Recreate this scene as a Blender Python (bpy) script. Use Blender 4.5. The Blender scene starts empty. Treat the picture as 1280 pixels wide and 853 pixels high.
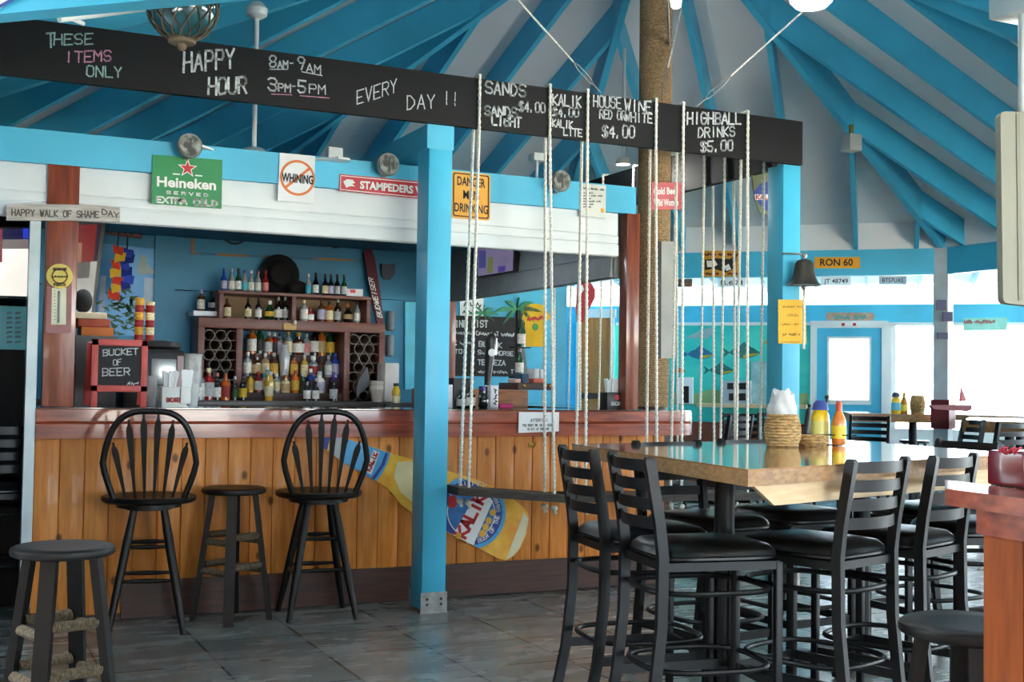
import bpy, bmesh, math, random
import numpy as np
from mathutils import Matrix, Vector
S = bpy.context.scene
COL = S.collection
PI = math.pi
random.seed(7)

# ------------------------------------------------------------------ camera
F = 1511.0
EYE = np.array([0.0, 0.0, 1.30])
PITCH, ROLL, YAW = (math.radians(a) for a in (2.121, 0.823, 25.347))
def cam_rows():
    cy, sy = math.cos(YAW), math.sin(YAW)
    fwd = np.array([sy * math.cos(PITCH), cy * math.cos(PITCH), math.sin(PITCH)])
    right = np.array([cy, -sy, 0.0])
    up = np.cross(right, fwd)
    c, s = math.cos(ROLL), math.sin(ROLL)
    return np.array([c * right + s * up, -(-s * right + c * up), fwd])
CM = cam_rows()
cd = bpy.data.cameras.new('camera')
cam = bpy.data.objects.new('camera', cd)
COL.objects.link(cam)
cd.sensor_width = 36.0
cd.lens = F / 1280.0 * 36.0
cd.clip_start, cd.clip_end = 0.05, 200
r0, d0, f0 = CM
cam.matrix_world = Matrix(((r0[0], -d0[0], -f0[0], EYE[0]), (r0[1], -d0[1], -f0[1], EYE[1]), (r0[2], -d0[2], -f0[2], EYE[2]), (0, 0, 0, 1)))
S.camera = cam

# ------------------------------------------------------------------ light
S.view_settings.view_transform = 'Standard'
S.view_settings.look = 'None'
S.view_settings.gamma = 1.0
S.view_settings.use_curve_mapping = False
S.view_settings.exposure = 2.6
w = bpy.data.worlds.new('sky')
S.world = w
w.use_nodes = True
bgn = w.node_tree.nodes['Background']
bgn.inputs['Color'].default_value = (0.74, 0.89, 1.0, 1)
bgn.inputs['Strength'].default_value = 3.0
sl = bpy.data.lights.new('sun', 'SUN'); sl.energy = 22.0; sl.angle = 0.03; sl.color = (1.0, 0.96, 0.9)
sun = bpy.data.objects.new('sun', sl); COL.objects.link(sun)
_e, _a = math.radians(38), math.radians(206)      # high, behind the camera
sun.rotation_euler = Vector((-math.sin(_a) * math.cos(_e), -math.cos(_a) * math.cos(_e), -math.sin(_e))).to_track_quat('-Z', 'Y').to_euler()
try:
    S.cycles.use_denoising = True
    S.cycles.max_bounces = 10
    S.cycles.diffuse_bounces = 5
    S.cycles.glossy_bounces = 4
    S.cycles.caustics_reflective = False
    S.cycles.caustics_refractive = False
    S.cycles.sample_clamp_indirect = 6.0
except Exception:
    pass

# a pixel of the 1280 x 853 frame to a point of a real plane in the room
def ray(x, y):
    return CM.T @ np.array([(x - 640) / F, (y - 426.5) / F, 1.0])
def onz(x, y, z):
    d = ray(x, y); return EYE + d * ((z - EYE[2]) / d[2])
def ony(x, y, Y):
    d = ray(x, y); return EYE + d * (Y / d[1])
def onx(x, y, X):
    d = ray(x, y); return EYE + d * (X / d[0])
def onpl(x, y, p, n):
    d = ray(x, y); return EYE + d * (np.dot(np.array(p) - EYE, n) / np.dot(d, n))

# ------------------------------------------------------------------ materials
def lin(c):
    return tuple(((v / 255) / 12.92 if v / 255 <= 0.04045 else ((v / 255 + 0.055) / 1.055) ** 2.4) for v in c)
MATS = {}
def mat(name, rgb, rough=0.6, metal=0.0, var=0.06, scale=6.0, bump=0.0, spec=0.5, stretch=(1, 1, 1), emit=0.0, alpha=1.0, trans=0.0, island=0.0, rgb2=None, coat=0.0, ramp=(0.35, 0.65), detail=3.0):
    if name in MATS: return MATS[name]
    m = bpy.data.materials.new(name); m.use_nodes = True
    nt = m.node_tree; N = nt.nodes; L = nt.links
    b = N['Principled BSDF']
    c = lin(rgb)
    tc = N.new('ShaderNodeTexCoord'); mp = N.new('ShaderNodeMapping')
    mp.inputs['Scale'].default_value = stretch
    L.new(tc.outputs['Object'], mp.inputs['Vector'])
    nz = N.new('ShaderNodeTexNoise'); nz.inputs['Scale'].default_value = scale; nz.inputs['Detail'].default_value = detail
    L.new(mp.outputs['Vector'], nz.inputs['Vector'])
    cr = N.new('ShaderNodeValToRGB')
    c2 = lin(rgb2) if rgb2 else tuple(v * (1 - 2 * var) for v in c)
    c1 = c if rgb2 else tuple(min(1, v * (1 + var)) for v in c)
    cr.color_ramp.elements[0].position = ramp[0]; cr.color_ramp.elements[0].color = (*c2, 1)
    cr.color_ramp.elements[1].position = ramp[1]; cr.color_ramp.elements[1].color = (*c1, 1)
    L.new(nz.outputs['Fac'], cr.inputs['Fac'])
    out = cr.outputs['Color']
    if island:
        g = N.new('ShaderNodeNewGeometry'); hs = N.new('ShaderNodeHueSaturation')
        mr = N.new('ShaderNodeMapRange'); mr.inputs['To Min'].default_value = 1 - island; mr.inputs['To Max'].default_value = 1 + island
        L.new(g.outputs['Random Per Island'], mr.inputs['Value']); L.new(mr.outputs['Result'], hs.inputs['Value'])
        L.new(out, hs.inputs['Color']); out = hs.outputs['Color']
    L.new(out, b.inputs['Base Color'])
    b.inputs['Roughness'].default_value = rough
    b.inputs['Metallic'].default_value = metal
    b.inputs['Specular IOR Level'].default_value = spec
    b.inputs['Coat Weight'].default_value = coat
    b.inputs['Coat Roughness'].default_value = 0.08
    if trans: b.inputs['Transmission Weight'].default_value = trans
    if alpha < 1: b.inputs['Alpha'].default_value = alpha
    if emit:
        L.new(out, b.inputs['Emission Color']); b.inputs['Emission Strength'].default_value = emit
    if bump:
        bp = N.new('ShaderNodeBump'); bp.inputs['Strength'].default_value = bump; bp.inputs['Distance'].default_value = 0.02
        L.new(nz.outputs['Fac'], bp.inputs['Height']); L.new(bp.outputs['Normal'], b.inputs['Normal'])
    MATS[name] = m
    return m
def wood(name, rgb, rgb2, stretch, rough=0.35, knots=0.0, island=0.12, coat=0.0, scale=5.0, spec=0.5):
    m = mat(name, rgb, rough=rough, rgb2=rgb2, stretch=stretch, scale=scale, island=island, coat=coat, ramp=(0.3, 0.7), detail=6.0, spec=spec)
    nt = m.node_tree; N = nt.nodes; L = nt.links
    b = N['Principled BSDF']
    src = b.inputs['Base Color'].links[0].from_socket
    if knots:
        tc = [n for n in N if n.type == 'TEX_COORD'][0]
        mp = N.new('ShaderNodeMapping'); mp.inputs['Rotation'].default_value = (PI / 2, 0, 0); mp.inputs['Scale'].default_value = (1.0, 1.0, 0.62)
        vo = N.new('ShaderNodeTexVoronoi'); vo.voronoi_dimensions = '2D'; vo.inputs['Scale'].default_value = 3.6
        L.new(tc.outputs['Object'], mp.inputs['Vector']); L.new(mp.outputs['Vector'], vo.inputs['Vector'])
        r = N.new('ShaderNodeValToRGB')
        r.color_ramp.elements[0].position = 0.035; r.color_ramp.elements[0].color = (1, 1, 1, 1)
        r.color_ramp.elements[1].position = 0.075; r.color_ramp.elements[1].color = (0, 0, 0, 1)
        L.new(vo.outputs['Distance'], r.inputs['Fac'])
        mx = N.new('ShaderNodeMix'); mx.data_type = 'RGBA'
        mu = N.new('ShaderNodeMath'); mu.operation = 'MULTIPLY'; mu.inputs[1].default_value = knots
        L.new(r.outputs['Color'], mu.inputs[0]); L.new(mu.outputs['Value'], mx.inputs['Factor'])
        L.new(src, mx.inputs['A']); mx.inputs['B'].default_value = (*lin((86, 40, 18)), 1)
        L.new(mx.outputs['Result'], b.inputs['Base Color'])
    return m

# ------------------------------------------------------------------ mesh builder
class MB:
    def __init__(s): s.v = []; s.f = []; s.m = []
    def add(s, vs, fs, mi=0):
        o = len(s.v); s.v += [tuple(map(float, p)) for p in vs]
        s.f += [tuple(i + o for i in f) for f in fs]; s.m += [mi] * len(fs)
        return s
    def box(s, a, b, mi=0):
        (x0, y0, z0), (x1, y1, z1) = a, b
        if x0 > x1: x0, x1 = x1, x0
        if y0 > y1: y0, y1 = y1, y0
        if z0 > z1: z0, z1 = z1, z0
        return s.add([(x0, y0, z0), (x1, y0, z0), (x1, y1, z0), (x0, y1, z0), (x0, y0, z1), (x1, y0, z1), (x1, y1, z1), (x0, y1, z1)],
                     [(3, 2, 1, 0), (4, 5, 6, 7), (0, 1, 5, 4), (1, 2, 6, 5), (2, 3, 7, 6), (3, 0, 4, 7)], mi)
    def bbox(s, a, b, r=0.006, mi=0):
        """box with chamfered edges: three crossed slabs of one hull"""
        bm = bmesh.new()
        c = [(a[i] + b[i]) / 2 for i in range(3)]; d = [abs(b[i] - a[i]) for i in range(3)]
        bmesh.ops.create_cube(bm, size=1.0, matrix=Matrix.Translation(c) @ Matrix.Diagonal((*d, 1)))
        r = min(r, 0.45 * min(d))
        bmesh.ops.bevel(bm, geom=list(bm.edges), offset=r, segments=2, affect='EDGES', profile=0.5)
        return s.bm(bm, mi)
    def bm(s, bm, mi=0):
        bm.verts.ensure_lookup_table(); bm.verts.index_update()
        s.add([v.co for v in bm.verts], [[v.index for v in f.verts] for f in bm.faces], mi)
        bm.free(); return s
    def beam(s, p, q, wd, ht, up=(0, 0, 1), mi=0, shift=(0, 0)):
        """rectangular bar from p to q; wd across, ht along up; shift moves the section across / up"""
        p, q = Vector(p), Vector(q); d = (q - p).normalized(); up = Vector(up)
        a = d.cross(up).normalized(); u = a.cross(d).normalized()
        o = a * shift[0] + u * shift[1]
        V = [e + o + a * sx * wd / 2 + u * sy * ht / 2 for e in (p, q) for sx, sy in ((-1, -1), (1, -1), (1, 1), (-1, 1))]
        return s.add(V, [(0, 1, 2, 3), (7, 6, 5, 4), (0, 4, 5, 1), (1, 5, 6, 2), (2, 6, 7, 3), (3, 7, 4, 0)], mi)
    def cyl(s, p, q, r0, r1=None, n=14, mi=0, cap=True):
        r1 = r0 if r1 is None else r1
        return s.tube([p, q], [r0, r1], n, mi, cap)
    def tube(s, pts, r, n=10, mi=0, cap=True, closed=False):
        P = [Vector(p) for p in pts]; k = len(P)
        R = list(r) if isinstance(r, (list, tuple)) else [r] * k
        o = len(s.v); up = None
        for i in range(k):
            if closed: d = P[(i + 1) % k] - P[i - 1]
            else: d = P[min(i + 1, k - 1)] - P[max(i - 1, 0)]
            d = d.normalized() if d.length > 1e-9 else Vector((0, 0, 1))
            if up is None:
                up = Vector((0, 0, 1)) if abs(d.z) < 0.9 else Vector((1, 0, 0))
            a = d.cross(up).normalized(); up = a.cross(d).normalized()
            for j in range(n):
                t = 2 * PI * j / n
                s.v.append(tuple(P[i] + (a * math.cos(t) + up * math.sin(t)) * R[i]))
        rng = range(k) if closed else range(k - 1)
        for i in rng:
            i2 = (i + 1) % k
            for j in range(n):
                j2 = (j + 1) % n
                s.f.append((o + i * n + j, o + i2 * n + j, o + i2 * n + j2, o + i * n + j2)); s.m.append(mi)
        if cap and not closed:
            s.f.append(tuple(o + j for j in range(n))); s.m.append(mi)
            s.f.append(tuple(o + (k - 1) * n + j for j in reversed(range(n)))); s.m.append(mi)
        return s
    def lathe(s, prof, c=(0, 0, 0), n=20, mi=0, sx=1.0, sy=1.0, mis=None):
        o = len(s.v); k = len(prof)
        for r, z in prof:
            for j in range(n):
                t = 2 * PI * j / n
                s.v.append((c[0] + r * sx * math.cos(t), c[1] + r * sy * math.sin(t), c[2] + z))
        for i in range(k - 1):
            for j in range(n):
                j2 = (j + 1) % n
                s.f.append((o + i * n + j, o + i * n + j2, o + (i + 1) * n + j2, o + (i + 1) * n + j)); s.m.append(mis[i] if mis else mi)
        s.f.append(tuple(o + j for j in reversed(range(n)))); s.m.append(mis[0] if mis else mi)
        s.f.append(tuple(o + (k - 1) * n + j for j in range(n))); s.m.append(mis[-1] if mis else mi)
        return s
    def prism(s, poly, ext, mi=0):
        """polygon of 3D points extruded by a vector"""
        P = [Vector(p) for p in poly]; e = Vector(ext); n = len(P)
        V = P + [p + e for p in P]
        fs = [tuple(range(n)), tuple(reversed(range(n, 2 * n)))]
        fs += [(i, i + n, (i + 1) % n + n, (i + 1) % n) for i in range(n)]
        return s.add(V, fs, mi)
    def sphere(s, c, r, n=16, k=10, mi=0, sc=(1, 1, 1)):
        prof = [(max(1e-4, r * math.sin(PI * i / k)), -r * math.cos(PI * i / k)) for i in range(k + 1)]
        o = len(s.v); s.lathe(prof, (0, 0, 0), n, mi)
        for i in range(o, len(s.v)):
            x, y, z = s.v[i]; s.v[i] = (c[0] + x * sc[0], c[1] + y * sc[1], c[2] + z * sc[2])
        return s
    def disc(s, c, r, nrm, th, n=24, mi=0):
        c = Vector(c); nn = Vector(nrm).normalized()
        return s.cyl(c, c + nn * th, r, r, n, mi)
    def mesh(s, name, mats, smooth=35):
        me = bpy.data.meshes.new(name)
        me.from_pydata(s.v, [], s.f)
        for m in mats: me.materials.append(m)
        me.polygons.foreach_set('material_index', s.m)
        bm = bmesh.new(); bm.from_mesh(me); bmesh.ops.recalc_face_normals(bm, faces=bm.faces); bm.to_mesh(me); bm.free()
        if smooth:
            me.polygons.foreach_set('use_smooth', [True] * len(me.polygons))
            me.set_sharp_from_angle(angle=math.radians(smooth))
        me.update()
        return me

def wm(o):
    l = Matrix.Translation(o.location) @ o.rotation_euler.to_matrix().to_4x4()
    return wm(o.parent) @ o.matrix_parent_inverse @ l if o.parent else l
def obj(name, mb, m, parent=None, label=None, cat=None, group=None, kind=None, smooth=35, world=True):
    mats = m if isinstance(m, (list, tuple)) else [m]
    me = mb.mesh(name, mats, smooth)
    o = bpy.data.objects.new(name, me); COL.objects.link(o)
    if parent is None and kind != 'structure' and mb.v:
        # a thing that is one mesh: its origin goes to its base
        a = np.array(mb.v); c = Vector(((a[:, 0].min() + a[:, 0].max()) / 2, (a[:, 1].min() + a[:, 1].max()) / 2, a[:, 2].min()))
        me.transform(Matrix.Translation(-c)); o.location = c
    if parent is not None:
        o.parent = parent
        if world: o.matrix_parent_inverse = wm(parent).inverted()
    tag(o, label, cat, group, kind)
    return o
def tag(o, label=None, cat=None, group=None, kind=None):
    if label: o['label'] = label
    if cat: o['category'] = cat
    if group: o['group'] = group
    if kind: o['kind'] = kind
    return o
def thing(name, label, cat, loc=(0, 0, 0), rotz=0.0, group=None, kind=None):
    o = bpy.data.objects.new(name, None); COL.objects.link(o)
    o.empty_display_size = 0.1
    o.location = tuple(float(v) for v in loc); o.rotation_euler = (0, 0, rotz)
    return tag(o, label, cat, group, kind)
def dup(root, loc, rotz, label, group=None):
    r = root.copy(); COL.objects.link(r)
    r.location = tuple(float(v) for v in loc); r.rotation_euler = (0, 0, rotz); r['label'] = label
    if group: r['group'] = group
    for ch in list(root.children):
        c = ch.copy(); COL.objects.link(c); c.parent = r
        for g in list(ch.children):
            d = g.copy(); COL.objects.link(d); d.parent = c
    return r

# ------------------------------------------------------------------ lettering
GL = {'A': '00 26 40|12 32', 'B': '00 06 36 45 44 33 03|33 42 41 30 00', 'C': '45 36 16 05 01 10 30 41', 'D': '00 06 26 44 42 20 00', 'E': '46 06 00 40|03 33',
      'F': '46 06 00|03 33', 'G': '45 36 16 05 01 10 30 41 43 23', 'H': '00 06|40 46|03 43', 'I': '20 26', 'J': '36 31 20 10 01', 'K': '00 06|46 03 40', 'L': '06 00 40',
      'M': '00 06 23 46 40', 'N': '00 06 40 46', 'O': '16 05 01 10 30 41 45 36 16', 'P': '00 06 36 45 44 33 03', 'Q': '16 05 01 10 30 41 45 36 16|22 40', 'R': '00 06 36 45 44 33 03|23 40',
      'S': '45 36 16 05 04 13 33 42 41 30 10 01', 'T': '06 46|20 26', 'U': '06 01 10 30 41 46', 'V': '06 20 46', 'W': '06 10 24 30 46', 'X': '00 46|06 40', 'Y': '06 23 46|23 20', 'Z': '06 46 00 40',
      '0': '16 05 01 10 30 41 45 36 16', '1': '15 26 20', '2': '05 16 36 45 44 00 40', '3': '05 16 36 45 44 33 13|33 42 41 30 10 01', '4': '30 36 02 42', '5': '46 06 03 33 42 41 30 10 01',
      '6': '46 26 03 01 10 30 41 42 33 03', '7': '06 46 10', '8': '13 04 05 16 36 45 44 33 13 02 01 10 30 41 42 33', '9': '20 45 36 16 05 04 13 33 44', '$': '45 36 16 05 04 13 33 42 41 30 10 01|20 26',
      '!': '26 22|20 21', '.': '10 11', '-': '13 33', ':': '21 22|24 25', "'": '26 25', ' ': '', '*': '24 25',
      '^': '00 24 31 45', '%': '04 11 32 40', '#': '02 23 31 44', '@': '01 14 30 42', '&': '04 20 34 41'}
rl = random.Random(3)
def strokes(mb, text, o, u, v, thick, fill=0.74, jit=0.0, mi=0):
    """text from o along u (whole run) with cap height v, as flat strokes on the plane of u and v"""
    o, u, v = np.array(o, float), np.array(u, float), np.array(v, float)
    n = max(1, len(text)); cw = u / n
    ud = u / np.linalg.norm(u); vd = v / np.linalg.norm(v)
    for i, ch in enumerate(text):
        g = GL.get(ch.upper(), '')
        if not g: continue
        sc = 0.72 if ch.islower() else 1.0
        for line in g.split('|'):
            P = []
            for t in line.split():
                a, b = int(t[0]) / 4.0, int(t[1]) / 6.0 * sc
                a += rl.uniform(-jit, jit); b += rl.uniform(-jit, jit) * 0.7
                P.append(o + cw * (i + (1 - fill) / 2 + a * fill) + v * b)
            for p, q in zip(P, P[1:]):
                d = q - p; L = np.linalg.norm(d)
                if L < 1e-6: continue
                d = d / L; du, dv = np.dot(d, ud), np.dot(d, vd)
                nn = -dv * ud + du * vd
                e = d * thick * 0.45; h = nn * thick / 2
                mb.add([p - e - h, q + e - h, q + e + h, p - e + h], [(0, 1, 2, 3)], mi)
    return mb
def tpx(mb, text, p0, p1, hpx, at, thick=None, jit=0.0, mi=0, fill=0.74):
    """run of text whose baseline goes from pixel p0 to p1 on the plane at(x, y); hpx is the cap height"""
    a, b = np.array(at(*p0)), np.array(at(*p1))
    t = np.array(at(p0[0] + hpx * 0.012, p0[1] - hpx))
    v = t - a
    th = thick or np.linalg.norm(v) * 0.14
    return strokes(mb, text, a, b - a, v, th, fill, jit, mi)
def font_mesh(mb, text, o, u, v, bold=0.0, mi=0):
    """filled type from o along u with cap height v"""
    cu = bpy.data.curves.new('type', 'FONT'); cu.body = text; cu.size = 1.0; cu.offset = bold; cu.resolution_u = 3
    to = bpy.data.objects.new('type', cu); COL.objects.link(to)
    dg = bpy.context.evaluated_depsgraph_get(); dg.update()
    me = bpy.data.meshes.new_from_object(to.evaluated_get(dg))
    V = np.array([p.co[:] for p in me.vertices]).reshape(-1, 3)
    bpy.data.objects.remove(to); bpy.data.curves.remove(cu)
    if len(V):
        x0, x1 = V[:, 0].min(), V[:, 0].max()
        o, u, v = np.array(o, float), np.array(u, float), np.array(v, float)
        pts = [o + u * (p[0] - x0) / (x1 - x0) + v * (p[1] / 0.72) for p in V]
        mb.add(pts, [tuple(f.vertices) for f in me.polygons], mi)
    bpy.data.meshes.remove(me)
    return mb
def fpx(mb, text, p0, p1, hpx, at, bold=0.0, mi=0):
    a, b = np.array(at(*p0)), np.array(at(*p1)); t = np.array(at(p0[0] + hpx * 0.012, p0[1] - hpx))
    return font_mesh(mb, text, a, b - a, t - a, bold, mi)
def planeY(Y): return lambda x, y: ony(x, y, Y)
def planeX(X): return lambda x, y: onx(x, y, X)

# ------------------------------------------------------------------ colours of the place
BLUE = mat('blue_paint', (72, 188, 226), rough=0.42, var=0.05, scale=2.5)
WHITE = mat('white_paint', (226, 232, 234), rough=0.45, var=0.03, scale=3)
CEIL = mat('white_ceiling_board', (236, 236, 238), rough=0.7, var=0.03, scale=0.8)
BLACKB = mat('blackboard', (18, 19, 22), rough=0.55, spec=.25, var=0.12, scale=2.2, stretch=(1, 1, 3))
BLACKM = mat('black_metal', (17, 18, 20), rough=0.42, spec=.3, var=0.08, scale=5)
BLACKV = mat('black_vinyl', (13, 14, 15), rough=0.33, var=0.1, scale=30)
BLACKW = mat('black_painted_wood', (15, 13, 13), rough=0.42, spec=.3, var=0.2, scale=14)
BLACKP = mat('black_plastic', (18, 18, 20), rough=0.4)
CHALK = mat('chalk', (206, 212, 214), rough=0.9, var=0.16, scale=60)
CHALKP = mat('pink_chalk', (200, 140, 170), rough=0.9, var=0.16, scale=60)
CHALKG = mat('green_chalk', (150, 185, 180), rough=0.9, var=0.16, scale=60)
ROPE = mat('white_rope', (240, 238, 226), rough=0.85, var=0.12, scale=90, bump=0.4)
STEEL = mat('brushed_steel', (170, 172, 172), rough=0.28, metal=0.9)
GALV = mat('galvanised_steel', (150, 150, 148), rough=0.45, metal=0.7, var=0.12, scale=20)
ALU = mat('pale_aluminium', (168, 180, 182), rough=0.35, metal=0.3)
PINE = wood('knotty_pine', (228, 150, 70), (200, 118, 46), (9, 9, 0.9), rough=0.5, knots=0.85, island=0.16, coat=0.12, spec=.3)
REDW = wood('varnished_redwood', (172, 76, 42), (116, 42, 22), (0.7, 5, 9), rough=0.25, island=0.08, coat=0.55, spec=.4)
REDWV = wood('varnished_redwood_post', (150, 76, 48), (110, 50, 32), (10, 10, 0.8), rough=0.3, island=0.06, coat=0.4)
DARKW = wood('dark_stained_board', (84, 46, 34), (52, 30, 24), (0.8, 4, 10), rough=0.5, island=0.06)
TABW = wood('pale_table_wood', (186, 142, 98), (146, 104, 66), (1.2, 9, 9), rough=0.12, island=0.1, coat=1.0)
TABE = wood('table_edge_wood', (178, 136, 92), (136, 98, 62), (6, 6, 14), rough=0.5, island=0.12)
PALEW = wood('pale_apron_wood', (232, 204, 164), (214, 182, 138), (1, 6, 12), rough=0.55, island=0.04)
GREYW = wood('weathered_plank', (200, 194, 186), (160, 154, 148), (2, 8, 14), rough=0.85, island=0.05)
SWINGW = wood('swing_plank', (70, 62, 56), (44, 38, 34), (1.5, 8, 10), rough=0.7, island=0.08)
JUTE = mat('jute_wrap', (166, 138, 102), rough=0.95, var=0.18, scale=80, bump=0.5)
JUTE2 = mat('dull_jute_cord', (112, 98, 80), rough=0.95, var=0.2, scale=80, bump=0.4)
BASKET = mat('woven_straw', (214, 178, 122), rough=0.9, var=0.22, scale=38, stretch=(1, 1, 2.4), bump=0.6)
PAPER = mat('white_paper', (236, 238, 240), rough=0.8, var=0.02)
INK = mat('black_print', (26, 26, 28), rough=0.7)
WPRINT = mat('white_print', (240, 240, 238), rough=0.6, var=0.02)
RED = mat('red_print', (206, 34, 40), rough=0.5)
BLUEP = mat('blue_print', (34, 62, 150), rough=0.5)
GOLD = mat('gold_print', (222, 168, 48), rough=0.5)
AMBER = mat('amber_sign', (236, 166, 30), rough=0.45, var=0.03)
GLASSCLR = mat('clear_bottle_glass', (190, 200, 200), rough=0.08, trans=0.6)
BRASS = mat('brass', (190, 150, 70), rough=0.3, metal=0.9)

# ------------------------------------------------------------------ floor and ground
def floor_mat():
    m = bpy.data.materials.new('slate_floor_tile'); m.use_nodes = True
    nt = m.node_tree; N = nt.nodes; L = nt.links; b = N['Principled BSDF']
    tc = N.new('ShaderNodeTexCoord')
    mp = N.new('ShaderNodeMapping'); mp.inputs['Location'].default_value = (-0.181 + 5.12, -0.008 + 10.24, 0)
    L.new(tc.outputs['Object'], mp.inputs['Vector'])
    br = N.new('ShaderNodeTexBrick'); br.offset = 0.0; br.squash = 1.0
    br.inputs['Scale'].default_value = 1.0; br.inputs['Brick Width'].default_value = 0.512; br.inputs['Row Height'].default_value = 0.512
    br.inputs['Mortar Size'].default_value = 0.0055; br.inputs['Mortar Smooth'].default_value = 0.1; br.inputs['Bias'].default_value = 0
    br.inputs['Color1'].default_value = (0.78, 0.78, 0.78, 1); br.inputs['Color2'].default_value = (1.15, 1.15, 1.15, 1); br.inputs['Mortar'].default_value = (0.16, 0.16, 0.15, 1)
    L.new(mp.outputs['Vector'], br.inputs['Vector'])
    m2 = N.new('ShaderNodeMapping'); m2.inputs['Scale'].default_value = (1.2, 3.2, 1)
    L.new(tc.outputs['Object'], m2.inputs['Vector'])
    nz = N.new('ShaderNodeTexNoise'); nz.inputs['Scale'].default_value = 1.7; nz.inputs['Detail'].default_value = 5; nz.inputs['Roughness'].default_value = 0.62
    L.new(m2.outputs['Vector'], nz.inputs['Vector'])
    cr = N.new('ShaderNodeValToRGB'); e = cr.color_ramp.elements
    e[0].position = 0.28; e[0].color = (*lin((114, 117, 114)), 1); e[1].position = 0.74; e[1].color = (*lin((150, 155, 154)), 1)
    x = e.new(0.5); x.color = (*lin((132, 133, 129)), 1)
    L.new(nz.outputs['Fac'], cr.inputs['Fac'])
    mx = N.new('ShaderNodeMix'); mx.data_type = 'RGBA'; mx.blend_type = 'MULTIPLY'; mx.inputs['Factor'].default_value = 1.0
    L.new(cr.outputs['Color'], mx.inputs['A']); L.new(br.outputs['Color'], mx.inputs['B']); L.new(mx.outputs['Result'], b.inputs['Base Color'])
    rr = N.new('ShaderNodeMapRange'); rr.inputs['To Min'].default_value = 0.2; rr.inputs['To Max'].default_value = 0.34
    L.new(nz.outputs['Fac'], rr.inputs['Value']); L.new(rr.outputs['Result'], b.inputs['Roughness'])
    return m
CX, CY = 4.43, 7.09            # the mast stands at the middle of the eight-sided roof
APO, RAD = 5.05, 5.47
HB, HT = 2.516, 2.79           # header underside and top
APEX = 4.80
OUT = 7.8
RD = 0.27                      # depth of the rafters
def azd(a): a = math.radians(a); return np.array([math.sin(a), math.cos(a)])
def azt(a): a = math.radians(a); return np.array([math.cos(a), -math.sin(a)])
NRM = [-2.4 + 45 * k for k in range(8)]
def op(n, a, s, z):
    """point of the building: side with outward azimuth n, distance a from the mast, s along the side"""
    p = np.array([CX, CY]) + azd(n) * a + azt(n) * s
    return (p[0], p[1], z)
def slab(b, n, a, s0, s1, z0, z1, th=0.12, mi=0):
    b.prism([op(n, a, s0, z0), op(n, a, s1, z0), op(n, a, s1, z1), op(n, a, s0, z1)], (*(azd(n) * th), 0), mi)
b = MB(); b.box((-9, -7, -0.12), (16.5, 19, 0)); obj('floor', b, floor_mat(), kind='structure')
b = MB(); b.box((-70, -70, -0.4), (80, 90, -0.3)); obj('ground', b, mat('pale_sand', (226, 218, 200), rough=0.9), kind='structure')

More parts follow.
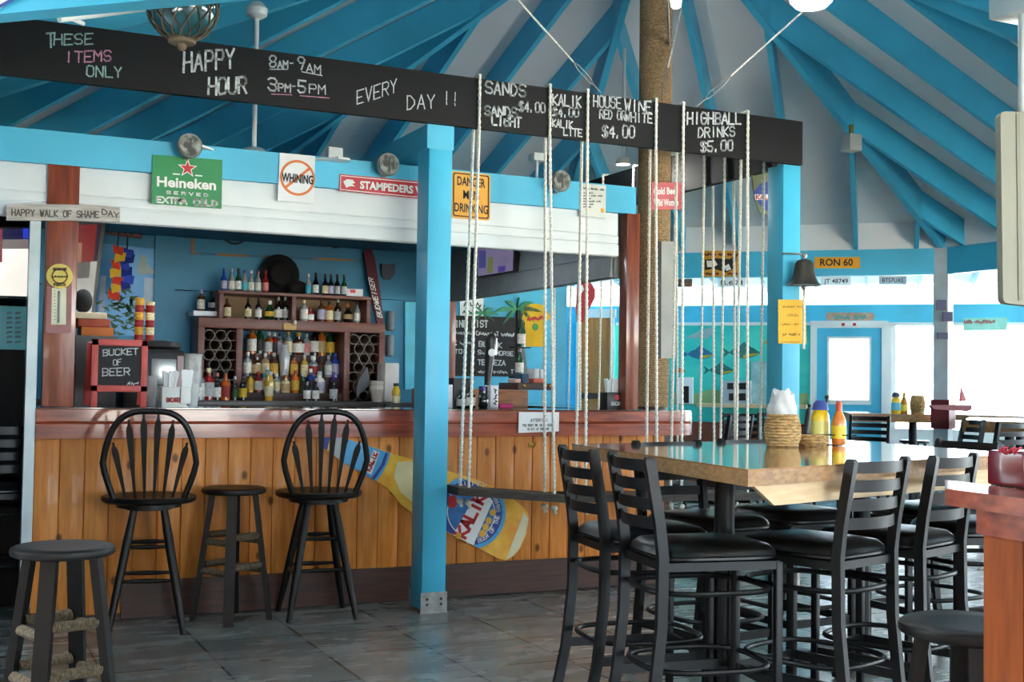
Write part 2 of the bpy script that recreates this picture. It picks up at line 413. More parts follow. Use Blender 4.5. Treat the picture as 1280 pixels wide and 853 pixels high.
# ------------------------------------------------------------------ roof
ceiling = obj('ceiling', (lambda b: [b.prism([op(n, APO + 0.02, -2.1, HT + RD), op(n, APO + 0.02, 2.1, HT + RD), (CX, CY, APEX + RD)], (0, 0, 0.05)) for n in NRM] and b)(MB()), CEIL, kind='structure')
ring = MB()
for k, n in enumerate(NRM):
    if k in (0, 7, 6): continue
    o = OUT if k in (1, 2) else 12.2
    zo = 2.55
    t = math.tan(PI / 8)
    ring.prism([op(n, APO, -APO * t, HT + RD), op(n, APO, APO * t, HT + RD), op(n, o, o * t, zo + 0.11), op(n, o, -o * t, zo + 0.11)], (0, 0, 0.05))
obj('ceiling_porch', ring, CEIL, kind='structure')
SL = (APEX - HT) / APO
for k, n in enumerate(NRM):
    for i in range(-3, 4):
        s = i * 0.61
        a0 = max(0.12, abs(s) / math.tan(PI / 8))
        if a0 > APO - 0.15: continue
        b = MB()
        z = lambda a: HT + (APO - a) * SL
        pq = []
        for a in (APO + 0.03, a0):
            for ds in (-0.022, 0.022):
                pq.append((op(n, a, s + ds, z(a)), op(n, a, s + ds, z(a) + RD - 0.002)))
        V = [p for q in pq for p in q]
        b.add(V, [(0, 2, 3, 1), (4, 5, 7, 6), (0, 1, 5, 4), (2, 6, 7, 3), (0, 4, 6, 2), (1, 3, 7, 5)])
        obj('rafter', b, BLUE, parent=ceiling)
    # the hip between this side and the next
    h = n + 22.5
    b = MB(); hs = (APEX - HT) / RAD
    V = []
    for a in (RAD + 0.03, 0.1):
        for ds in (-0.03, 0.03):
            q = np.array([CX, CY]) + azd(h) * a + azt(h) * ds
            zz = HT + (RAD - a) * hs - 0.03
            V += [(q[0], q[1], zz), (q[0], q[1], zz + RD + 0.028)]
    b.add(V, [(0, 2, 3, 1), (4, 5, 7, 6), (0, 1, 5, 4), (2, 6, 7, 3), (0, 4, 6, 2), (1, 3, 7, 5)])
    obj('hip_rafter', b, BLUE, parent=ceiling)
    # the header under the rafter feet
    b = MB(); t = math.tan(PI / 8)
    zb, zt = (HB, HT) if k != 5 else (2.452, 2.73)
    b.prism([op(n, APO - 0.04, -(APO - 0.04) * t, zb), op(n, APO + 0.04, -(APO + 0.04) * t, zb), op(n, APO + 0.04, (APO + 0.04) * t, zb), op(n, APO - 0.04, (APO - 0.04) * t, zb)], (0, 0, zt - zb))
    obj('header_beam', b, BLUE, parent=ceiling)
    b = MB(); slab(b, n, APO - .01, -(APO - .01) * t, (APO - .01) * t, zt, HT + RD + .02, .03); obj('blocking_board', b, CEIL, parent=ceiling)
    if k in (1, 2, 3, 5):
        for i in range(-4, 5):
            s = i * 0.61 + 0.08
            o = OUT - 0.05 if k in (1, 2) else 9.5
            b = MB(); V = []
            for a, zz in ((APO + 0.05, HT + 0.03), (o, 2.53)):
                for ds in (-0.02, 0.02): V += [op(n, a, s + ds, zz), op(n, a, s + ds, zz + 0.13)]
            b.add(V, [(0, 2, 3, 1), (4, 5, 7, 6), (0, 1, 5, 4), (2, 6, 7, 3), (0, 4, 6, 2), (1, 3, 7, 5)])
            obj('porch_rafter', b, BLUE, parent=ceiling)

# ------------------------------------------------------------------ far walls
PLW = lambda n, a: (lambda x, y: onpl(x, y, op(n, a, 0, 1), np.array([*azd(n), 0.0])))
NA, NB = NRM[1], NRM[2]          # the mural and door side, and the window side to its right
wA = PLW(NA, OUT)
t8 = math.tan(PI / 8)
def along(n, p): return float(np.dot(np.array(p[:2]) - np.array([CX, CY]), azt(n)))
sa = lambda x, y=450: along(NA, wA(x, y))
za = lambda x, y: float(wA(x, y)[2])
sM0, sM1 = sa(838), sa(1011)
sD0, sD1 = sa(1019), sa(1104)
BT, BB = 2.40, 2.17
b = MB()
slab(b, NA, OUT, -OUT * t8, OUT * t8, BB, BT)                      # blue beam over everything
obj('wall_beam', b, BLUE, kind='structure')
b = MB(); slab(b, NA, OUT + 0.02, sa(766), sD0 - 0.02, 0, BB, 0.1)
# the sea mural is painted on the board wall
def sea_mat():
    m = mat('sea_mural_paint', (36, 196, 190), rough=0.55, rgb2=(70, 214, 200), scale=1.1, stretch=(1, 1, 3))
    return m
wall_mural = obj('wall_back', b, sea_mat(), kind='structure')
b = MB(); slab(b, NA, OUT - 0.015, sa(770), sD0 - 0.02, 2.135, 2.175, 0.03); obj('trim_1', b, WHITE, kind='structure')
b = MB(); slab(b, NA, OUT - 0.012, sa(770), sD0 - 0.05, 0, 0.86, 0.03); obj('wall_wainscot', b, wood('wainscot', (150, 78, 52), (120, 58, 38), (6, 6, 1), rough=0.5), kind='structure')
# the door
b = MB()
zdt = 2.10
for s0, s1, z0, z1 in ((sD0 - 0.06, sD0 + 0.02, 0, zdt + 0.07), (sD1 - 0.02, sD1 + 0.1, 0, BB), (sD0 - 0.06, sD1 + 0.06, zdt, zdt + 0.09)):
    slab(b, NA, OUT - 0.03, s0, s1, z0, z1, 0.1)
door = obj('door_1', b, WHITE, kind='structure')
b = MB(); gs0, gs1 = sa(1034), sa(1089); gz0 = za(1060, 506); gz1 = za(1060, 421)
for s0, s1, z0, z1 in ((sD0 + 0.02, gs0, 0.02, zdt), (gs1, sD1 - 0.02, 0.02, zdt), (gs0, gs1, gz1, zdt), (gs0, gs1, 0.02, gz0)):
    slab(b, NA, OUT, s0, s1, z0, z1, 0.045)
obj('leaf', b, BLUE, parent=door)
b = MB()
for s0, s1, z0, z1 in ((gs0, gs0 + 0.03, gz0, gz1), (gs1 - 0.03, gs1, gz0, gz1), (gs0, gs1, gz0, gz0 + 0.06), (gs0, gs1, gz1 - 0.03, gz1)):
    slab(b, NA, OUT - 0.012, s0, s1, z0, z1, 0.06)
obj('glazing_bead', b, WHITE, parent=door)
GLAZ = mat('window_glass', (235, 245, 248), rough=0.02, alpha=0.08, spec=0.3)
b = MB(); slab(b, NA, OUT + 0.02, gs0 + 0.02, gs1 - 0.02, gz0 + 0.02, gz1 - 0.02, 0.006); obj('pane', b, GLAZ, parent=door)
b = MB(); kp = op(NA, OUT - 0.05, (gs1 + sD1) / 2, 1.0); b.sphere(kp, 0.035); b.cyl(kp, op(NA, OUT, (gs1 + sD1) / 2, 1.0), 0.012); obj('door_knob', b, STEEL, parent=door)
# windows: open shutters' width of glass down to a low wall
def window(name, n, s0, s1, z0, z1, a):
    b = MB()
    for q in ((s0, s0 + 0.05, z0, z1), (s1 - 0.05, s1, z0, z1), (s0, s1, z0, z0 + 0.05), (s0, s1, z1 - 0.04, z1)):
        slab(b, n, a, *q, 0.08)
    f = obj(name, b, WHITE, kind='structure')
    b = MB(); slab(b, n, a + 0.04, s0 + 0.04, s1 - 0.04, z0 + 0.04, z1 - 0.03, 0.006); obj('pane', b, GLAZ, parent=f)
sE = OUT * t8
window('window_1', NA, sD1 + 0.1, sE, 0.78, BB, OUT)
b = MB(); slab(b, NA, OUT, sD1 + 0.1, sE, 0, 0.78); slab(b, NB, OUT, -sE, sE, 0, 0.78); obj('wall_right', b, WHITE, kind='structure')
for i in (0, 1, 2):
    window('window_%d' % (2, 4, 5)[i], NB, -sE + i * 2 * sE / 3, -sE + (i + 1) * 2 * sE / 3, 0.78, BB, OUT)  # side out of view; all its windows opened to brighten the ceiling
b = MB(); slab(b, NB, OUT, -sE, sE, BB, BT); obj('wall_beam_right', b, BLUE, kind='structure')
# the palm wall and the wall that closes the corner behind the bar, both under the roof header
PALM = 4.9
b = MB(); slab(b, NRM[0], PALM, -2.6, 1.98, 0, HB + 0.3, 0.1); obj('wall_palm', b, mat('bright_blue_wall', (52, 178, 216), rough=0.5), kind='structure')
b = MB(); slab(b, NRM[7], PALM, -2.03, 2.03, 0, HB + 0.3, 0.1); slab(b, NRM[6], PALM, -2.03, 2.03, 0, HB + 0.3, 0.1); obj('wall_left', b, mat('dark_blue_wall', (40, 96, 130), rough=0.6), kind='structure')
# the side behind the viewer: a board wall with one opening over a sill, widened for light on the bar, and the closed left end
b = MB()
for x0, x1, z0, z1 in ((-4.5, 2.1, 0, 2.9), (8.4, 12.4, 0, 2.9), (2.1, 8.4, 0, 0.62), (2.1, 8.4, 2.5, 2.9)): b.box((x0, -5.1, z0), (x1, -5.0, z1))
for q in ((-5.1, -2.6, 0, 2.9), (2.6, 5.1, 0, 2.9), (-2.6, 2.6, 0, 0.9), (-2.6, 2.6, 2.35, 2.9)): slab(b, NRM[3], 12.0, *q)  # added unseen right end: blocks side light, its gap lifts the ceiling
obj('wall_front', b, mat('warm_board_wall', (150, 120, 96), rough=0.6), kind='structure')
b = MB(); b.box((-4.6, -5.1, 0), (-4.5, 9.0, 2.9)); obj('wall_side', b, MATS['warm_board_wall'], kind='structure')
# eaves added out of view to cut the light at the far windows
b = MB()
for n in (NA, NB):
    b.prism([op(n, OUT + .05, -OUT * t8, 2.62), op(n, OUT + .05, OUT * t8, 2.62), op(n, OUT + 3.2, (OUT + 3.2) * t8, 2.43), op(n, OUT + 3.2, -(OUT + 3.2) * t8, 2.43)], (0, 0, .04))
obj('ceiling_eaves_added', b, CEIL, kind='structure')
b = MB(); _p, _q = np.array([CX, CY]) + azd(NRM[0] + 22.5) * (RAD + .1), np.array([CX, CY]) + azd(NRM[0] + 22.5) * (OUT / math.cos(PI / 8) + .1)
b.prism([(*_p, 0), (*_q, 0), (*_q, 2.7), (*_p, 2.9)], (-.08, .03, 0)); obj('wall_end_added', b, MATS['bright_blue_wall'], kind='structure')  # wall added out of view to keep outside light off the mural
# posts at the roof corners
def corner_post(az, wd, m, z1=HT, z0=0.0):
    q = np.array([CX, CY]) + azd(az) * RAD
    b = MB(); u, v = azd(az) * wd / 2, azt(az) * wd / 2
    b.prism([(*(q - u - v), z0), (*(q + u - v), z0), (*(q + u + v), z0), (*(q - u + v), z0)], (0, 0, z1 - z0))
    return b, q
b, q = corner_post(NRM[0] + 22.5, 0.27, BLUE); obj('corner_post', b, BLUE, label='blue square post between the palm wall and the orange door', cat='post')
b, q = corner_post(NRM[1] + 22.5, 0.15, WHITE)
col_white = thing('corner_post', 'pale grey square post carrying the roof corner before the bright windows', 'post', (q[0], q[1], 0))
obj('shaft', b, mat('grey_white_paint', (196, 206, 212), rough=0.5), parent=col_white)
b, q = corner_post(NRM[1] + 22.5, 0.19, WHITE, 1.22, 0.92); obj('red_band', b, mat('dark_red_paint', (120, 36, 44), rough=0.5), parent=col_white)
pB = lambda x, y: onpl(x, y, (q[0] - 0.1, q[1] - 0.1, 1), np.array([0.428, 0.904, 0.0]))
for x0, y0, x1, y1 in ((1171, 375, 1183, 388), (1179, 390, 1191, 402), (1172, 416, 1185, 424)):
    b = MB(); b.prism([pB(x0, y0), pB(x1, y0), pB(x1, y1), pB(x0, y1)], (0.01, 0.02, 0))
    obj('sticker', b, mat('navy_sticker', (40, 42, 84), rough=0.5), parent=col_white)

# ------------------------------------------------------------------ swing frame: two posts, the long blackboard and the one behind it
def post(x0, x1, y0, y1, z1, label, bracket=True, m=BLUE):
    t = thing('frame_post', label, 'post', ((x0 + x1) / 2, (y0 + y1) / 2, 0))
    b = MB(); b.bbox((x0, y0, 0.02), (x1, y1, z1), 0.004); obj('shaft', b, m, parent=t)
    if bracket:
        b = MB()
        b.box((x0 - 0.008, y0 - 0.006, 0), (x1 + 0.008, y0, 0.118)); b.box((x0 - 0.008, y1, 0), (x1 + 0.008, y1 + 0.006, 0.118))
        b.box((x0 - 0.012, y0 - 0.012, 0), (x1 + 0.012, y1 + 0.012, 0.006))
        br = obj('foot_bracket', b, GALV, parent=t)
        for dx, z in ((0.03, .05), (0.03, .08), (x1 - x0 - .03, .05), (x1 - x0 - .03, .08)):
            b = MB(); b.cyl((x0 + dx, y0 - 0.012, z), (x0 + dx, y0 - 0.006, z), 0.008, n=6)
            obj('bolt', b, mat('dark_bolt', (60, 56, 52), rough=0.5, metal=0.6), parent=br)
    return t
post_c = post(2.512, 2.657, 6.45, 6.63, 2.66, 'bright blue square post with steel foot standing before the bar')
b = MB(); b.box((2.50, 6.452, 2.66), (2.665, 7.65, 2.80)); b.prism([(2.50, 7.65, 2.66), (2.50, 7.65, 2.80), (2.50, 7.72, 2.80)], (0.165, 0, 0)); obj('cross_beam', b, BLUE, parent=post_c)
post_r = post(5.035, 5.178, 6.452, 6.62, 2.80, 'bright blue square post with the yellow notice and the bell')
BY = 6.43
BPL = planeY(BY - 0.002)
board = thing('chalkboard_beam', 'long black chalkboard beam with happy hour prices over the swings', 'chalkboard', (2.45, 6.45, 2.80))
b = MB(); b.box((-0.6, BY, 2.802), (5.174, BY + 0.04, 3.095)); obj('board', b, BLACKB, parent=board)
T = lambda t, p0, p1, h, m, th=None: tpx(m, t, p0, p1, h, BPL, th, 0.05)
cw, cp, cg = MB(), MB(), MB()
T('T', (57, 59), (70, 58), 17, cg); T('HESE', (66, 56), (117, 55), 13, cg); T('ITEMS', (80, 78), (140, 76), 13, cp); T('ONLY', (107, 95), (153, 97), 13, cg)
T('HAPPY', (228, 90), (294, 85), 24, cw, 0.012); T('HOUR', (259, 118), (309, 116), 20, cw, 0.012)
T('8', (336, 84), (346, 84), 14, cw); T('am-', (346, 85), (368, 85), 12, cw); T('9', (371, 85), (382, 88), 15, cw); T('AM', (382, 90), (402, 93), 11, cw)
T('3', (334, 112), (347, 114), 15, cw, 0.01); T('pm', (347, 114), (364, 115), 13, cw); T('-', (364, 114), (371, 114), 12, cw); T('5', (371, 115), (383, 116), 15, cw, 0.01); T('PM', (385, 116), (408, 118), 11, cw)
for p, q in (((337, 87), (360, 87)), ((377, 90), (403, 95))): T('-', p, q, 1, cw)
for p, q in (((339, 117), (365, 118)), ((375, 119), (412, 122))):
    cp.prism([BPL(*p), BPL(*q), BPL(q[0], q[1] + 1.2), BPL(p[0], p[1] + 1.2)], (0, 0.001, 0))
for p, q in (((337, 86), (360, 86)), ((377, 89), (403, 94))):
    cw.prism([BPL(*p), BPL(*q), BPL(q[0], q[1] + 1.2), BPL(p[0], p[1] + 1.2)], (0, 0.001, 0))
T('EVERY', (445, 131), (497, 115), 17, cw, 0.007); T('DAY', (507, 137), (545, 135), 17, cw, 0.007); T('!!', (553, 130), (574, 132), 16, cw, 0.006)
T('SANDS', (606, 116), (658, 121), 15, cw, 0.011); T('SANDS', (605, 144), (647, 147), 12, cw, 0.011); T('LIGHT', (614, 156), (652, 159), 12, cw, 0.011)
T('$4.00', (648, 139), (682, 141), 12, cw, 0.009)
T('KALIK', (690, 131), (727, 134), 13, cw, 0.01); T('$4.00', (690, 146), (724, 146), 11, cw, 0.01); T('KALIK', (690, 158), (716, 161), 9, cw, 0.009); T('LITE', (704, 169), (728, 171), 9, cw, 0.009)
T('HOUSE', (741, 133), (777, 136), 14, cw, 0.009); T('WINE', (780, 138), (815, 141), 14, cw, 0.009); T('RED OR', (749, 148), (782, 150), 11, cw, 0.009); T('WHITE', (781, 151), (816, 154), 11, cw, 0.009)
T('$4.00', (752, 172), (794, 172), 15, cw, 0.01)
T('HIGHBALL', (858, 155), (927, 155), 14, cw, 0.012); T('DRINKS', (872, 172), (919, 170), 12, cw, 0.01); T('$5.00', (875, 190), (917, 188), 13, cw, 0.011)
obj('white_chalk_lettering', cw, CHALK, parent=board); obj('pink_chalk_lettering', cp, CHALKP, parent=board); obj('green_chalk_lettering', cg, CHALKG, parent=board)
sb = thing('chalkboard_beam', 'black board over the side swings running back from the post', 'chalkboard', (5.1, 8.6, 2.80))
b = MB(); b.box((5.09, 6.65, 2.80), (5.14, 11.2, 3.10)); obj('board', b, BLACKB, parent=sb)
def turnbuckle(p, q, label):
    t = thing('guy_wire', label, 'wire', q)
    p, q = Vector(p), Vector(q); k = q + (p - q) * 0.34
    b = MB(); b.tube([p, k], 0.006, 8); obj('rope', b, ROPE, parent=t)
    b = MB(); d = (q - k); sd = d.cross(Vector((0, 1, 0))).normalized() * 0.014
    for s in (-1, 1): b.tube([k, k + d * 0.2 + sd * s, k + d * 0.6 + sd * s, k + d * 0.75], 0.0035, 6)
    b.tube([k + d * 0.75, q], 0.005, 6)
    obj('turnbuckle', b, GALV, parent=t)
Wp = lambda x, y, z, Y: ony(x, y, Y)
turnbuckle(ony(640, -8, 5.9), ony(751, 116, 6.45), 'taut white guy wire going up left from the chalkboard')
turnbuckle(ony(851, 12, 7.05), ony(826, 126, 6.45), 'guy wire rising to the rope-wrapped mast')
turnbuckle(ony(1004, 14, 6.0), ony(868, 136, 6.45), 'taut white guy wire going up right from the chalkboard')

# ------------------------------------------------------------------ swings
def rope_pts(p, q, n=2): return [Vector(p) + (Vector(q) - Vector(p)) * i / n for i in range(n + 1)]
def twist(b, p, q, r):
    """a laid rope: three strands wound round its axis"""
    p, q = Vector(p), Vector(q); L = (q - p).length; n = max(4, int(L / 0.035))
    d = (q - p).normalized(); a = d.cross(Vector((1, 0.2, 0))).normalized(); c = d.cross(a)
    for k in range(3):
        pts = []
        for i in range(n + 1):
            t = i / n; an = 2 * PI * (t * L / 0.105 + k / 3)
            pts.append(p + (q - p) * t + (a * math.cos(an) + c * math.sin(an)) * r * 0.52)
        b.tube(pts, r * 0.6, 5, cap=True)
def swing(label, ends, seat, group, front=True):
    """ends: for each end (top of near strand, top of far strand, seat hole near, seat hole far); seat: four lower corners"""
    c = np.mean([np.array(p) for p in seat], axis=0)
    t = thing('bar_swing', label, 'swing', c, 0, group)
    P = [Vector(p) for p in seat]
    b = MB(); b.prism(P, (0, 0, 0.045)); obj('seat_plank', b, SWINGW, parent=t)
    for near, far, hn, hf in ends:
        b = MB(); near, far = Vector(near), Vector(far); hn, hf = Vector(hn), Vector(hf)
        # over the beam, down both faces and through the plank
        twist(b, hn, (near.x, near.y, 2.8), 0.0105); twist(b, (near.x, near.y, 2.8), near, 0.0105); twist(b, near, far, 0.0105); twist(b, far, hf, 0.0105)
        obj('rope', b, ROPE, parent=t)
        for h in (hn, hf):
            b = MB(); z0 = h.z - 0.115
            b.sphere((h.x, h.y, z0 + 0.055), 0.022, 10, 8, sc=(1, 1, 0.8)); b.tube([(h.x, h.y, z0 + 0.05), (h.x + 0.012, h.y, z0 + 0.02)], 0.011, 8)
            obj('knot', b, ROPE, parent=t)
ZT = 3.112
YN, YF = BY - 0.012, BY + 0.055
def X_at(px_, py_, Y): return float(ony(px_, py_, Y)[0])
def front_swing(label, pxl, pxr, bl, br, zl, zr):
    xl, xr = X_at(pxl[0], pxl[1], YN), X_at(pxr[0], pxr[1], YN)
    hl, hr = X_at(bl, 610, YN), X_at(br, 615, YN)
    zat = lambda x: zl + (zr - zl) * (x - hl) / (hr - hl)
    e = [((xl, YN, ZT), (xl, YF, ZT), (hl, YN - 0.01, zat(hl) + 0.02), (hl, YF + 0.05, zat(hl) + 0.02)),
         ((xr, YN, ZT), (xr, YF, ZT), (hr, YN - 0.01, zat(hr) + 0.02), (hr, YF + 0.05, zat(hr) + 0.02))]
    x0, x1 = hl - 0.09, hr + 0.09
    swing(label, e, [(x0, YN - 0.07, zat(x0)), (x1, YN - 0.07, zat(x1)), (x1, YF + 0.12, zat(x1)), (x0, YF + 0.12, zat(x0))], 'rope swings along the bar front')
front_swing('rope swing before the big bottle picture', (600, 94), (688, 106), 585, 692, 0.665, 0.615)
front_swing('middle rope swing hanging left of the house wine price', (735, 113), (820.5, 126), 731, 820, 0.61, 0.60)
front_swing('rope swing under the highball price beside the blue post', (854.5, 131), (935, 143), 851, 933, 0.60, 0.59)
def side_swing(label, y0, y1, z):
    xn, xf = 5.078, 5.152
    e = [((xn, y, ZT), (xf, y, ZT), (xn - 0.02, y, z + 0.02), (xf + 0.04, y, z + 0.02)) for y in (y0, y1)]
    swing(label, e, [(xn - 0.09, y0 - 0.09, z), (xn - 0.09, y1 + 0.09, z), (xf + 0.11, y1 + 0.09, z), (xf + 0.11, y0 - 0.09, z)], 'rope swings along the bar side')
side_swing('first side rope swing behind the blue post with the notice', 6.72, 7.18, 0.6)
side_swing('second side rope swing from the blue post with the notice', 7.44, 7.93, 0.54)
side_swing('third side rope swing seen left of the brown bar post', 8.45, 8.95, 0.58)
side_swing('farthest side rope swing near the orange door', 9.5, 10.0, 0.58)

# ------------------------------------------------------------------ the bar
bar = thing('bar_counter', 'long pine-fronted bar counter with a thick varnished top', 'bar counter', (2.5, 7.1, 0))
YP = 6.88
b = MB(); x = 0.47; i = 0
while x < 4.38:
    x1 = min(4.40, x + 0.128)
    z0 = 0.03 if x < 0.9 else 0.20
    b.bbox((x + 0.0015, YP, z0), (x1 - 0.0015, YP + 0.025, 0.995), 0.005)
    x = x1
b.box((0.47, YP + 0.012, 0.03), (4.40, YP + 0.04, 0.99))
obj('pine_panelling', b, PINE, parent=bar)
b = MB(); b.box((4.40, YP + 0.005, 0.2), (4.47, YP + 0.05, 0.99)); b.box((4.42, YP + 0.04, 0), (4.46, 9.85, 0.99))
obj('side_panel', b, DARKW, parent=bar)
b = MB(); b.box((0.93, YP - 0.015, 0.006), (4.48, YP + 0.02, 0.205)); b.box((0.47, YP, 0), (0.93, YP + 0.02, 0.035)); obj('kick_board', b, DARKW, parent=bar)
def rounded_L(x0, x1, y0, y1, xi, yi, r, n=10):
    P = [(x0, y0)]
    P += [(x1 - r + r * math.sin(PI / 2 * i / n), y0 + r - r * math.cos(PI / 2 * i / n)) for i in range(n + 1)]
    P += [(x1, y1), (xi, y1), (xi, yi), (x0, yi)]
    return P
def L_slab(b, P, z0, z1):
    n = len(P)
    V = [(p[0], p[1], z0) for p in P] + [(p[0], p[1], z1) for p in P]
    fs = [(i, (i + 1) % n, (i + 1) % n + n, i + n) for i in range(n)]
    # the L is split in two leaves for its faces
    for o in (0, n):
        fs += [tuple(o + j for j in list(range(n - 4)) + [n - 2, n - 1]), tuple(o + j for j in (n - 5, n - 4, n - 3, n - 2))]
    b.add(V, fs); return b
TOP = rounded_L(0.47, 4.69, 6.83, 9.85, 4.05, 7.36, 0.24)
b = MB(); L_slab(b, TOP, 1.125, 1.15)
obj('countertop', b, mat('dark_glossy_countertop', (62, 50, 44), rough=0.12, coat=0.8), parent=bar)
b = MB()
E0 = rounded_L(0.47, 4.69, 6.825, 9.85, 4.05, 7.36, 0.24)[:-3]
V = []
sec = [(0.0, 0.985), (0.0, 1.062), (0.006, 1.07), (0.0, 1.078), (0.0, 1.140), (-0.012, 1.1505)]
n = len(E0)
for off, z in sec:
    for j, p in enumerate(E0):
        a = E0[max(0, j - 1)]; c = E0[min(n - 1, j + 1)]
        tx, ty = c[0] - a[0], c[1] - a[1]; l = math.hypot(tx, ty) or 1
        V.append((p[0] + ty / l * off, p[1] - tx / l * off, z))
fs = [(i * n + j, i * n + j + 1, (i + 1) * n + j + 1, (i + 1) * n + j) for i in range(len(sec) - 1) for j in range(n - 1)]
b.add(V, fs)
obj('counter_edge', b, REDW, parent=bar, smooth=12)
# brown posts standing on the counter
def bar_post(x0, x1, label):
    b = MB(); b.bbox((x0, 6.85, 1.152), (x1, 6.95, 2.455), 0.004)
    return obj('bar_post', b, REDWV, label=label, cat='post')
bp = bar_post(0.497, 0.657, 'wide varnished brown post with a thermometer at the bar corner')
bar_post(4.075, 4.172, 'narrow varnished brown post at the bar corner before the mast')
# fascia
fas = thing('bar_fascia', 'blue and white painted fascia over the bar opening', 'fascia', (1.8, 6.9, 2.16))
b = MB(); b.box((-0.9, 6.845, 2.447), (4.135, 6.95, 2.625)); obj('blue_beam', b, BLUE, parent=fas)
def clap(b, horiz, a0, a1, f, z0, z1, n, out):
    """overlapping boards; f is the face position, out the direction of the face"""
    h = (z1 - z0) / n
    for i in range(n):
        za, zb = z0 + i * h, z0 + (i + 1) * h
        if horiz: b.add([(a0, f + out * 0.012, za), (a1, f + out * 0.012, za), (a1, f, zb), (a0, f, zb), (a0, f - out * 0.02, za), (a1, f - out * 0.02, za), (a1, f - out * 0.02, zb), (a0, f - out * 0.02, zb)], [(0, 1, 2, 3), (5, 4, 7, 6), (4, 5, 1, 0), (3, 2, 6, 7), (0, 3, 7, 4), (1, 5, 6, 2)])
        else: b.add([(f + out * 0.012, a0, za), (f + out * 0.012, a1, za), (f, a1, zb), (f, a0, zb), (f - out * 0.02, a0, za), (f - out * 0.02, a1, za), (f - out * 0.02, a1, zb), (f - out * 0.02, a0, zb)], [(0, 1, 2, 3), (5, 4, 7, 6), (4, 5, 1, 0), (3, 2, 6, 7), (0, 3, 7, 4), (1, 5, 6, 2)])
b = MB(); b.box((-0.9, 6.885, 2.16), (4.02, 6.93, 2.447))
for z0, z1, d in ((2.162, 2.235, 0.012), (2.245, 2.295, 0.007), (2.30, 2.447, 0.0)):
    b.bbox((-0.9, 6.878 - d, z0), (4.02, 6.90, z1), 0.005)
obj('white_boards', b, WHITE, parent=fas)
soffit = thing('bar_soffit', 'grey boarded inner face of the fascia along the right side of the bar', 'fascia', (4.05, 8.3, 2.03))
b = MB(); clap(b, False, 6.96, 9.78, 4.02, 2.03, 2.62, 4, -1); b.box((4.03, 6.96, 2.03), (4.10, 9.78, 2.62))
obj('soffit_side', b, mat('grey_white_board', (136, 144, 146), rough=0.5), parent=soffit)
b = MB(); b.bbox((3.97, 9.76, 1.155), (4.08, 9.86, 2.62), 0.004); obj('bar_post', b, REDWV, label='thin reddish post at the far corner of the bar opening', cat='post')
# the room behind the counter
YBW = 9.86
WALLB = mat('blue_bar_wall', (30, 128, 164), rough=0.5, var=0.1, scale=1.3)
b = MB()
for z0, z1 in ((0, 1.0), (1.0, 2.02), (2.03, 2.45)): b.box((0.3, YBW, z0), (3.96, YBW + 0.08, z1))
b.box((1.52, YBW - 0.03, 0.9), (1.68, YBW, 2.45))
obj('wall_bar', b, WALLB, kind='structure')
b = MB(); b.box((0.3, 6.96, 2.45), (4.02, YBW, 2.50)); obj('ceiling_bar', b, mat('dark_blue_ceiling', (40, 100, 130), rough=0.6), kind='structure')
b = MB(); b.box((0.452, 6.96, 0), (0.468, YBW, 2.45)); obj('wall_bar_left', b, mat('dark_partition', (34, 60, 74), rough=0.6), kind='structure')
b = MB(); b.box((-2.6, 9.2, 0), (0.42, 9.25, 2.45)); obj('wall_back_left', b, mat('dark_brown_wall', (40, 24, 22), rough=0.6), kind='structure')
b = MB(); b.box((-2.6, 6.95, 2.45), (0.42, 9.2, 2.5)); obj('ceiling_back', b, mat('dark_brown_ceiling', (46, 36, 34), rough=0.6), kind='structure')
b = MB(); b.box((0.415, 6.84, 0.1), (0.468, 6.95, 2.16)); obj('trim_2', b, ALU, kind='structure')
WT = 1.155
LAMPW = 2.2
# interior worktop behind the counter
b = MB(); b.bbox((0.5, 9.24, WT - .05), (3.48, YBW - .02, WT), 0.006); b.box((0.5, 9.30, 0), (3.48, YBW - .02, WT - .05))
obj('back_worktop', b, mat('dark_worktop', (70, 66, 64), rough=0.3), label='dark worktop along the wall behind the bar under the bottles', cat='worktop')

# tube lamps added out of sight behind the fascia to brighten the bar
for x in (1.25, 3.0):
    t = thing('added_bar_lamp', '%s of the two added tube lamps on the bar ceiling behind the fascia' % ('left' if x < 2 else 'right'), 'lamp', (x, 7.9, 2.40), 0, 'tube lamps on the bar ceiling')
    b = MB(); b.bbox((x - .6, 7.86, 2.425), (x + .6, 7.94, 2.449), .006); obj('housing', b, WHITE, parent=t)
    b = MB(); b.tube([(x - .57, 7.9, 2.41), (x + .57, 7.9, 2.41)], .013, 10); obj('tube', b, mat('lit_tube', (245, 248, 255), emit=1.0, var=0.0), parent=t)
    ld = bpy.data.lights.new('added_tube_light', 'AREA'); ld.shape = 'RECTANGLE'; ld.size = 1.15; ld.size_y = .05; ld.energy = LAMPW; ld.color = (.86, .94, 1.0)
    lo = bpy.data.objects.new('added_tube_light', ld); COL.objects.link(lo); lo.location = (0, 0, -.012); lo.parent = t

# mast
mast = thing('rope_wrapped_mast', 'thick round mast wrapped in jute rope beside the bar corner', 'mast', (CX, CY, 0))
b = MB(); prof = []
z = 1.17
while z < 4.95:
    prof += [(0.110, z), (0.1145, z + 0.006), (0.110, z + 0.012)]; z += 0.0125
b.lathe(prof, (CX, CY, 0), 28); obj('jute_wrapping', b, JUTE, parent=mast, smooth=0)
b = MB(); b.cyl((CX, CY, 1.152), (CX, CY, 4.98), 0.104, n=24); obj('pole', b, DARKW, parent=mast)

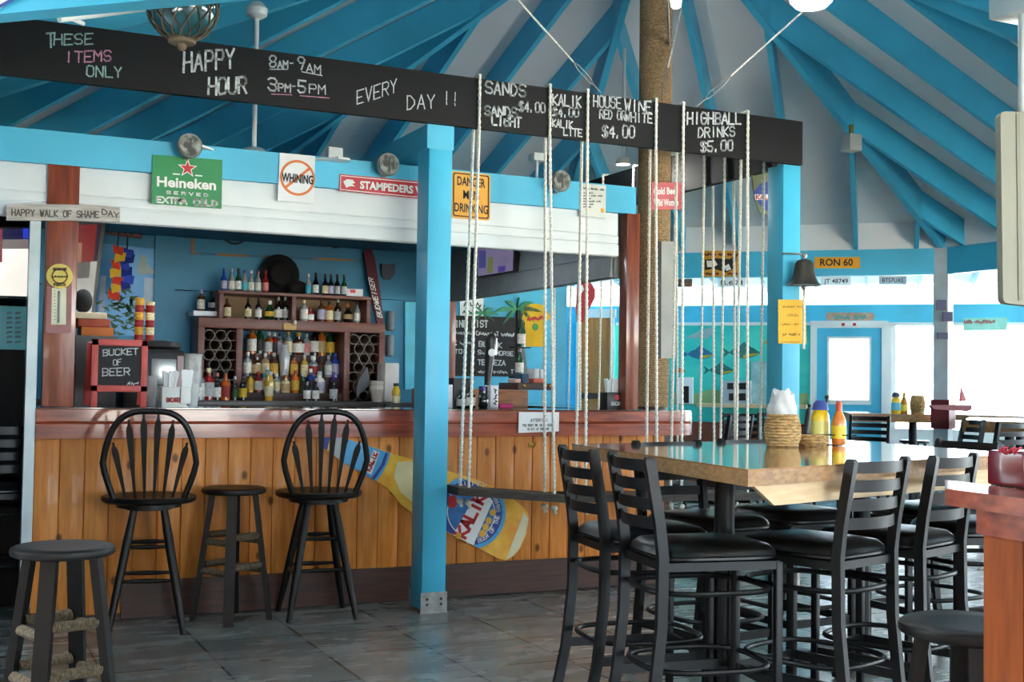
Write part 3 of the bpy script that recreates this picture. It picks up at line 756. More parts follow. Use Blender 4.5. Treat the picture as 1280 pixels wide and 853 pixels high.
# ------------------------------------------------------------------ black metal ladder-back stools
def arc(p, q, sag, n=8):
    p, q = Vector(p), Vector(q); return [p.lerp(q, i / n) + Vector(sag) * (4 * (i / n) * (1 - i / n)) for i in range(n + 1)]
def strap(b, pts, hw, th, nrm_up=(0, 0, 1)):
    """flat strap of height 2*hw following pts"""
    P = [Vector(p) for p in pts]; n = len(P); V = []
    for i, p in enumerate(P):
        d = (P[min(n - 1, i + 1)] - P[max(0, i - 1)]).normalized(); a = d.cross(Vector(nrm_up)).normalized() * th / 2
        u = Vector(nrm_up) * hw
        V += [p - a - u, p + a - u, p + a + u, p - a + u]
    fs = [(0, 1, 2, 3), tuple(4 * (n - 1) + k for k in (3, 2, 1, 0))]
    for i in range(n - 1):
        for k in range(4): fs.append((4 * i + k, 4 * (i + 1) + k, 4 * (i + 1) + (k + 1) % 4, 4 * i + (k + 1) % 4))
    b.add(V, fs)
def cushion(w2, d2, z0, z1, n=28):
    """rounded, domed seat pad with a welt"""
    b = MB(); prof = [(0.95, z0), (1.0, z0 + 0.008), (1.0, z0 + 0.016), (1.015, z0 + 0.02), (1.0, z0 + 0.024), (0.985, z0 + 0.036), (0.9, z1 - 0.012), (0.7, z1 - 0.004), (0.4, z1), (0.05, z1 + 0.001)]
    V = []
    for k, z in prof:
        for j in range(n):
            t = 2 * PI * j / n; c, s_ = math.cos(t), math.sin(t); e = 0.42
            V.append((w2 * k * math.copysign(abs(c) ** e, c), d2 * k * math.copysign(abs(s_) ** e, s_), z))
    m = len(prof); fs = [(i * n + j, i * n + (j + 1) % n, (i + 1) * n + (j + 1) % n, (i + 1) * n + j) for i in range(m - 1) for j in range(n)]
    fs += [tuple(reversed(range(n))), tuple((m - 1) * n + j for j in range(n))]
    return b.add(V, fs)
def make_ladder(zs, label, group):
    """facing +Y; zs is the seat height"""
    t = thing('ladder_back_stool', label, 'bar stool', (0, 0, 0), 0, group)
    b = cushion(0.207, 0.235, zs - 0.055, zs + 0.010); b.v = [(x, y + .025, z) for x, y, z in b.v]; obj('seat', b, BLACKV, parent=t)
    b = MB(); z = zs - 0.07
    for p, q in (((-.18, -.2, z), (.18, -.2, z)), ((-.19, .235, z), (.19, .235, z)), ((-.185, -.2, z), (-.19, .235, z)), ((.185, -.2, z), (.19, .235, z))): b.beam(p, q, 0.022, 0.03)
    obj('seat_frame', b, BLACKM, parent=t)
    zt = zs + 0.315
    for s in (-1, 1):
        b = MB(); x = s * .184
        P = [(x, -.285, 0.0), (x, -.238, 0.22), (x, -.212, 0.46), (x, -.208, zs - 0.04), (x, -.222, zs + 0.08), (x, -.262, zt - 0.012)]
        strap2 = [Vector(p) for p in P]
        V = []; hw = 0.014; dp = 0.019
        for p in strap2: V += [p + Vector((-hw, -dp, 0)), p + Vector((hw, -dp, 0)), p + Vector((hw, dp, 0)), p + Vector((-hw, dp, 0))]
        e = strap2[-1]; V += [e + Vector((-hw * .7, -dp * .7, 0.014)), e + Vector((hw * .7, -dp * .7, 0.014)), e + Vector((hw * .7, dp * .7, 0.014)), e + Vector((-hw * .7, dp * .7, 0.014))]
        n = len(P) + 1
        fs = [(3, 2, 1, 0), tuple(4 * (n - 1) + k for k in range(4))] + [(4 * i + k, 4 * i + (k + 1) % 4, 4 * (i + 1) + (k + 1) % 4, 4 * (i + 1) + k) for i in range(n - 1) for k in range(4)]
        b.add(V, fs); obj('back_post', b, BLACKM, parent=t)
        b = MB(); b.bbox((s * .19 - .014, .223, 0), (s * .19 + .014, .251, zs - 0.058), 0.004); obj('front_leg', b, BLACKM, parent=t)
    for k in range(4):
        z = zs + 0.285 - k * 0.068; y = -.222 - (z - zs - 0.08) / 0.23 * 0.04
        b = MB(); strap(b, arc((-.176, y, z), (.176, y, z), (0, -.045, 0)), 0.021, 0.005); obj('ladder_slat', b, BLACKM, parent=t)
    for z, nm in ((zs - 0.165, 'upper_ring'), (0.30, 'foot_ring')):
        b = MB(); R = 0.205
        pts = [((R + 0.004) * math.copysign(abs(math.cos(a)) ** .62, math.cos(a)), 0.010 + (R + 0.030) * math.copysign(abs(math.sin(a)) ** .62, math.sin(a)), z) for a in [2 * PI * i / 32 for i in range(32)]]
        b.tube(pts, 0.0105, 8, closed=True); obj(nm, b, BLACKM, parent=t)
    b = MB(); z = 0.235
    b.beam((-.19, .237, z), (.19, .237, z), 0.012, 0.036); b.beam((-.19, .237, z), (-.186, -.23, z), 0.012, 0.036); b.beam((.19, .237, z), (.186, -.23, z), 0.012, 0.036)
    obj('foot_rail', b, BLACKM, parent=t)
    return t
GRP = 'black ladder back stools at the high table'
SPOTS = [(2.60, 4.27, -1.72, 'black ladder back bar stool at the far left side of the high table'),
         (2.55, 3.77, -1.74, 'black ladder back bar stool at the near left side of the high table'),
         (3.04, 3.68, 0.30, 'left of the two black ladder back stools tucked under the near table edge'),
         (3.53, 3.81, 0.36, 'right of the two black ladder back stools tucked under the near table edge'),
         (3.12, 4.55, 3.26, 'left of the black stools facing the camera across the high table'),
         (3.68, 4.68, 3.22, 'right of the black stools facing the camera across the high table'),
         (4.50, 4.58, 1.62, 'black stool at the far right corner of the high table'),
         (4.17, 3.95, 1.35, 'black ladder back stool at the right end of the high table')]
lad = make_ladder(0.74, SPOTS[0][3], GRP)
lad.location = (SPOTS[0][0], SPOTS[0][1], 0); lad.rotation_euler = (0, 0, SPOTS[0][2])
for x, y, a, l in SPOTS[1:]: dup(lad, (x, y, 0), a, l)

# ------------------------------------------------------------------ high table
ZTB = 1.035
C4 = [onz(935, 587, ZTB), onz(1275, 567.5, ZTB), onz(1050, 549.8, ZTB), onz(715, 555, ZTB)]
tab = thing('high_table', 'high table with glossy plank top and black metal legs', 'table', (3.25, 4.05, 0))
b = MB(); b.prism([tuple(p) for p in C4], (0, 0, -0.006)); obj('glossy_top', b, TABW, parent=tab)
b = MB(); b.prism([(p[0], p[1], ZTB - 0.006) for p in C4], (0, 0, -0.052)); obj('plank_edge', b, TABE, parent=tab)
cen = sum(C4) / 4
b = MB()
A = [cen + (p - cen) * 0.93 for p in C4]; B2 = [cen + (p - cen) * 0.78 for p in C4]
for i in (0, 1):
    j = (i + 1) % 4
    p, q, r_, s_ = A[i], A[j], B2[j], B2[i]
    n_ = (cen - (p + q) / 2); n_ = n_ / np.linalg.norm(n_) * 0.03
    b.prism([(p[0], p[1], ZTB - 0.058), (q[0], q[1], ZTB - 0.058), (p[0] + (q[0] - p[0]) * .93, p[1] + (q[1] - p[1]) * .93, ZTB - 0.135), (p[0] + (q[0] - p[0]) * .07, p[1] + (q[1] - p[1]) * .07, ZTB - 0.135)], (n_[0], n_[1], 0))
obj('apron', b, PALEW, parent=tab)
for x, d in ((905, 4.85), (1077, 5.75)):
    p = ray(x, 700) * d
    b = MB(); b.cyl((p[0], p[1], 0.03), (p[0], p[1], ZTB - 0.06), 0.04, n=20); ped = obj('pedestal', b, BLACKM, parent=tab)
    b = MB()
    for k in range(4):
        a = k * PI / 2 + 0.55
        b.beam((p[0], p[1], 0.035), (p[0] + 0.34 * math.cos(a), p[1] + 0.34 * math.sin(a), 0.02), 0.06, 0.03)
        b.cyl((p[0] + 0.32 * math.cos(a), p[1] + 0.32 * math.sin(a), 0), (p[0] + 0.32 * math.cos(a), p[1] + 0.32 * math.sin(a), 0.02), 0.02, n=8)
    b.box((p[0] - 0.12, p[1] - 0.12, ZTB - 0.07), (p[0] + 0.12, p[1] + 0.12, ZTB - 0.06))
    obj('cross_foot', b, BLACKM, parent=ped)

# ------------------------------------------------------------------ backless round stools
def rope_wound(b, p, q, r):
    p, q = Vector(p), Vector(q); L = (q - p).length; n = int(L / 0.008); d = (q - p) / L
    a = d.cross(Vector((0, 0, 1))).normalized(); u = a.cross(d)
    b.tube([p, q], r * 0.8, 10)
    for i in range(n):
        c = p + (q - p) * ((i + 0.5) / n)
        pts = [c + (a * math.cos(t) + u * math.sin(t)) * r + d * 0.004 * math.sin(t) for t in [2 * PI * k / 10 for k in range(10)]]
        b.tube(pts, 0.0042, 5, closed=True)
def make_round(label):
    zs = 0.722
    t = thing('round_stool', label, 'bar stool', (0, 0, 0), 0, 'round backless black stools')
    b = MB(); b.lathe([(0.05, zs - 0.034), (0.16, zs - 0.034), (0.172, zs - 0.028), (0.175, zs - 0.017), (0.172, zs - 0.006), (0.162, zs), (0.1, zs - 0.002), (0.02, zs - 0.003)], n=36)
    obj('seat', b, BLACKW, parent=t)
    pos = []
    for k in range(4):
        a = PI / 4 + k * PI / 2
        top = Vector((0.115 * math.cos(a), 0.115 * math.sin(a), zs - 0.034)); bot = Vector((0.205 * math.cos(a), 0.205 * math.sin(a), 0.0))
        b = MB(); tn = Vector((-math.sin(a), math.cos(a), 0))
        V = []
        for p in (bot, top):
            rd = Vector((math.cos(a), math.sin(a), 0)) * 0.015
            for sa_, sb_ in ((-1, -1), (1, -1), (1, 1), (-1, 1)): V.append(p + tn * sa_ * 0.027 + rd * sb_)
        b.add(V, [(3, 2, 1, 0), (4, 5, 6, 7), (0, 1, 5, 4), (1, 2, 6, 5), (2, 3, 7, 6), (3, 0, 4, 7)])
        obj('leg', b, BLACKW, parent=t); pos.append((top, bot))
    for k in range(4):
        for z in ((0.30, 0.46) if k % 2 == 0 else (0.27, 0.43)):
            f = z / (zs - 0.034)
            p = pos[k][1].lerp(pos[k][0], f); q = pos[(k + 1) % 4][1].lerp(pos[(k + 1) % 4][0], f)
            b = MB(); rope_wound(b, p.lerp(q, 0.1), p.lerp(q, 0.9), 0.016); obj('rope_wound_rung', b, JUTE2, parent=t)
    return t
rs = make_round('round black backless stool nearest the camera on the left')
def on_floor_under(x, y, z): p = onz(x, y, z); return (p[0], p[1], 0)
p = on_floor_under(79, 682, 0.722); rs.location = p; rs.rotation_euler = (0, 0, 0.33)
p = on_floor_under(290.5, 608.5, 0.722); dup(rs, (p[0], p[1] - .04, 0), 0.5, 'round black backless stool between the two spindle back stools')
p = on_floor_under(1213, 778, 0.722); dup(rs, p, 0.15, 'round black backless stool half hidden by the pine side counter')

# ------------------------------------------------------------------ spindle back swivel stools
def make_windsor(label):
    zs = 0.70
    t = thing('spindle_back_stool', label, 'bar stool', (0, 0, 0), 0, 'spindle back swivel stools at the bar')
    b = MB(); b.lathe([(0.1, zs - 0.036), (0.225, zs - 0.036), (0.24, zs - 0.026), (0.243, zs - 0.014), (0.236, zs - 0.003), (0.21, zs), (0.1, zs - 0.010), (0.02, zs - 0.012)], n=40)
    obj('seat', b, BLACKW, parent=t)
    b = MB(); b.cyl((0, 0, zs - 0.062), (0, 0, zs - 0.038), 0.165, n=30); b.cyl((0, 0, zs - 0.074), (0, 0, zs - 0.06), 0.12, n=20); obj('swivel_plate', b, BLACKW, parent=t)
    # bow: rises from the rear rim of the seat
    pts = []
    for i in range(29):
        f = i / 28; a = PI * f
        x = 0.243 * math.cos(a) * (1.0 if 0.2 < f < 0.8 else 1.0); h = math.sin(a)
        zz = zs + 0.455 * h ** 0.80; xw = math.copysign(abs(math.cos(a)) ** 0.62, math.cos(a))
        xx = xw * (0.172 + 0.066 * min(1, (zz - zs) / 0.18)); 
        pts.append((xx, -0.15 - 0.17 * (zz - zs), zz - 0.01))
    b = MB(); b.tube(pts, 0.0165, 10); obj('bow', b, BLACKW, parent=t)
    for k in range(6):
        u = (k - 2.5) / 2.5
        x0 = u * 0.115; x1 = u * 0.182
        zt = zs + 0.455 * (1 - (abs(x1) / 0.24) ** 2.6) ** 0.62 - 0.012
        P = []
        for f, wd in ((0, 0.006), (0.25, 0.009), (0.55, 0.013), (0.80, 0.0175), (0.88, 0.015), (0.94, 0.006), (1.0, 0.006)):
            z = zs - 0.005 + (zt - zs) * f; P.append((x0 + (x1 - x0) * f, -0.155 - 0.165 * (z - zs), z, wd))
        V = []
        for x, y, z, wd in P: V += [(x - wd, y - 0.005, z), (x + wd, y - 0.005, z), (x + wd, y + 0.005, z), (x - wd, y + 0.005, z)]
        n = len(P); b = MB(); b.add(V, [(3, 2, 1, 0), tuple(4 * (n - 1) + j for j in range(4))] + [(4 * i + j, 4 * i + (j + 1) % 4, 4 * (i + 1) + (j + 1) % 4, 4 * (i + 1) + j) for i in range(n - 1) for j in range(4)])
        obj('spindle', b, BLACKW, parent=t)
    pos = []
    for k in range(4):
        a = PI / 4 + k * PI / 2
        top = Vector((0.105 * math.cos(a), 0.105 * math.sin(a), zs - 0.07)); bot = Vector((0.262 * math.cos(a), 0.262 * math.sin(a), 0.0))
        b = MB(); b.tube([bot, bot.lerp(top, 0.3), bot.lerp(top, 0.75), top], [0.0145, 0.021, 0.023, 0.018], 12); obj('leg', b, BLACKW, parent=t); pos.append((top, bot))
    for k in range(4):
        for z in ((0.27, 0.44) if k % 2 == 0 else (0.25, 0.42)):
            f = z / (zs - 0.07); p = pos[k][1].lerp(pos[k][0], f); q = pos[(k + 1) % 4][1].lerp(pos[(k + 1) % 4][0], f)
            b = MB(); m = p.lerp(q, 0.5); b.tube([p, p.lerp(q, 0.2), m, p.lerp(q, 0.8), q], [0.008, 0.010, 0.0125, 0.010, 0.008], 10); obj('rung', b, BLACKW, parent=t)
    return t
ws = make_windsor('black spindle back swivel stool left of the lower backless stool')
ws.location = (1.02, 6.58, 0); ws.rotation_euler = (0, 0, -0.16)
dup(ws, (1.95, 6.62, 0), -0.10, 'black spindle back swivel stool before the neck of the painted bottle')

# ------------------------------------------------------------------ pine side counter in the right foreground
ZF = 1.10
sc = thing('side_counter', 'pine side counter with thick varnished red top at the right edge', 'counter', (2.45, 1.95, 0))
K = [onz(1181.5, 611, ZF), onz(1300, 626.5, ZF), onz(1330, 592, ZF), onz(1181, 600, ZF)]
K[2] = K[3] + (K[1] - K[0]) * 1.0
far = K[3] + (K[3] - K[0]) * 0.9; K[3] = K[3] + 0 * far; K[2] = K[3] + (K[1] - K[0])
u_ = (K[1] - K[0]); u_[2] = 0; u_ = u_ / np.linalg.norm(u_); v_ = np.array([-u_[1], u_[0], 0])
K0 = K[0]; LEN, DEP = 0.75, float(np.dot(K[3] - K[0], v_))
Q = lambda a, d, z: tuple(K0 + u_ * a + v_ * d + np.array([0, 0, z - ZF]))
sk = float(np.dot(K[3] - K[0], u_))
b = MB(); b.prism([Q(0, 0, ZF), Q(LEN, 0, ZF), Q(LEN + sk, DEP, ZF), Q(sk, DEP, ZF)], (0, 0, -0.034)); obj('countertop', b, REDW, parent=sc)
b = MB(); b.prism([Q(0.04, 0.045, ZF - 0.034), Q(LEN, 0.045, ZF - 0.034), Q(LEN, DEP - 0.03, ZF - 0.034), Q(0.04, DEP - 0.03, ZF - 0.034)], (0, 0, -0.055)); obj('apron', b, REDW, parent=sc)
b = MB()
for i in range(6):
    a0 = 0.05 + i * 0.115
    b.prism([Q(a0, 0.055, 0.02), Q(a0 + 0.112, 0.055, 0.02), Q(a0 + 0.112, 0.055, ZF - 0.085), Q(a0, 0.055, ZF - 0.085)], tuple(v_ * 0.02))
b.prism([Q(0.05, 0.07, 0.0), Q(LEN, 0.07, 0.0), Q(LEN, DEP - 0.045, 0.0), Q(0.05, DEP - 0.045, 0.0)], (0, 0, ZF - 0.09))
obj('pine_panelling', b, wood('orange_pine_darkened', (164, 80, 26), (126, 56, 16), (9, 9, .9), rough=.5, knots=.9, island=.1, coat=.1, spec=.25), parent=sc)  # orange-brown pine, its colour also darkened for the weaker light there

# ------------------------------------------------------------------ signs
def rnd(pts, r, n=4):
    """corners of a flat polygon rounded"""
    P = [Vector(p) for p in pts]; o = []
    for i, p in enumerate(P):
        a, c = (P[i - 1] - p), (P[(i + 1) % len(P)] - p)
        a, c = p + a.normalized() * r, p + c.normalized() * r
        for k in range(n + 1):
            t = k / n; o.append(a * (1 - t) ** 2 + p * 2 * t * (1 - t) + c * t * t)
    return o
def sign(name, label, cat, Y, quad, m, th=0.006, r=0.0, at=None, ext=None):
    at = at or planeY(Y)
    P = [at(*q) for q in quad]
    if r: P = rnd(P, r)
    t = thing(name, label, cat, np.mean(np.array([tuple(p) for p in P]), axis=0))
    b = MB(); b.prism(P, ext or (0, th, 0)); obj('panel', b, m, parent=t)
    return t
def letters(t, name, m, items, at, typ='s'):
    b = MB()
    for it in items:
        if typ == 's': tpx(b, it[0], it[1], it[2], it[3], at, *it[4:])
        else: fpx(b, it[0], it[1], it[2], it[3], at, *it[4:])
    return obj(name, b, m, parent=t, smooth=0)
YS = 6.835
A1 = planeY(YS - 0.0015)
# green beer sign
t = sign('beer_sign', 'green beer sign with a red star on the bar fascia', 'sign', YS, [(191, 193.5), (278, 200), (277, 261), (189, 254.5)], mat('green_sign', (0, 134, 70), rough=0.4, var=0.02))
def star(c, R, at, rot=0.0, k=0.4):
    o = np.array(at(*c)); return [tuple(o + np.array([math.sin(rot + i * PI / 5) * (R if i % 2 == 0 else R * k), 0, math.cos(rot + i * PI / 5) * (R if i % 2 == 0 else R * k)])) for i in range(10)]
b = MB(); b.prism(star((234.5, 210.5), 0.056, A1), (0, 0.001, 0)); obj('star_border', b, WPRINT, parent=t)
b = MB(); b.prism(star((234.5, 210.5), 0.043, planeY(YS - 0.003)), (0, 0.001, 0)); obj('red_star', b, RED, parent=t)
letters(t, 'brand_lettering', WPRINT, [('Heineken', (196, 232.5), (270, 237.5), 12.5, 0.03)], A1, 'f')
letters(t, 'lettering', WPRINT, [('SERVED', (206, 242), (262, 246), 3.4, 0.005, 0, 0, .5), ('EXTRA COLD', (195, 252.8), (272, 258.2), 7, 0.0095, 0, 0, .82)], A1)
b = MB(); [b.prism([A1(*p), A1(p[0] + 9, p[1] + .8), A1(p[0] + 9, p[1] + 2.4), A1(p[0], p[1] + 1.6)], (0, 0.001, 0)) for p in ((216, 216.5), (244, 218.5))]; obj('star_rule', b, WPRINT, parent=t)
# no whining
t = sign('no_whining_sign', 'white sign with the word WHINING struck out by an orange ring', 'sign', YS, [(350, 191), (394, 195), (392, 255), (347, 251)], PAPER)
c = np.array(A1(372, 222.5)); R = 0.104
b = MB(); n = 40
for i in range(n):
    a0, a1 = 2 * PI * i / n, 2 * PI * (i + 1) / n
    q = lambda a, r: tuple(c + np.array([math.cos(a) * r, 0, math.sin(a) * r]))
    b.add([q(a0, R), q(a1, R), q(a1, R * .86), q(a0, R * .86)], [(0, 1, 2, 3)])
d = np.array([math.cos(.72), 0, math.sin(.72)]); e = np.array([-d[2], 0, d[0]]) * 0.008
b.add([tuple(c - d * R * .9 - e), tuple(c + d * R * .9 - e), tuple(c + d * R * .9 + e), tuple(c - d * R * .9 + e)], [(0, 1, 2, 3)])
obj('struck_ring', b, mat('orange_print', (226, 120, 50), rough=0.5), parent=t)
letters(t, 'lettering', INK, [('WHINING', (352, 226.5), (391.5, 230.5), 11, .03)], planeY(YS - 0.003), 'f')
# red football sign
t = sign('team_sign', 'long red sign with white capitals behind the tall blue post', 'sign', YS, [(425, 217.5), (549, 229), (549, 251), (424, 238.5)], mat('red_sign', (200, 40, 58), rough=0.45), 0.006)
b = MB(); b.prism(rnd([A1(425.5, 219), A1(548, 230.5), A1(548, 249.5), A1(425, 237.5)], .002), (0, .0005, 0)); obj('white_border', b, WPRINT, parent=t)
b = MB(); A2 = planeY(YS - .003); b.prism([A2(426.5, 220), A2(547, 231.5), A2(547, 248.5), A2(426, 236.5)], (0, .0005, 0)); obj('red_field', b, MATS['red_sign'], parent=t)
letters(t, 'lettering', WPRINT, [('STAMPEDERS WAY', (450, 235.5), (546, 244.5), 9.5, .04)], planeY(YS - .0045), 'f')
b = MB(); A3 = planeY(YS - .0045); b.prism([A3(429, 227), A3(434, 224), A3(441, 225), A3(444, 229), A3(440, 230), A3(444, 233), A3(437, 233), A3(433, 235), A3(431, 231)], (0, .0005, 0)); obj('horse_emblem', b, WPRINT, parent=t)
# danger
t = sign('danger_sign', 'amber danger sign with rounded corners right of the tall blue post', 'sign', 6.83, [(565, 213.5), (613, 218.5), (612.5, 276), (564.5, 272)], AMBER, .006, .02)
A5 = planeY(6.8285)
b = MB(); O = rnd([A5(566.5, 215.5), A5(611.5, 220), A5(611, 274), A5(566, 270)], .016); I = rnd([A5(568, 217), A5(610, 221.3), A5(609.5, 272.5), A5(567.5, 268.7)], .013); n = len(O)
b.add(O + I, [(i, (i + 1) % n, (i + 1) % n + n, i + n) for i in range(n)]); obj('black_border', b, INK, parent=t)
letters(t, 'lettering', INK, [('DANGER', (571.5, 231), (606.5, 234.7), 11, .02), ('MEN', (579, 248.3), (599, 250.3), 11, .02), ('DRINKING', (568, 264), (610, 267.8), 11, .02)], A5, 'f')
# rules list
t = sign('rules_sign', 'white printed rules sheet at the right end of the blue fascia', 'sign', YS, [(726, 229), (757.5, 232), (757, 273), (725.5, 270)], mat('off_white_sheet', (218, 222, 214), rough=0.5))
letters(t, 'lettering', INK, [('%^#@ ^@#&% #^&', (729, 236), (755, 238.6), 2.6, .004)] + [(s_, (729, 242 + 3.5 * i), (729 + len(s_) * 1.6, 242.2 + 3.5 * i), 1.9, .0032) for i, s_ in enumerate(('#% ^&@#%', '^# @% &#^@ %#@^', '%@ #^&', '&# ^%@#^& @#^%', '#%@^ &#@', '@# %^&'))], A1)
b = MB(); b.prism([A1(751, 260.5), A1(755, 261), A1(755, 266), A1(751, 265.5)], (0, .001, 0)); obj('amber_stamp', b, AMBER, parent=t)
# pink sign on the mast
YM = 6.972
t = sign('pink_sign', 'faded pink cold beer sign on the rope-wrapped mast', 'sign', YM, [(815, 228), (853, 228.5), (852.5, 262), (814, 262)], mat('faded_pink_sign', (214, 104, 110), rough=0.5, var=.06), .012)
A6 = planeY(YM - .0015)
letters(t, 'lettering', WPRINT, [('Cold Beer', (817, 243), (847, 242.5), 8.5, .035), ('Wild Women', (817, 257.5), (848, 257), 8.5, .035)], A6, 'f')
# yellow notice and bell on the right post
YR = 6.44
t = sign('yellow_notice', 'yellow paper notice pinned to the blue post below the bell', 'notice', YR, [(973, 374.5), (1007, 375), (1008, 430), (973, 429.5)], mat('yellow_paper', (238, 184, 56), rough=0.7, var=.03), .004)
letters(t, 'lettering', mat('brown_pencil', (150, 108, 40)), [('^%#@&^ #%@', (978, 385), (1003, 385), 3.5, .003, .04), ('#^@&%', (983, 396), (999, 396), 4.5, .003, .05), ('%^@#  &#', (977, 407), (998, 407), 4, .003, .05), ('@^ #%&^ #', (978, 420), (1000, 420), 4.5, .004, .05), ('%#@^&%#', (976, 428.5), (1000, 428.5), 2, .003, .05)], planeY(YR - .0015))
bl = thing('hanging_bell', 'dark bronze bell with a rope hanging from the blue post', 'bell', ony(1005, 340, 6.36))
bc = ony(1005, 357, 6.36); kx, kz = bc[0], bc[2]
b = MB(); prof = [(.112, 0), (.110, .004), (.092, .022), (.075, .06), (.066, .105), (.060, .140), (.048, .163), (.022, .174), (.012, .176)]
b.lathe(prof, (kx, 6.36, kz), 28); b.lathe([(.100, .003), (.085, .02), (.06, .1), (.02, .15)], (kx, 6.36, kz), 24)
obj('bell_body', b, mat('dark_bronze', (78, 76, 70), rough=.45, metal=.6, var=.12), parent=bl)
b = MB(); b.sphere((kx, 6.36, kz + .2), .02, 10, 8); b.cyl((kx, 6.36, kz + .17), (kx, 6.36, kz + .21), .010); b.tube([(kx, 6.36, kz + .205), (kx - .06, 6.43, kz + .215), (kx - .11, 6.46, kz + .214)], .007, 8); obj('hanger', b, STEEL, parent=bl)
b = MB(); b.sphere((kx, 6.36, kz - .012), .018, 10, 8); b.cyl((kx, 6.36, kz - .05), (kx, 6.36, kz + .1), .005); cl = obj('clapper', b, STEEL, parent=bl)
b = MB(); twist(b, (kx, 6.36, kz - .42), (kx, 6.36, kz - .03), .010); obj('pull_rope', b, ROPE, parent=bl)
# attention card on the counter edge
YC = 6.812
t = sign('attention_card', 'white card with small black print on the red counter edge', 'card', YC, [(648.5, 515.3), (699, 515.6), (698.5, 539.5), (648, 541.5)], PAPER, .003)
letters(t, 'lettering', INK, [('ATTENTION', (663, 527.5), (684, 527), 3.4, .0035), ('YOU MUST BE 18 OR OLDER', (653, 533.3), (693, 532.8), 2.6, .003), ('TO SIT AT THE BAR', (659, 538.3), (686, 537.6), 2.6, .003)], planeY(YC - .001))
# driftwood name board
t = sign('driftwood_sign', 'grey driftwood board lettered by hand across the bar corner post', 'sign', 6.82, [(8, 256.5), (30, 255), (60, 255.5), (120, 256.5), (150, 259), (150, 277.5), (90, 276), (8, 275.5)], GREYW, .022)
letters(t, 'lettering', mat('grey_pencil', (84, 78, 74)), [('HAPPY WALK OF SHAME', (14, 269.5), (124, 272.5), 8, .006, .05), ('DAY', (127, 268), (149, 273), 6.5, .006, .08)], planeY(6.8185))
# thermometer with a round badge
tm = thing('wall_thermometer', 'old red thermometer under a round yellow badge on the brown post', 'thermometer', ony(74, 417, 6.84))
at = planeY(6.84); b = MB(); b.prism(rnd([at(59, 350), at(90, 350), at(89, 417), at(57, 417)], .015), (0, .01, 0)); obj('backing', b, mat('maroon_enamel', (128, 44, 44), rough=.3, coat=.4), parent=tm)
at2 = planeY(6.8385); b = MB(); b.prism([at2(65, 360), at2(83, 360), at2(82.5, 406), at2(64, 406)], (0, .001, 0)); obj('scale_plate', b, mat('cream_scale', (206, 206, 176), rough=.4), parent=tm)
b = MB(); b.tube([ony(73.5, 404, 6.836), ony(74, 364, 6.836)], .006, 8); obj('glass_tube', b, GLASSCLR, parent=tm)
letters(tm, 'scale_marks', INK, [('-', (66, 364 + 4 * i), (71, 364 + 4 * i), 1.2, .002) for i in range(10)], planeY(6.837))
c = np.array(ony(74.5, 345.5, 6.83)); b = MB(); b.disc(c, .066, (0, -1, 0), .008, 32); obj('round_badge', b, mat('yellow_badge', (214, 190, 70), rough=.4), parent=tm)
b = MB(); n = 36
for i in range(n):
    q = lambda a, r: (c[0] + math.cos(a) * r, c[1] - .0095, c[2] + math.sin(a) * r); a0, a1 = 2 * PI * i / n, 2 * PI * (i + 1) / n
    b.add([q(a0, .041), q(a1, .041), q(a1, .034), q(a0, .034)], [(0, 1, 2, 3)])
obj('badge_ring', b, mat('maroon_print', (120, 40, 40)), parent=tm)
letters(tm, 'badge_lettering', INK, [('%^#@&#^', (64, 347), (85, 347), 2.6, .004), ('GENUINE', (66, 338), (84, 338), 3, .0035), ('PARTS', (67, 357.5), (82, 357.5), 3.2, .004)], planeY(6.818))

# ------------------------------------------------------------------ big painted bottle on the pine front
YK = 6.868
bk = thing('bottle_picture', 'big flat picture of a blue-labelled beer bottle fixed to the pine bar front', 'bottle picture', ony(540, 690, YK))
k0 = planeY(YK); k1 = planeY(YK - .0015); k2 = planeY(YK - .003); k3 = planeY(YK - .0045); k4 = planeY(YK - .006)
out = [(402, 546), (413, 545), (431, 547), (488, 567), (503, 571), (520, 576), (557, 588), (600, 601), (632, 617), (653, 633), (660, 642), (661, 650), (658, 668), (650, 686), (642, 696), (632, 701), (622, 698), (563, 668), (532, 652), (516, 642), (502, 632), (492, 619), (484, 611), (470, 602), (427, 577), (412, 566), (401, 560)]
b = MB(); b.prism([k0(*p) for p in out], (0, .010, 0)); obj('bottle_shape', b, mat('golden_beer_print', (250, 198, 66), rough=.4, rgb2=(234, 160, 36), scale=9, coat=.3), parent=bk)
b = MB(); b.prism([k1(496, 578), k1(512, 577), k1(530, 583), k1(550, 600), k1(545, 640), k1(520, 632), k1(500, 615), k1(492, 597)], (0, .001, 0)); obj('foam_highlight', b, mat('pale_foam_print', (240, 228, 176), rough=.4), parent=bk)
b = MB(); b.prism([k1(655, 640), k1(660.5, 650), k1(657, 668), k1(649, 686), k1(641, 695), k1(633, 700), k1(640, 680), k1(648, 660)], (0, .001, 0)); obj('base_highlight', b, mat('pale_glass_print', (232, 226, 190), rough=.4), parent=bk)
b = MB(); b.prism([k1(*p) for p in ((428, 547), (488, 567), (484, 580), (478, 592), (470, 602), (427, 577))], (0, .001, 0)); obj('neck_label', b, mat('sky_blue_print', (70, 168, 222), rough=.4, var=.05, scale=30), parent=bk)
for Q_ in (((431, 549), (436, 550), (429, 566), (427, 564)), ((482, 566), (485, 567), (481, 581), (468, 600), (464, 599), (476, 582)), ((402, 547), (413, 545.5), (409, 563), (401.5, 560))):
    b = MB(); b.prism([k2(*p) for p in Q_], (0, .001, 0)); obj('navy_band', b, BLUEP, parent=bk)
b = MB(); b.prism([k1(*p) for p in ((413, 546), (427, 547), (426, 576), (411, 565))], (0, .001, 0)); obj('silver_foil', b, mat('silver_print', (180, 184, 186), rough=.35), parent=bk)
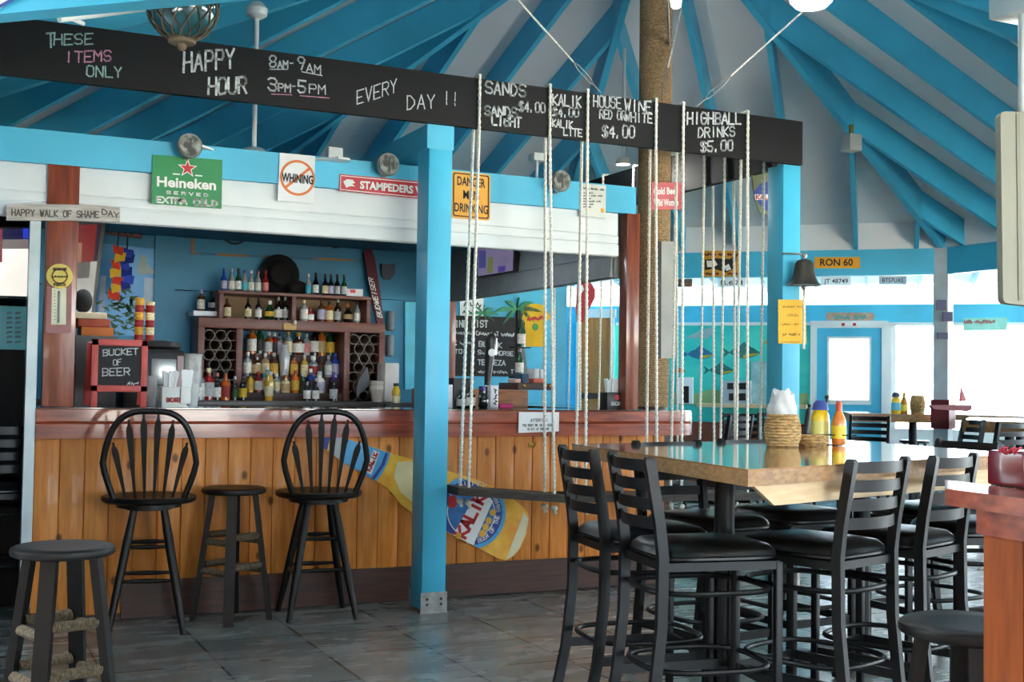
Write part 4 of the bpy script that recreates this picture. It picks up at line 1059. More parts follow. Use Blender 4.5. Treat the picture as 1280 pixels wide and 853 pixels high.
b = MB(); b.prism([k2(*p) for p in ((467, 563), (474.5, 566), (464, 594), (456, 590))], (0, .001, 0)); obj('white_patch', b, WPRINT, parent=bk)
letters(bk, 'neck_lettering', RED, [('KALIK', (463.5, 587.5), (472, 569), 5.2, .008)], k3)
b = MB(); strokes(b, 'KALIK', k3(462.5, 590), np.array(k3(473, 567)) - np.array(k3(462.5, 590)), np.array(k3(457, 588)) - np.array(k3(462.5, 590)), .007); obj('neck_lettering', b, RED, parent=bk)
c = np.array(k1(589, 641)); ppm = 1511 / 7.3
def clip_bottle(P, y):
    for (a, d) in (((516, 642), (622, 698)), ((653, 633), (557, 588))):
        A, D = np.array(planeY(y)(*a)), np.array(planeY(y)(*d)); e = D - A; nrm = np.array([-e[2], 0, e[0]]); o = []
        side = lambda p: float(np.dot(np.array(p) - A, nrm))
        for i, p in enumerate(P):
            q = P[(i + 1) % len(P)]; sp, sq = side(p), side(q)
            if sp >= 0: o.append(tuple(p))
            if (sp >= 0) != (sq >= 0): f = sp / (sp - sq); o.append(tuple(np.array(p) + (np.array(q) - np.array(p)) * f))
        P = o
    return P
def ell(b, c, ra, rb, rot, y, n=40, th=.001):
    P = []
    for i in range(n):
        a = 2 * PI * i / n; x, z = ra * math.cos(a), rb * math.sin(a)
        P.append((c[0] + x * math.cos(rot) - z * math.sin(rot), y, c[2] + x * math.sin(rot) + z * math.cos(rot)))
    b.prism(clip_bottle(P, y), (0, th, 0))
RT = -math.radians(28)
b = MB(); ell(b, c, .238, .222, RT, YK - .0015); obj('label_edge', b, MATS['sky_blue_print'], parent=bk)
b = MB(); ell(b, c, .212, .196, RT, YK - .0028); obj('label_ring', b, BLUEP, parent=bk)
b = MB(); ell(b, c, .166, .152, RT, YK - .0041); obj('label_rim', b, WPRINT, parent=bk)
b = MB(); ell(b, c, .159, .145, RT, YK - .0050); obj('label_field', b, mat('mid_blue_print', (44, 118, 190), rough=.4, var=.1, scale=14), parent=bk)
def arc_text(b, text, c, r, a0, a1, h, y, thick):
    n = len(text)
    for i, ch in enumerate(text):
        a = a0 + (a1 - a0) * (i + .5) / n; s = 1 if a1 > a0 else -1
        p = np.array([c[0] + math.cos(a) * r, y, c[2] + math.sin(a) * r]); ud = np.array([-math.sin(a) * s, 0, math.cos(a) * s]); vd = np.array([-math.cos(a) * s, 0, -math.sin(a) * s])
        cw_ = abs(a1 - a0) * r / n
        strokes(b, ch, p - ud * cw_ / 2 - vd * h / 2, ud * cw_, vd * h, thick, .72)
b = MB(); arc_text(b, 'THE BEER OF THE BAHAMAS', c, .181, -1.75, .75, .026, YK - .0041, .0055); arc_text(b, 'QUALITY', c, .181, 2.5, 1.0, .026, YK - .0041, .0055); obj('ring_lettering', b, WPRINT, parent=bk)
b = MB(); b.prism(clip_bottle([(p[0], YK - .006, p[2]) for p in (k1(560, 680), k1(586, 694), k1(616, 626), k1(597, 614))], YK - .006), (0, .001, 0)); obj('white_band', b, WPRINT, parent=bk)
b = MB(); o_ = np.array(planeY(YK - .0072)(581, 674)); u_2 = np.array(planeY(YK - .0072)(608, 621)) - o_; v_2 = np.array(planeY(YK - .0072)(569, 668)) - o_; strokes(b, 'KALIK', o_, u_2, v_2, .020, .8); obj('band_lettering', b, RED, parent=bk)
b = MB(); [b.disc((*[float(v) for v in (planeY(YK - .0062)(x, y))],), .022, (0, -1, 0), .001, 14) for x, y in ((616, 641), (611, 651), (607, 659), (603, 667))]; obj('gold_coins', b, GOLD, parent=bk)
b = MB(); b.disc(tuple(map(float, planeY(YK - .0074)(573, 670))), .02, (0, -1, 0), .001, 14); obj('gold_seal', b, GOLD, parent=bk)
b = MB(); b.prism([planeY(YK - .0062)(x, y) for x, y in ((560, 622), (568, 618), (572, 628), (568, 636), (560, 634))], (0, .001, 0)); obj('red_crest', b, RED, parent=bk)
# coat hooks on the pine
for x, y, l in ((664, 557, 'brass coat hook on the pine front below the white card'), (478, 557, ''), (326, 557, '')):
    if not l: continue
    p = ony(x, y, 6.87); b = MB(); b.disc((p[0], 6.885, p[2]), .018, (0, -1, 0), .012, 14); b.tube([(p[0], 6.87, p[2]), (p[0], 6.83, p[2] - .01), (p[0], 6.815, p[2] + .015)], .006, 8); b.sphere((p[0], 6.815, p[2] + .018), .011, 10, 8)
    obj('coat_hook', b, BRASS, label=l, cat='hook')

# ------------------------------------------------------------------ lamps, camera, float and other fittings of the frame
def flood(x, y, label):
    p = ony(x, y, 6.80); t = thing('spotlight', label, 'spotlight', p, 0, 'round spotlights on the blue fascia')
    b = MB(); prof = [(.02, .10), (.05, .095), (.066, .05), (.070, .01), (.066, 0), (.056, .004)]
    V0 = len(b.v); b.lathe(prof, (0, 0, 0), 24)
    b.v = [(p[0] + q[0], p[1] + q[2] - .05, p[2] + q[1]) for q in b.v]; obj('housing', b, GALV, parent=t)
    b = MB(); b.disc((p[0], p[1] - .058, p[2]), .058, (0, 1, 0), .012, 24); obj('lens', b, mat('lamp_lens', (150, 154, 148), rough=.12, var=.35, scale=22, coat=.6), parent=t)
    b = MB(); b.box((p[0] - .006, p[1] - .062, p[2] - .045), (p[0] + .006, p[1] - .057, p[2] + .04)); b.disc((p[0] - .02, p[1] - .061, p[2]), .018, (0, 1, 0), .003, 14); obj('bulb_holder', b, mat('dark_bulb_holder', (70, 70, 66), rough=.4), parent=t)
    b = MB(); b.box((p[0] - .012, p[1] + .03, p[2] - .07), (p[0] + .012, p[1] + .06, p[2] - .0)); b.cyl((p[0], p[1] + .0, p[2] - .06), (p[0], 6.846, p[2] - .06), .01, n=8); obj('bracket', b, GALV, parent=t)
flood(235.5, 184, 'round spotlight above the green beer sign')
flood(482.5, 207, 'round spotlight above the long red sign')
flood(697.5, 227.5, 'round spotlight left of the rules sheet')
t = thing('security_camera', 'white security camera on the fascia between two spotlights', 'camera', ony(672, 222, 6.9))
p = ony(673, 197, 6.9); b = MB(); b.bbox((p[0] - .05, 6.86, p[2] - .025), (p[0] + .045, 6.95, p[2] + .025), .008); obj('body', b, WHITE, parent=t)
b = MB(); b.cyl((p[0] + .045, 6.9, p[2]), (p[0] + .068, 6.89, p[2]), .026, n=16); obj('lens_hood', b, BLACKP, parent=t)
q = ony(671, 222, 6.9); b = MB(); b.cyl((q[0], 6.9, 2.626), (q[0], 6.9, p[2] - .02), .009, n=8); obj('stem', b, WHITE, parent=t)
p = ony(418, 190, 6.9); b = MB(); b.bbox((p[0] - .045, 6.87, 2.628), (p[0] + .045, 6.94, p[2] + .024), .006); obj('junction_box', b, WHITE, label='small white box on top of the fascia left of the tall blue post', cat='box')
# glass fishing float in its net
fp = ray(228.5, 8) * 4.35 + EYE
fl = thing('glass_float', 'green glass fishing float in a brown net at the top left', 'fishing float', (fp[0], fp[1], fp[2] - .13))
b = MB(); b.sphere(tuple(fp), .125, 32, 20); obj('glass_ball', b, mat('sea_green_glass', (30, 88, 100), rough=.06, var=.1, coat=.6), parent=fl)
b = MB(); R = .128
for k in range(24):
    for sgn in (-1, 1):
        pts = []
        for i in range(17):
            f = i / 16; th = PI * (.06 + .9 * f); ph = 2 * PI * k / 14 + sgn * f * 1.6
            pts.append((fp[0] + R * math.sin(th) * math.cos(ph), fp[1] + R * math.sin(th) * math.sin(ph), fp[2] + R * math.cos(th)))
        b.tube(pts, .0030, 5)
b.lathe([(.045, -.135), (.05, -.128), (.045, -.118)], tuple(fp), 16); b.sphere((fp[0], fp[1], fp[2] - .145), .018, 8, 6); b.tube([(fp[0], fp[1], fp[2] + .12), (fp[0], fp[1], fp[2] + .4)], .006, 6)
obj('net', b, mat('brown_twine', (112, 98, 80), rough=.95), parent=fl)
# tube lamp under the near header
a_, c_ = ray(74, 24) * 4.1 + EYE, ray(195, 8.5) * 4.45 + EYE
t = thing('tube_lamp', 'thin white tube lamp under the near blue beam', 'lamp', tuple((a_ + c_) / 2))
b = MB(); b.tube([tuple(a_), tuple(c_)], .012, 10); obj('tube', b, WHITE, parent=t)
b = MB(); [b.tube([tuple(v), tuple(v + (np.array([0.05, .05, .0])))], .008, 6) for v in (a_ * .9 + c_ * .1, a_ * .1 + c_ * .9)]; obj('clip', b, WHITE, parent=t)
# striped flag sign at the extreme top left, fixed to the near header
nH = NRM[5]; hpl = PLW(nH, APO + .05)
t = sign('striped_sign', 'blue edged sign on the near beam in the top left corner', 'sign', 0, [(-30, -24), (30, -12), (-2, 10.5), (-30, 18)], WPRINT, at=hpl, ext=tuple(np.array([*azd(nH), 0]) * -.006))
h2 = PLW(nH, APO + .052); b = MB(); b.prism([h2(34, -13), h2(38, -11), h2(-1, 10.5), h2(-3, 7)], tuple(np.array([*azd(nH), 0]) * -.001)); b.prism([h2(-30, 10), h2(-4, 4), h2(-3, 8), h2(-30, 15)], tuple(np.array([*azd(nH), 0]) * -.001)); obj('blue_edge', b, BLUEP, parent=t)
def bulb_light(t, off, watts, r=.06, col=(1.0, .97, .92)):
    ld = bpy.data.lights.new('bulb_light', 'POINT'); ld.energy = watts; ld.shadow_soft_size = r; ld.color = col
    lo = bpy.data.objects.new('bulb_light', ld); COL.objects.link(lo); lo.parent = t; lo.location = off
# ceiling fan behind the fascia and its rod
fr = ray(319, 120) * 7.3 + EYE
t = thing('ceiling_fan', 'white ceiling fan on a long rod behind the fascia', 'fan', (fr[0], fr[1], 2.60))
zt_ = float((ray(319, 14) * 7.3 + EYE)[2])
b = MB(); b.cyl((fr[0], fr[1], 2.68), (fr[0], fr[1], zt_), .014, n=10); obj('rod', b, WHITE, parent=t)
b = MB(); b.lathe([(.03, 0), (.06, .02), (.065, .06), (.03, .1)], (fr[0], fr[1], zt_ - .04), 18); obj('canopy', b, WHITE, parent=t)
b = MB(); b.lathe([(.03, 0), (.11, .02), (.12, .07), (.05, .11)], (fr[0], fr[1], 2.60), 20); obj('motor', b, WHITE, parent=t)
for k in range(4):
    a = k * PI / 2 + .75; d = Vector((math.cos(a), math.sin(a), 0)); e = Vector((-math.sin(a), math.cos(a), 0)) * .065; o_ = Vector((fr[0], fr[1], 2.60))
    b = MB(); b.prism([o_ + d * .1 - e * .6, o_ + d * .62 - e, o_ + d * .66, o_ + d * .62 + e, o_ + d * .1 + e * .6], (0, 0, .012)); obj('blade', b, WHITE, parent=t)
# pendant rod left of the mast
pr = ray(779, 190) * 9.6 + EYE
t = thing('pendant_lamp', 'small white pendant lamp hanging left of the mast', 'lamp', (pr[0], pr[1], float((ray(779, 206) * 9.6 + EYE)[2])))
zb_ = t.location.z; b = MB(); b.cyl((pr[0], pr[1], zb_ + .05), (pr[0], pr[1], 4.0), .014, n=8); obj('rod', b, WHITE, parent=t)
b = MB(); b.lathe([(.055, 0), (.06, .02), (.05, .05), (.02, .06)], (pr[0], pr[1], zb_), 16); obj('socket', b, mat('ivory_plastic', (220, 214, 200), rough=.5), parent=t); bulb_light(t, (0, 0, -.07), 3.0)
# round white lamp on the ceiling at the top
lp = ray(1014, -2) * 6.0 + EYE
t = thing('ceiling_lamp', 'round white lamp at the top edge where the guy wire ends', 'lamp', tuple(lp))
b = MB(); b.lathe([(.02, -.045), (.08, -.04), (.105, -.015), (.11, .02), (.06, .05)], tuple(lp), 28); obj('shade', b, WHITE, parent=t)
b = MB(); b.cyl((lp[0], lp[1], lp[2] + .04), (lp[0], lp[1], lp[2] + 1.2), .012, n=8); obj('rod', b, WHITE, parent=t); bulb_light(t, (0, 0, -.14), 3.5)
lp = ray(845, 0) * 7.2 + EYE
t = thing('ceiling_lamp', 'small glowing lamp on the mast at the top edge', 'lamp', tuple(lp)); b = MB(); b.lathe([(.02, -.05), (.03, -.04), (.036, 0), (.02, .06)], tuple(lp), 14); obj('bulb', b, mat('lit_bulb', (255, 240, 214), rough=.4, emit=.4, var=0.0), parent=t)
b = MB(); b.tube([(lp[0], lp[1], lp[2] + .05), (lp[0] - .05, lp[1] + .02, lp[2] + .06), (CX + .1, CY - .02, lp[2] + .05)], .008, 6); obj('arm', b, GALV, parent=t); bulb_light(t, (.25, -.15, -.1), 1.6)
# boxy speaker under the hip
sp = ray(1064, 179) * 10.5 + EYE
t = thing('speaker', 'small grey speaker hanging under the blue hip rafter', 'speaker', (sp[0], sp[1], sp[2] - .08))
b = MB(); b.bbox((sp[0] - .07, sp[1] - .07, sp[2] - .075), (sp[0] + .07, sp[1] + .07, sp[2] + .075), .02); obj('case', b, mat('pale_grey_plastic', (198, 198, 192), rough=.5), parent=t)
b = MB(); b.cyl((sp[0], sp[1], sp[2] + .07), (sp[0], sp[1], sp[2] + .16), .02, n=8); obj('mount', b, BRASS, parent=t)
# cream panel and white pipe at the right edge
cp0 = ray(1265, 260) * 4.4 + EYE; vr = np.array([.904, -.428, 0]); vf = np.array([.428, .904, 0])
pl_ = lambda d: (lambda x, y: onpl(x, y, EYE + np.array([.428, .904, 0]) * d, vf))
pp = pl_(4.4); P = rnd([pp(1250.5, 139), pp(1310, 141), pp(1316, 385), pp(1254, 379)], .02)
b = MB(); b.prism(P, tuple(vf * .05)); t = thing('cream_shutter_end', 'cream panel with rounded corners hanging at the right edge', 'panel', (cp0[0], cp0[1], cp0[2] - .35)); obj('panel', b, mat('cream_plastic', (150, 150, 136), rough=.5, var=.02), parent=t)
b = MB(); b.prism([pp(1270, 142), pp(1274, 142), pp(1278, 376), pp(1273, 376)], tuple(vf * -.004)); obj('seam_rib', b, mat('cream_plastic_shade', (136, 136, 122), rough=.5), parent=t)
q0, q1 = ray(1279, 14) * 4.5 + EYE, ray(1279, 142) * 4.5 + EYE
b = MB(); b.tube([tuple(q0), tuple(q1)], .018, 12); t = thing('white_pipe', 'white pipe above the cream panel in the top right corner', 'pipe', tuple(q1)); obj('pipe', b, WHITE, parent=t)
b = MB(); b.bbox(tuple(q0 + np.array([-.05, -.05, -.01])), tuple(q0 + np.array([.12, .12, .1])), .01); obj('top_bracket', b, WHITE, parent=t)

# ------------------------------------------------------------------ back bar shelf
YSF, YSB = 9.52, 9.84
sf = planeY(YSF)
ZR1, ZR2 = float(ony(360, 444, 9.77)[2]), float(ony(360, 471, 9.66)[2])
sh = thing('back_bar_shelf', 'reddish wooden shelf unit full of bottles on the wall behind the bar', 'shelf', (2.3, 9.7, WT))
SHW = wood('shelf_wood', (124, 72, 58), (92, 50, 42), (1, 6, 8), rough=.4)
zT = float(sf(360, 366.5)[2]); zS0, zS1 = float(sf(360, 413)[2]), float(sf(360, 400.5)[2])
xA, xB = float(sf(274, 380)[0]), float(sf(463, 380)[0]); xM = float(sf(368, 380)[0])
xL, xR = float(sf(247, 450)[0]), float(sf(481, 450)[0]); xl2, xr2 = float(sf(303, 450)[0]), float(sf(430, 450)[0])
def part(nm, a, c, m, r=.004):
    b = MB(); b.bbox(a, c, r); return obj(nm, b, m, parent=sh)
part('top_board', (xA - .01, YSF, zT - .026), (xB + .01, YSB, zT), SHW)
part('shelf_board', (xL, YSF, zS0), (xR, YSB, zS1), SHW)
for x in (xA, xM - .02, xB - .03): part('upright', (x, YSF, zS1), (x + .036, YSB, zT - .026), SHW)
for x0, x1 in ((xL, xL + .05), (xl2 - .05, xl2), (xr2, xr2 + .05), (xR - .05, xR)): part('upright', (x0, YSF, WT), (x1, YSB, zS0), SHW)
part('back_panel', (xA, YSB - .02, zS1), (xB, YSB, zT - .02), mat('tan_back_panel', (150, 122, 88), rough=.6))
part('back_panel', (xl2, YSB - .02, WT), (xr2, YSB, 1.56), mat('dark_back_panel', (60, 36, 30), rough=.6))
part('rack_panel', (xL + .05, YSB - .03, WT), (xl2 - .05, YSB, zS0), mat('black_recess', (20, 16, 16), rough=.8)); part('rack_panel', (xr2 + .05, YSB - .03, WT), (xR - .05, YSB, zS0), MATS['black_recess'])
TUBE = mat('brown_tube', (128, 114, 102), rough=.6)
def pipes(x0, x1):
    r = .0435; z = WT + r; row = 0
    while z + r < zS0:
        x = x0 + r + (r if row % 2 else 0)
        while x + r < x1 + .03:
            b = MB(); n = 20; V = []
            for rr, y in ((r, YSF + .03), (r, YSB - .03), (r - .005, YSB - .03), (r - .005, YSF + .03)):
                V += [(x + rr * math.cos(2 * PI * j / n), y, z + rr * math.sin(2 * PI * j / n)) for j in range(n)]
            b.add(V, [(i * n + j, ((i + 1) % 4) * n + j, ((i + 1) % 4) * n + (j + 1) % n, i * n + (j + 1) % n) for i in range(4) for j in range(n)])
            obj('wine_tube', b, TUBE, parent=sh); x += 2 * r + .002
        z += r * 1.78; row += 1
pipes(xL + .05, xl2 - .05); pipes(xr2 + .05, xR - .05)
for k, (y, z) in enumerate(((9.53, 1.215), (9.61, ZR2), (9.71, ZR1))): part('step', (xl2, y, WT), (xr2, YSB - .02, z), mat('step_wood', (66, 42, 36), rough=.5))


BP = {'beer': [(.5, 0), (.5, .5), (.46, .58), (.22, .70), (.19, .93), (.2, .94)], 'liquor': [(.5, 0), (.5, .62), (.45, .68), (.2, .76), (.18, .92)], 'wine': [(.5, 0), (.5, .56), (.44, .64), (.2, .74), (.18, .93)],
      'squat': [(.46, 0), (.5, .06), (.5, .58), (.36, .68), (.2, .73), (.2, .9)], 'round': [(.3, 0), (.46, .12), (.5, .35), (.44, .55), (.2, .7), (.18, .9)], 'shaker': [(.36, 0), (.5, .62), (.46, .72), (.3, .84), (.3, .95)], 'pack': [(.5, 0), (.5, .9)]}
BWID = {'beer': .27, 'liquor': .36, 'wine': .30, 'squat': .54, 'round': .5, 'shaker': .36, 'pack': .5}
BC = {'clear': (176, 186, 186), 'brown': (92, 46, 18), 'dark': (24, 18, 16), 'green': (24, 72, 34), 'blue': (30, 60, 150), 'amber': (176, 96, 22), 'red': (150, 30, 26), 'yellow': (210, 170, 40), 'lavender': (170, 166, 190), 'copper': (170, 96, 56), 'gold': (206, 160, 50), 'orange': (210, 96, 24), 'white': (226, 224, 214), 'silver': (176, 178, 178), 'cyan': (60, 170, 190), 'cream': (220, 206, 160), 'tan': (176, 150, 104), 'purple': (84, 60, 150), 'black': (20, 20, 22), 'pink': (200, 120, 120)}
def bmat(c, kind):
    if kind == 'glass': return mat(c + '_glass', BC[c], rough=.1, coat=.4, trans=.35 if c == 'clear' else 0.0, var=.05)
    return mat(c + '_label', BC[c], rough=.55, var=.12, scale=60)
NUM = ['first', 'second', 'third', 'fourth', 'fifth', 'sixth', 'seventh', 'eighth', 'ninth', 'tenth', 'eleventh', 'twelfth', 'thirteenth', 'fourteenth']
def bottle(x, y, z, h, kind, glass, lab, cap, label, group, name='bottle'):
    wd = h * BWID[kind] / 2 * 2
    t = thing(name, label, 'bottle', (x, y, z), 0, group)
    pf = BP[kind]; b = MB(); b.lathe([(r * wd, q * h) for r, q in pf], (x, y, z), 16); obj('body', b, bmat(glass, 'glass'), parent=t)
    rmax = wd * .5
    l0, l1 = {'beer': (.1, .46), 'liquor': (.12, .56), 'wine': (.12, .48), 'squat': (.12, .52), 'round': (.2, .45), 'shaker': (.15, .5), 'pack': (.3, .7)}[kind]
    if lab:
        rr = lambda q: np.interp(q, [p[1] for p in pf], [p[0] for p in pf]) * wd + .0012
        b = MB(); b.lathe([(rr(l0), l0 * h), (rr((l0 + l1) / 2), (l0 + l1) / 2 * h), (rr(l1), l1 * h)], (x, y, z), 16); obj('label', b, bmat(lab, 'label'), parent=t)
    if cap:
        r1 = pf[-1][0] * wd * 1.12; b = MB(); b.lathe([(r1, pf[-1][1] * h - .012), (r1, h), (r1 * .9, h + .002)], (x, y, z), 12); obj('cap', b, bmat(cap, 'label'), parent=t)
    return t
def row(items, Y, zs, where, group, depth=None):
    """items: (pixel x, height in pixels, kind, glass, label, cap); the row stands on zs at distance Y"""
    for i, (x, hp, kind, g_, l_, c_) in enumerate(items):
        p = ony(x, 430, Y); d = float(np.dot(np.array([.428, .904, 0]), p)); h = hp / F * d
        adj = {'pack': 'carton'}.get(kind, 'bottle')
        lab = '%s %s%s, %s from left %s' % (g_, adj, ' with %s label' % l_ if l_ else '', NUM[i], where)
        bottle(float(p[0]), Y, zs, h, kind, g_, l_, c_, lab, group)
zc = float(sf(360, 366.5)[2])
row([(278, 28, 'beer', 'blue', 'lavender', 'blue'), (287.5, 28, 'beer', 'clear', 'white', 'silver'), (296, 29, 'beer', 'green', 'white', 'black'), (304, 27, 'beer', 'clear', 'cyan', 'blue'), (312, 27, 'beer', 'clear', 'white', 'white'), (321, 27, 'beer', 'clear', 'white', 'pink'), (330, 28, 'beer', 'red', 'pink', 'red'),
     (384, 26, 'beer', 'clear', 'cyan', 'silver'), (393, 28, 'beer', 'dark', 'white', 'black'), (405, 27, 'beer', 'dark', 'cream', 'black'), (412, 27, 'beer', 'dark', 'lavender', 'black'), (420, 27, 'beer', 'dark', 'silver', 'black'), (428.5, 27, 'beer', 'green', 'silver', 'green')], 9.62, zT, 'on the top board', 'bottles on the top shelf board')
row([(283, 25, 'liquor', 'brown', 'cream', 'brown'), (309, 27, 'wine', 'dark', 'cream', 'dark'), (322, 27, 'wine', 'dark', 'white', 'dark'), (336, 24, 'round', 'green', 'yellow', 'white'), (347, 29, 'wine', 'dark', 'white', 'silver'), (355.5, 29, 'wine', 'black', 'silver', 'silver'), (379, 27, 'liquor', 'clear', 'white', 'cream'), (387, 17, 'squat', 'red', 'white', 'red'),
     (401, 28, 'liquor', 'brown', 'lavender', 'brown'), (411, 26, 'liquor', 'amber', 'cream', 'dark'), (421, 29, 'wine', 'dark', 'silver', 'silver'), (434, 24, 'round', 'dark', 'tan', 'amber'), (445.5, 27, 'wine', 'clear', 'white', 'dark')], 9.62, zS1, 'in the upper compartment', 'bottles in the upper shelf compartment')
row([(315, 34, 'liquor', 'amber', 'white', 'yellow'), (324, 38, 'wine', 'green', 'dark', 'green'), (336, 28, 'liquor', 'amber', 'white', 'white'), (343, 27, 'liquor', 'red', 'dark', 'white'), (349.5, 27, 'liquor', 'clear', 'lavender', 'black'), (360, 30, 'liquor', 'clear', 'cream', 'gold'), (373, 28, 'squat', 'brown', 'white', 'gold'), (383, 27, 'liquor', 'clear', 'pink', 'silver'), (393, 38, 'wine', 'dark', 'white', 'black'), (402, 38, 'wine', 'amber', 'tan', 'silver'), (413, 36, 'wine', 'green', 'yellow', 'silver'), (424, 30, 'liquor', 'brown', 'dark', 'brown')], 9.77, ZR1, 'in the back row', 'bottles in the back row')
row([(310, 30, 'liquor', 'clear', 'white', 'white'), (321, 28, 'squat', 'brown', 'tan', 'brown'), (332, 29, 'liquor', 'tan', 'cream', 'white'), (343, 29, 'liquor', 'brown', 'gold', 'silver'), (356, 40, 'shaker', 'silver', None, 'silver'), (368, 28, 'liquor', 'copper', 'gold', 'dark'), (381, 27, 'liquor', 'gold', 'cream', 'silver'), (392, 26, 'squat', 'clear', 'red', 'white'), (401, 24, 'liquor', 'brown', 'dark', 'dark'), (411, 27, 'liquor', 'clear', 'white', 'silver'), (419.5, 30, 'liquor', 'blue', 'lavender', 'blue')], 9.66, ZR2, 'in the middle row', 'bottles in the middle row')
row([(314, 24, 'liquor', 'yellow', 'gold', 'dark'), (324, 26, 'liquor', 'red', 'white', 'red'), (335, 33, 'liquor', 'cyan', 'white', 'white'), (347, 24, 'liquor', 'clear', 'cream', 'white'), (358, 22, 'squat', 'cream', 'tan', 'amber'), (370, 28, 'liquor', 'orange', 'gold', 'red'), (379, 25, 'liquor', 'green', 'dark', 'silver'), (389, 30, 'liquor', 'blue', 'dark', 'white'), (400, 27, 'squat', 'white', 'lavender', 'silver'), (418, 26, 'liquor', 'purple', 'dark', 'purple')], 9.57, 1.217, 'in the low row', 'bottles in the low row')
row([(251, 38, 'liquor', 'clear', 'white', 'orange'), (262, 40, 'liquor', 'red', 'silver', 'cream'), (272.5, 34, 'wine', 'dark', 'white', 'pink'), (283, 33, 'liquor', 'orange', 'red', 'orange'), (294.5, 30, 'wine', 'dark', 'green', 'silver'), (305, 32, 'wine', 'dark', 'yellow', 'dark'), (337.5, 36, 'shaker', 'gold', 'cream', 'silver'), (385, 24, 'liquor', 'black', 'white', 'silver'), (396, 24, 'liquor', 'black', 'white', 'black'), (418, 27, 'liquor', 'dark', 'silver', 'dark')], 9.40, WT, 'in the front row on the dark worktop', 'bottles in the front row on the worktop')
row([(250, 27, 'liquor', 'brown', 'white', 'lavender'), (265.5, 26, 'round', 'black', 'silver', 'black')], 9.72, float(ony(258, 390, 9.72)[2]), 'on the little white side shelf', 'bottles on the little white shelf')
x0, x1 = float(ony(239, 392, 9.7)[0]), float(ony(273, 392, 9.7)[0]); z_ = float(ony(258, 390, 9.72)[2])
b = MB(); b.bbox((x0, 9.6, z_ - .04), (x1, 9.86, z_), .004); obj('side_shelf', b, WHITE, label='little white side shelf carrying two bottles left of the shelf unit', cat='shelf')
# black hat on the top board and the box beside it
p = ony(352, 343, 9.72); t = thing('straw_hat', 'big round black hat propped on the top shelf board', 'hat', (p[0], p[1], zT))
b = MB(); V0 = len(b.v); b.lathe([(.165, 0), (.168, .008), (.16, .014), (.12, .016), (.105, .03), (.09, .085), (.05, .1), (.01, .102)], (0, 0, 0), 32); b.v = [(p[0] + q[0], 9.80 - q[2], zT + .168 + q[1]) for q in b.v]; obj('brim_and_crown', b, mat('black_felt', (22, 18, 18), rough=.95, var=.2), parent=t)
b = MB(); q = ony(372, 353, 9.7); b.sphere((q[0], 9.70, zT + .06), .07, 14, 10, sc=(1.2, .6, .85)); obj('brim_fold', b, MATS['black_felt'], parent=t)
x0, x1 = float(ony(432, 366, 9.65)[0]), float(ony(452.5, 366, 9.65)[0]); t = thing('gift_box', 'small white box with a red print on the top shelf board', 'box', ((x0 + x1) / 2, 9.7, zT)); b = MB(); b.bbox((x0, 9.62, zT), (x1, 9.76, zT + .068), .003); obj('carton', b, PAPER, parent=t)
b = MB(); b.box((x0 + .03, 9.6185, zT + .035), (x0 + .075, 9.6195, zT + .06)); obj('print', b, RED, parent=t)
# golden crab ornament on the shelf edge
p = ony(363, 408, 9.50); t = thing('shelf_ornament', 'small golden plaque with a pale knob on the shelf edge', 'ornament', tuple(p)); b = MB(); b.prism(rnd([(p[0] - .055, 9.50, p[2] - .03), (p[0] + .05, 9.50, p[2] - .03), (p[0] + .05, 9.50, p[2] + .025), (p[0] - .055, 9.50, p[2] + .025)], .02), (0, .018, 0)); obj('plaque', b, mat('old_gold', (180, 140, 50), rough=.4), parent=t); b = MB(); b.sphere((p[0] + .03, 9.49, p[2] + .03), .022, 10, 8); obj('knob', b, mat('pale_stone', (190, 180, 166)), parent=t)
# shoulder bat: red paddle leaning in the corner
a_, c_ = ony(461, 316, 9.78), ony(477, 412, 9.70); d = (c_ - a_); e = np.array([.048, 0, 0])
t = thing('red_paddle', 'dark red paddle with white lettering leaning in the bar corner', 'paddle', tuple(c_))
b = MB(); P = [a_ - e * .9, a_ - e * .5 + np.array([0, 0, .03]), a_ + e * .5 + np.array([0, 0, .03]), a_ + d * .08 + e, a_ + d * .5 + e * .9, c_ + e * .6, c_ - e * .6, a_ + d * .5 - e * .9]; b.prism([tuple(v) for v in P], (0, .03, 0)); obj('blade', b, mat('crimson_paint', (92, 16, 28), rough=.5), parent=t)
b = MB(); o_ = np.array(ony(478, 398, 9.695)); u_3 = np.array(ony(466, 348, 9.695)) - o_; strokes(b, 'BUDWEISER', o_, -u_3 * -1, np.array([-.042, 0, .01]), .008); obj('lettering', b, WPRINT, parent=t)

# ------------------------------------------------------------------ things on and behind the counter, left part
# folding chalk sign
ya = 6.98; at = planeY(ya)
t = thing('menu_board', 'small red framed chalk menu board standing on the bar counter', 'menu board', (1.0, ya, 1.15))
FR = mat('coral_frame', (196, 76, 72), rough=.5)
Pq = lambda x, y: np.array(at(x, y))
z0 = 1.15; xl, xr = Pq(113.5, 480)[0], Pq(184, 480)[0]; zt = Pq(148, 424.5)[2]; w_ = .036
b = MB()
for x0, x1, za_, zb_ in ((xl, xl + w_, z0, zt), (xr - w_, xr, z0, zt), (xl, xr, zt - w_, zt), (xl, xr, z0 + .085, z0 + .085 + w_)): b.bbox((x0, ya, za_), (x1, ya + .02, zb_), .003)
obj('front_frame', b, FR, parent=t)
b = MB()
for x in (xl - .02, xr - .03): b = MB(); b.beam((x + .015, ya + .17, z0 + .012), (x + .015, ya + .03, zt - .02), .03, .018, up=(0, 1, 0)); obj('rear_leg', b, FR, parent=t)
b = MB(); b.box((xl + w_, ya + .008, z0 + .085 + w_), (xr - w_, ya + .014, zt - w_)); obj('slate', b, BLACKB, parent=t)
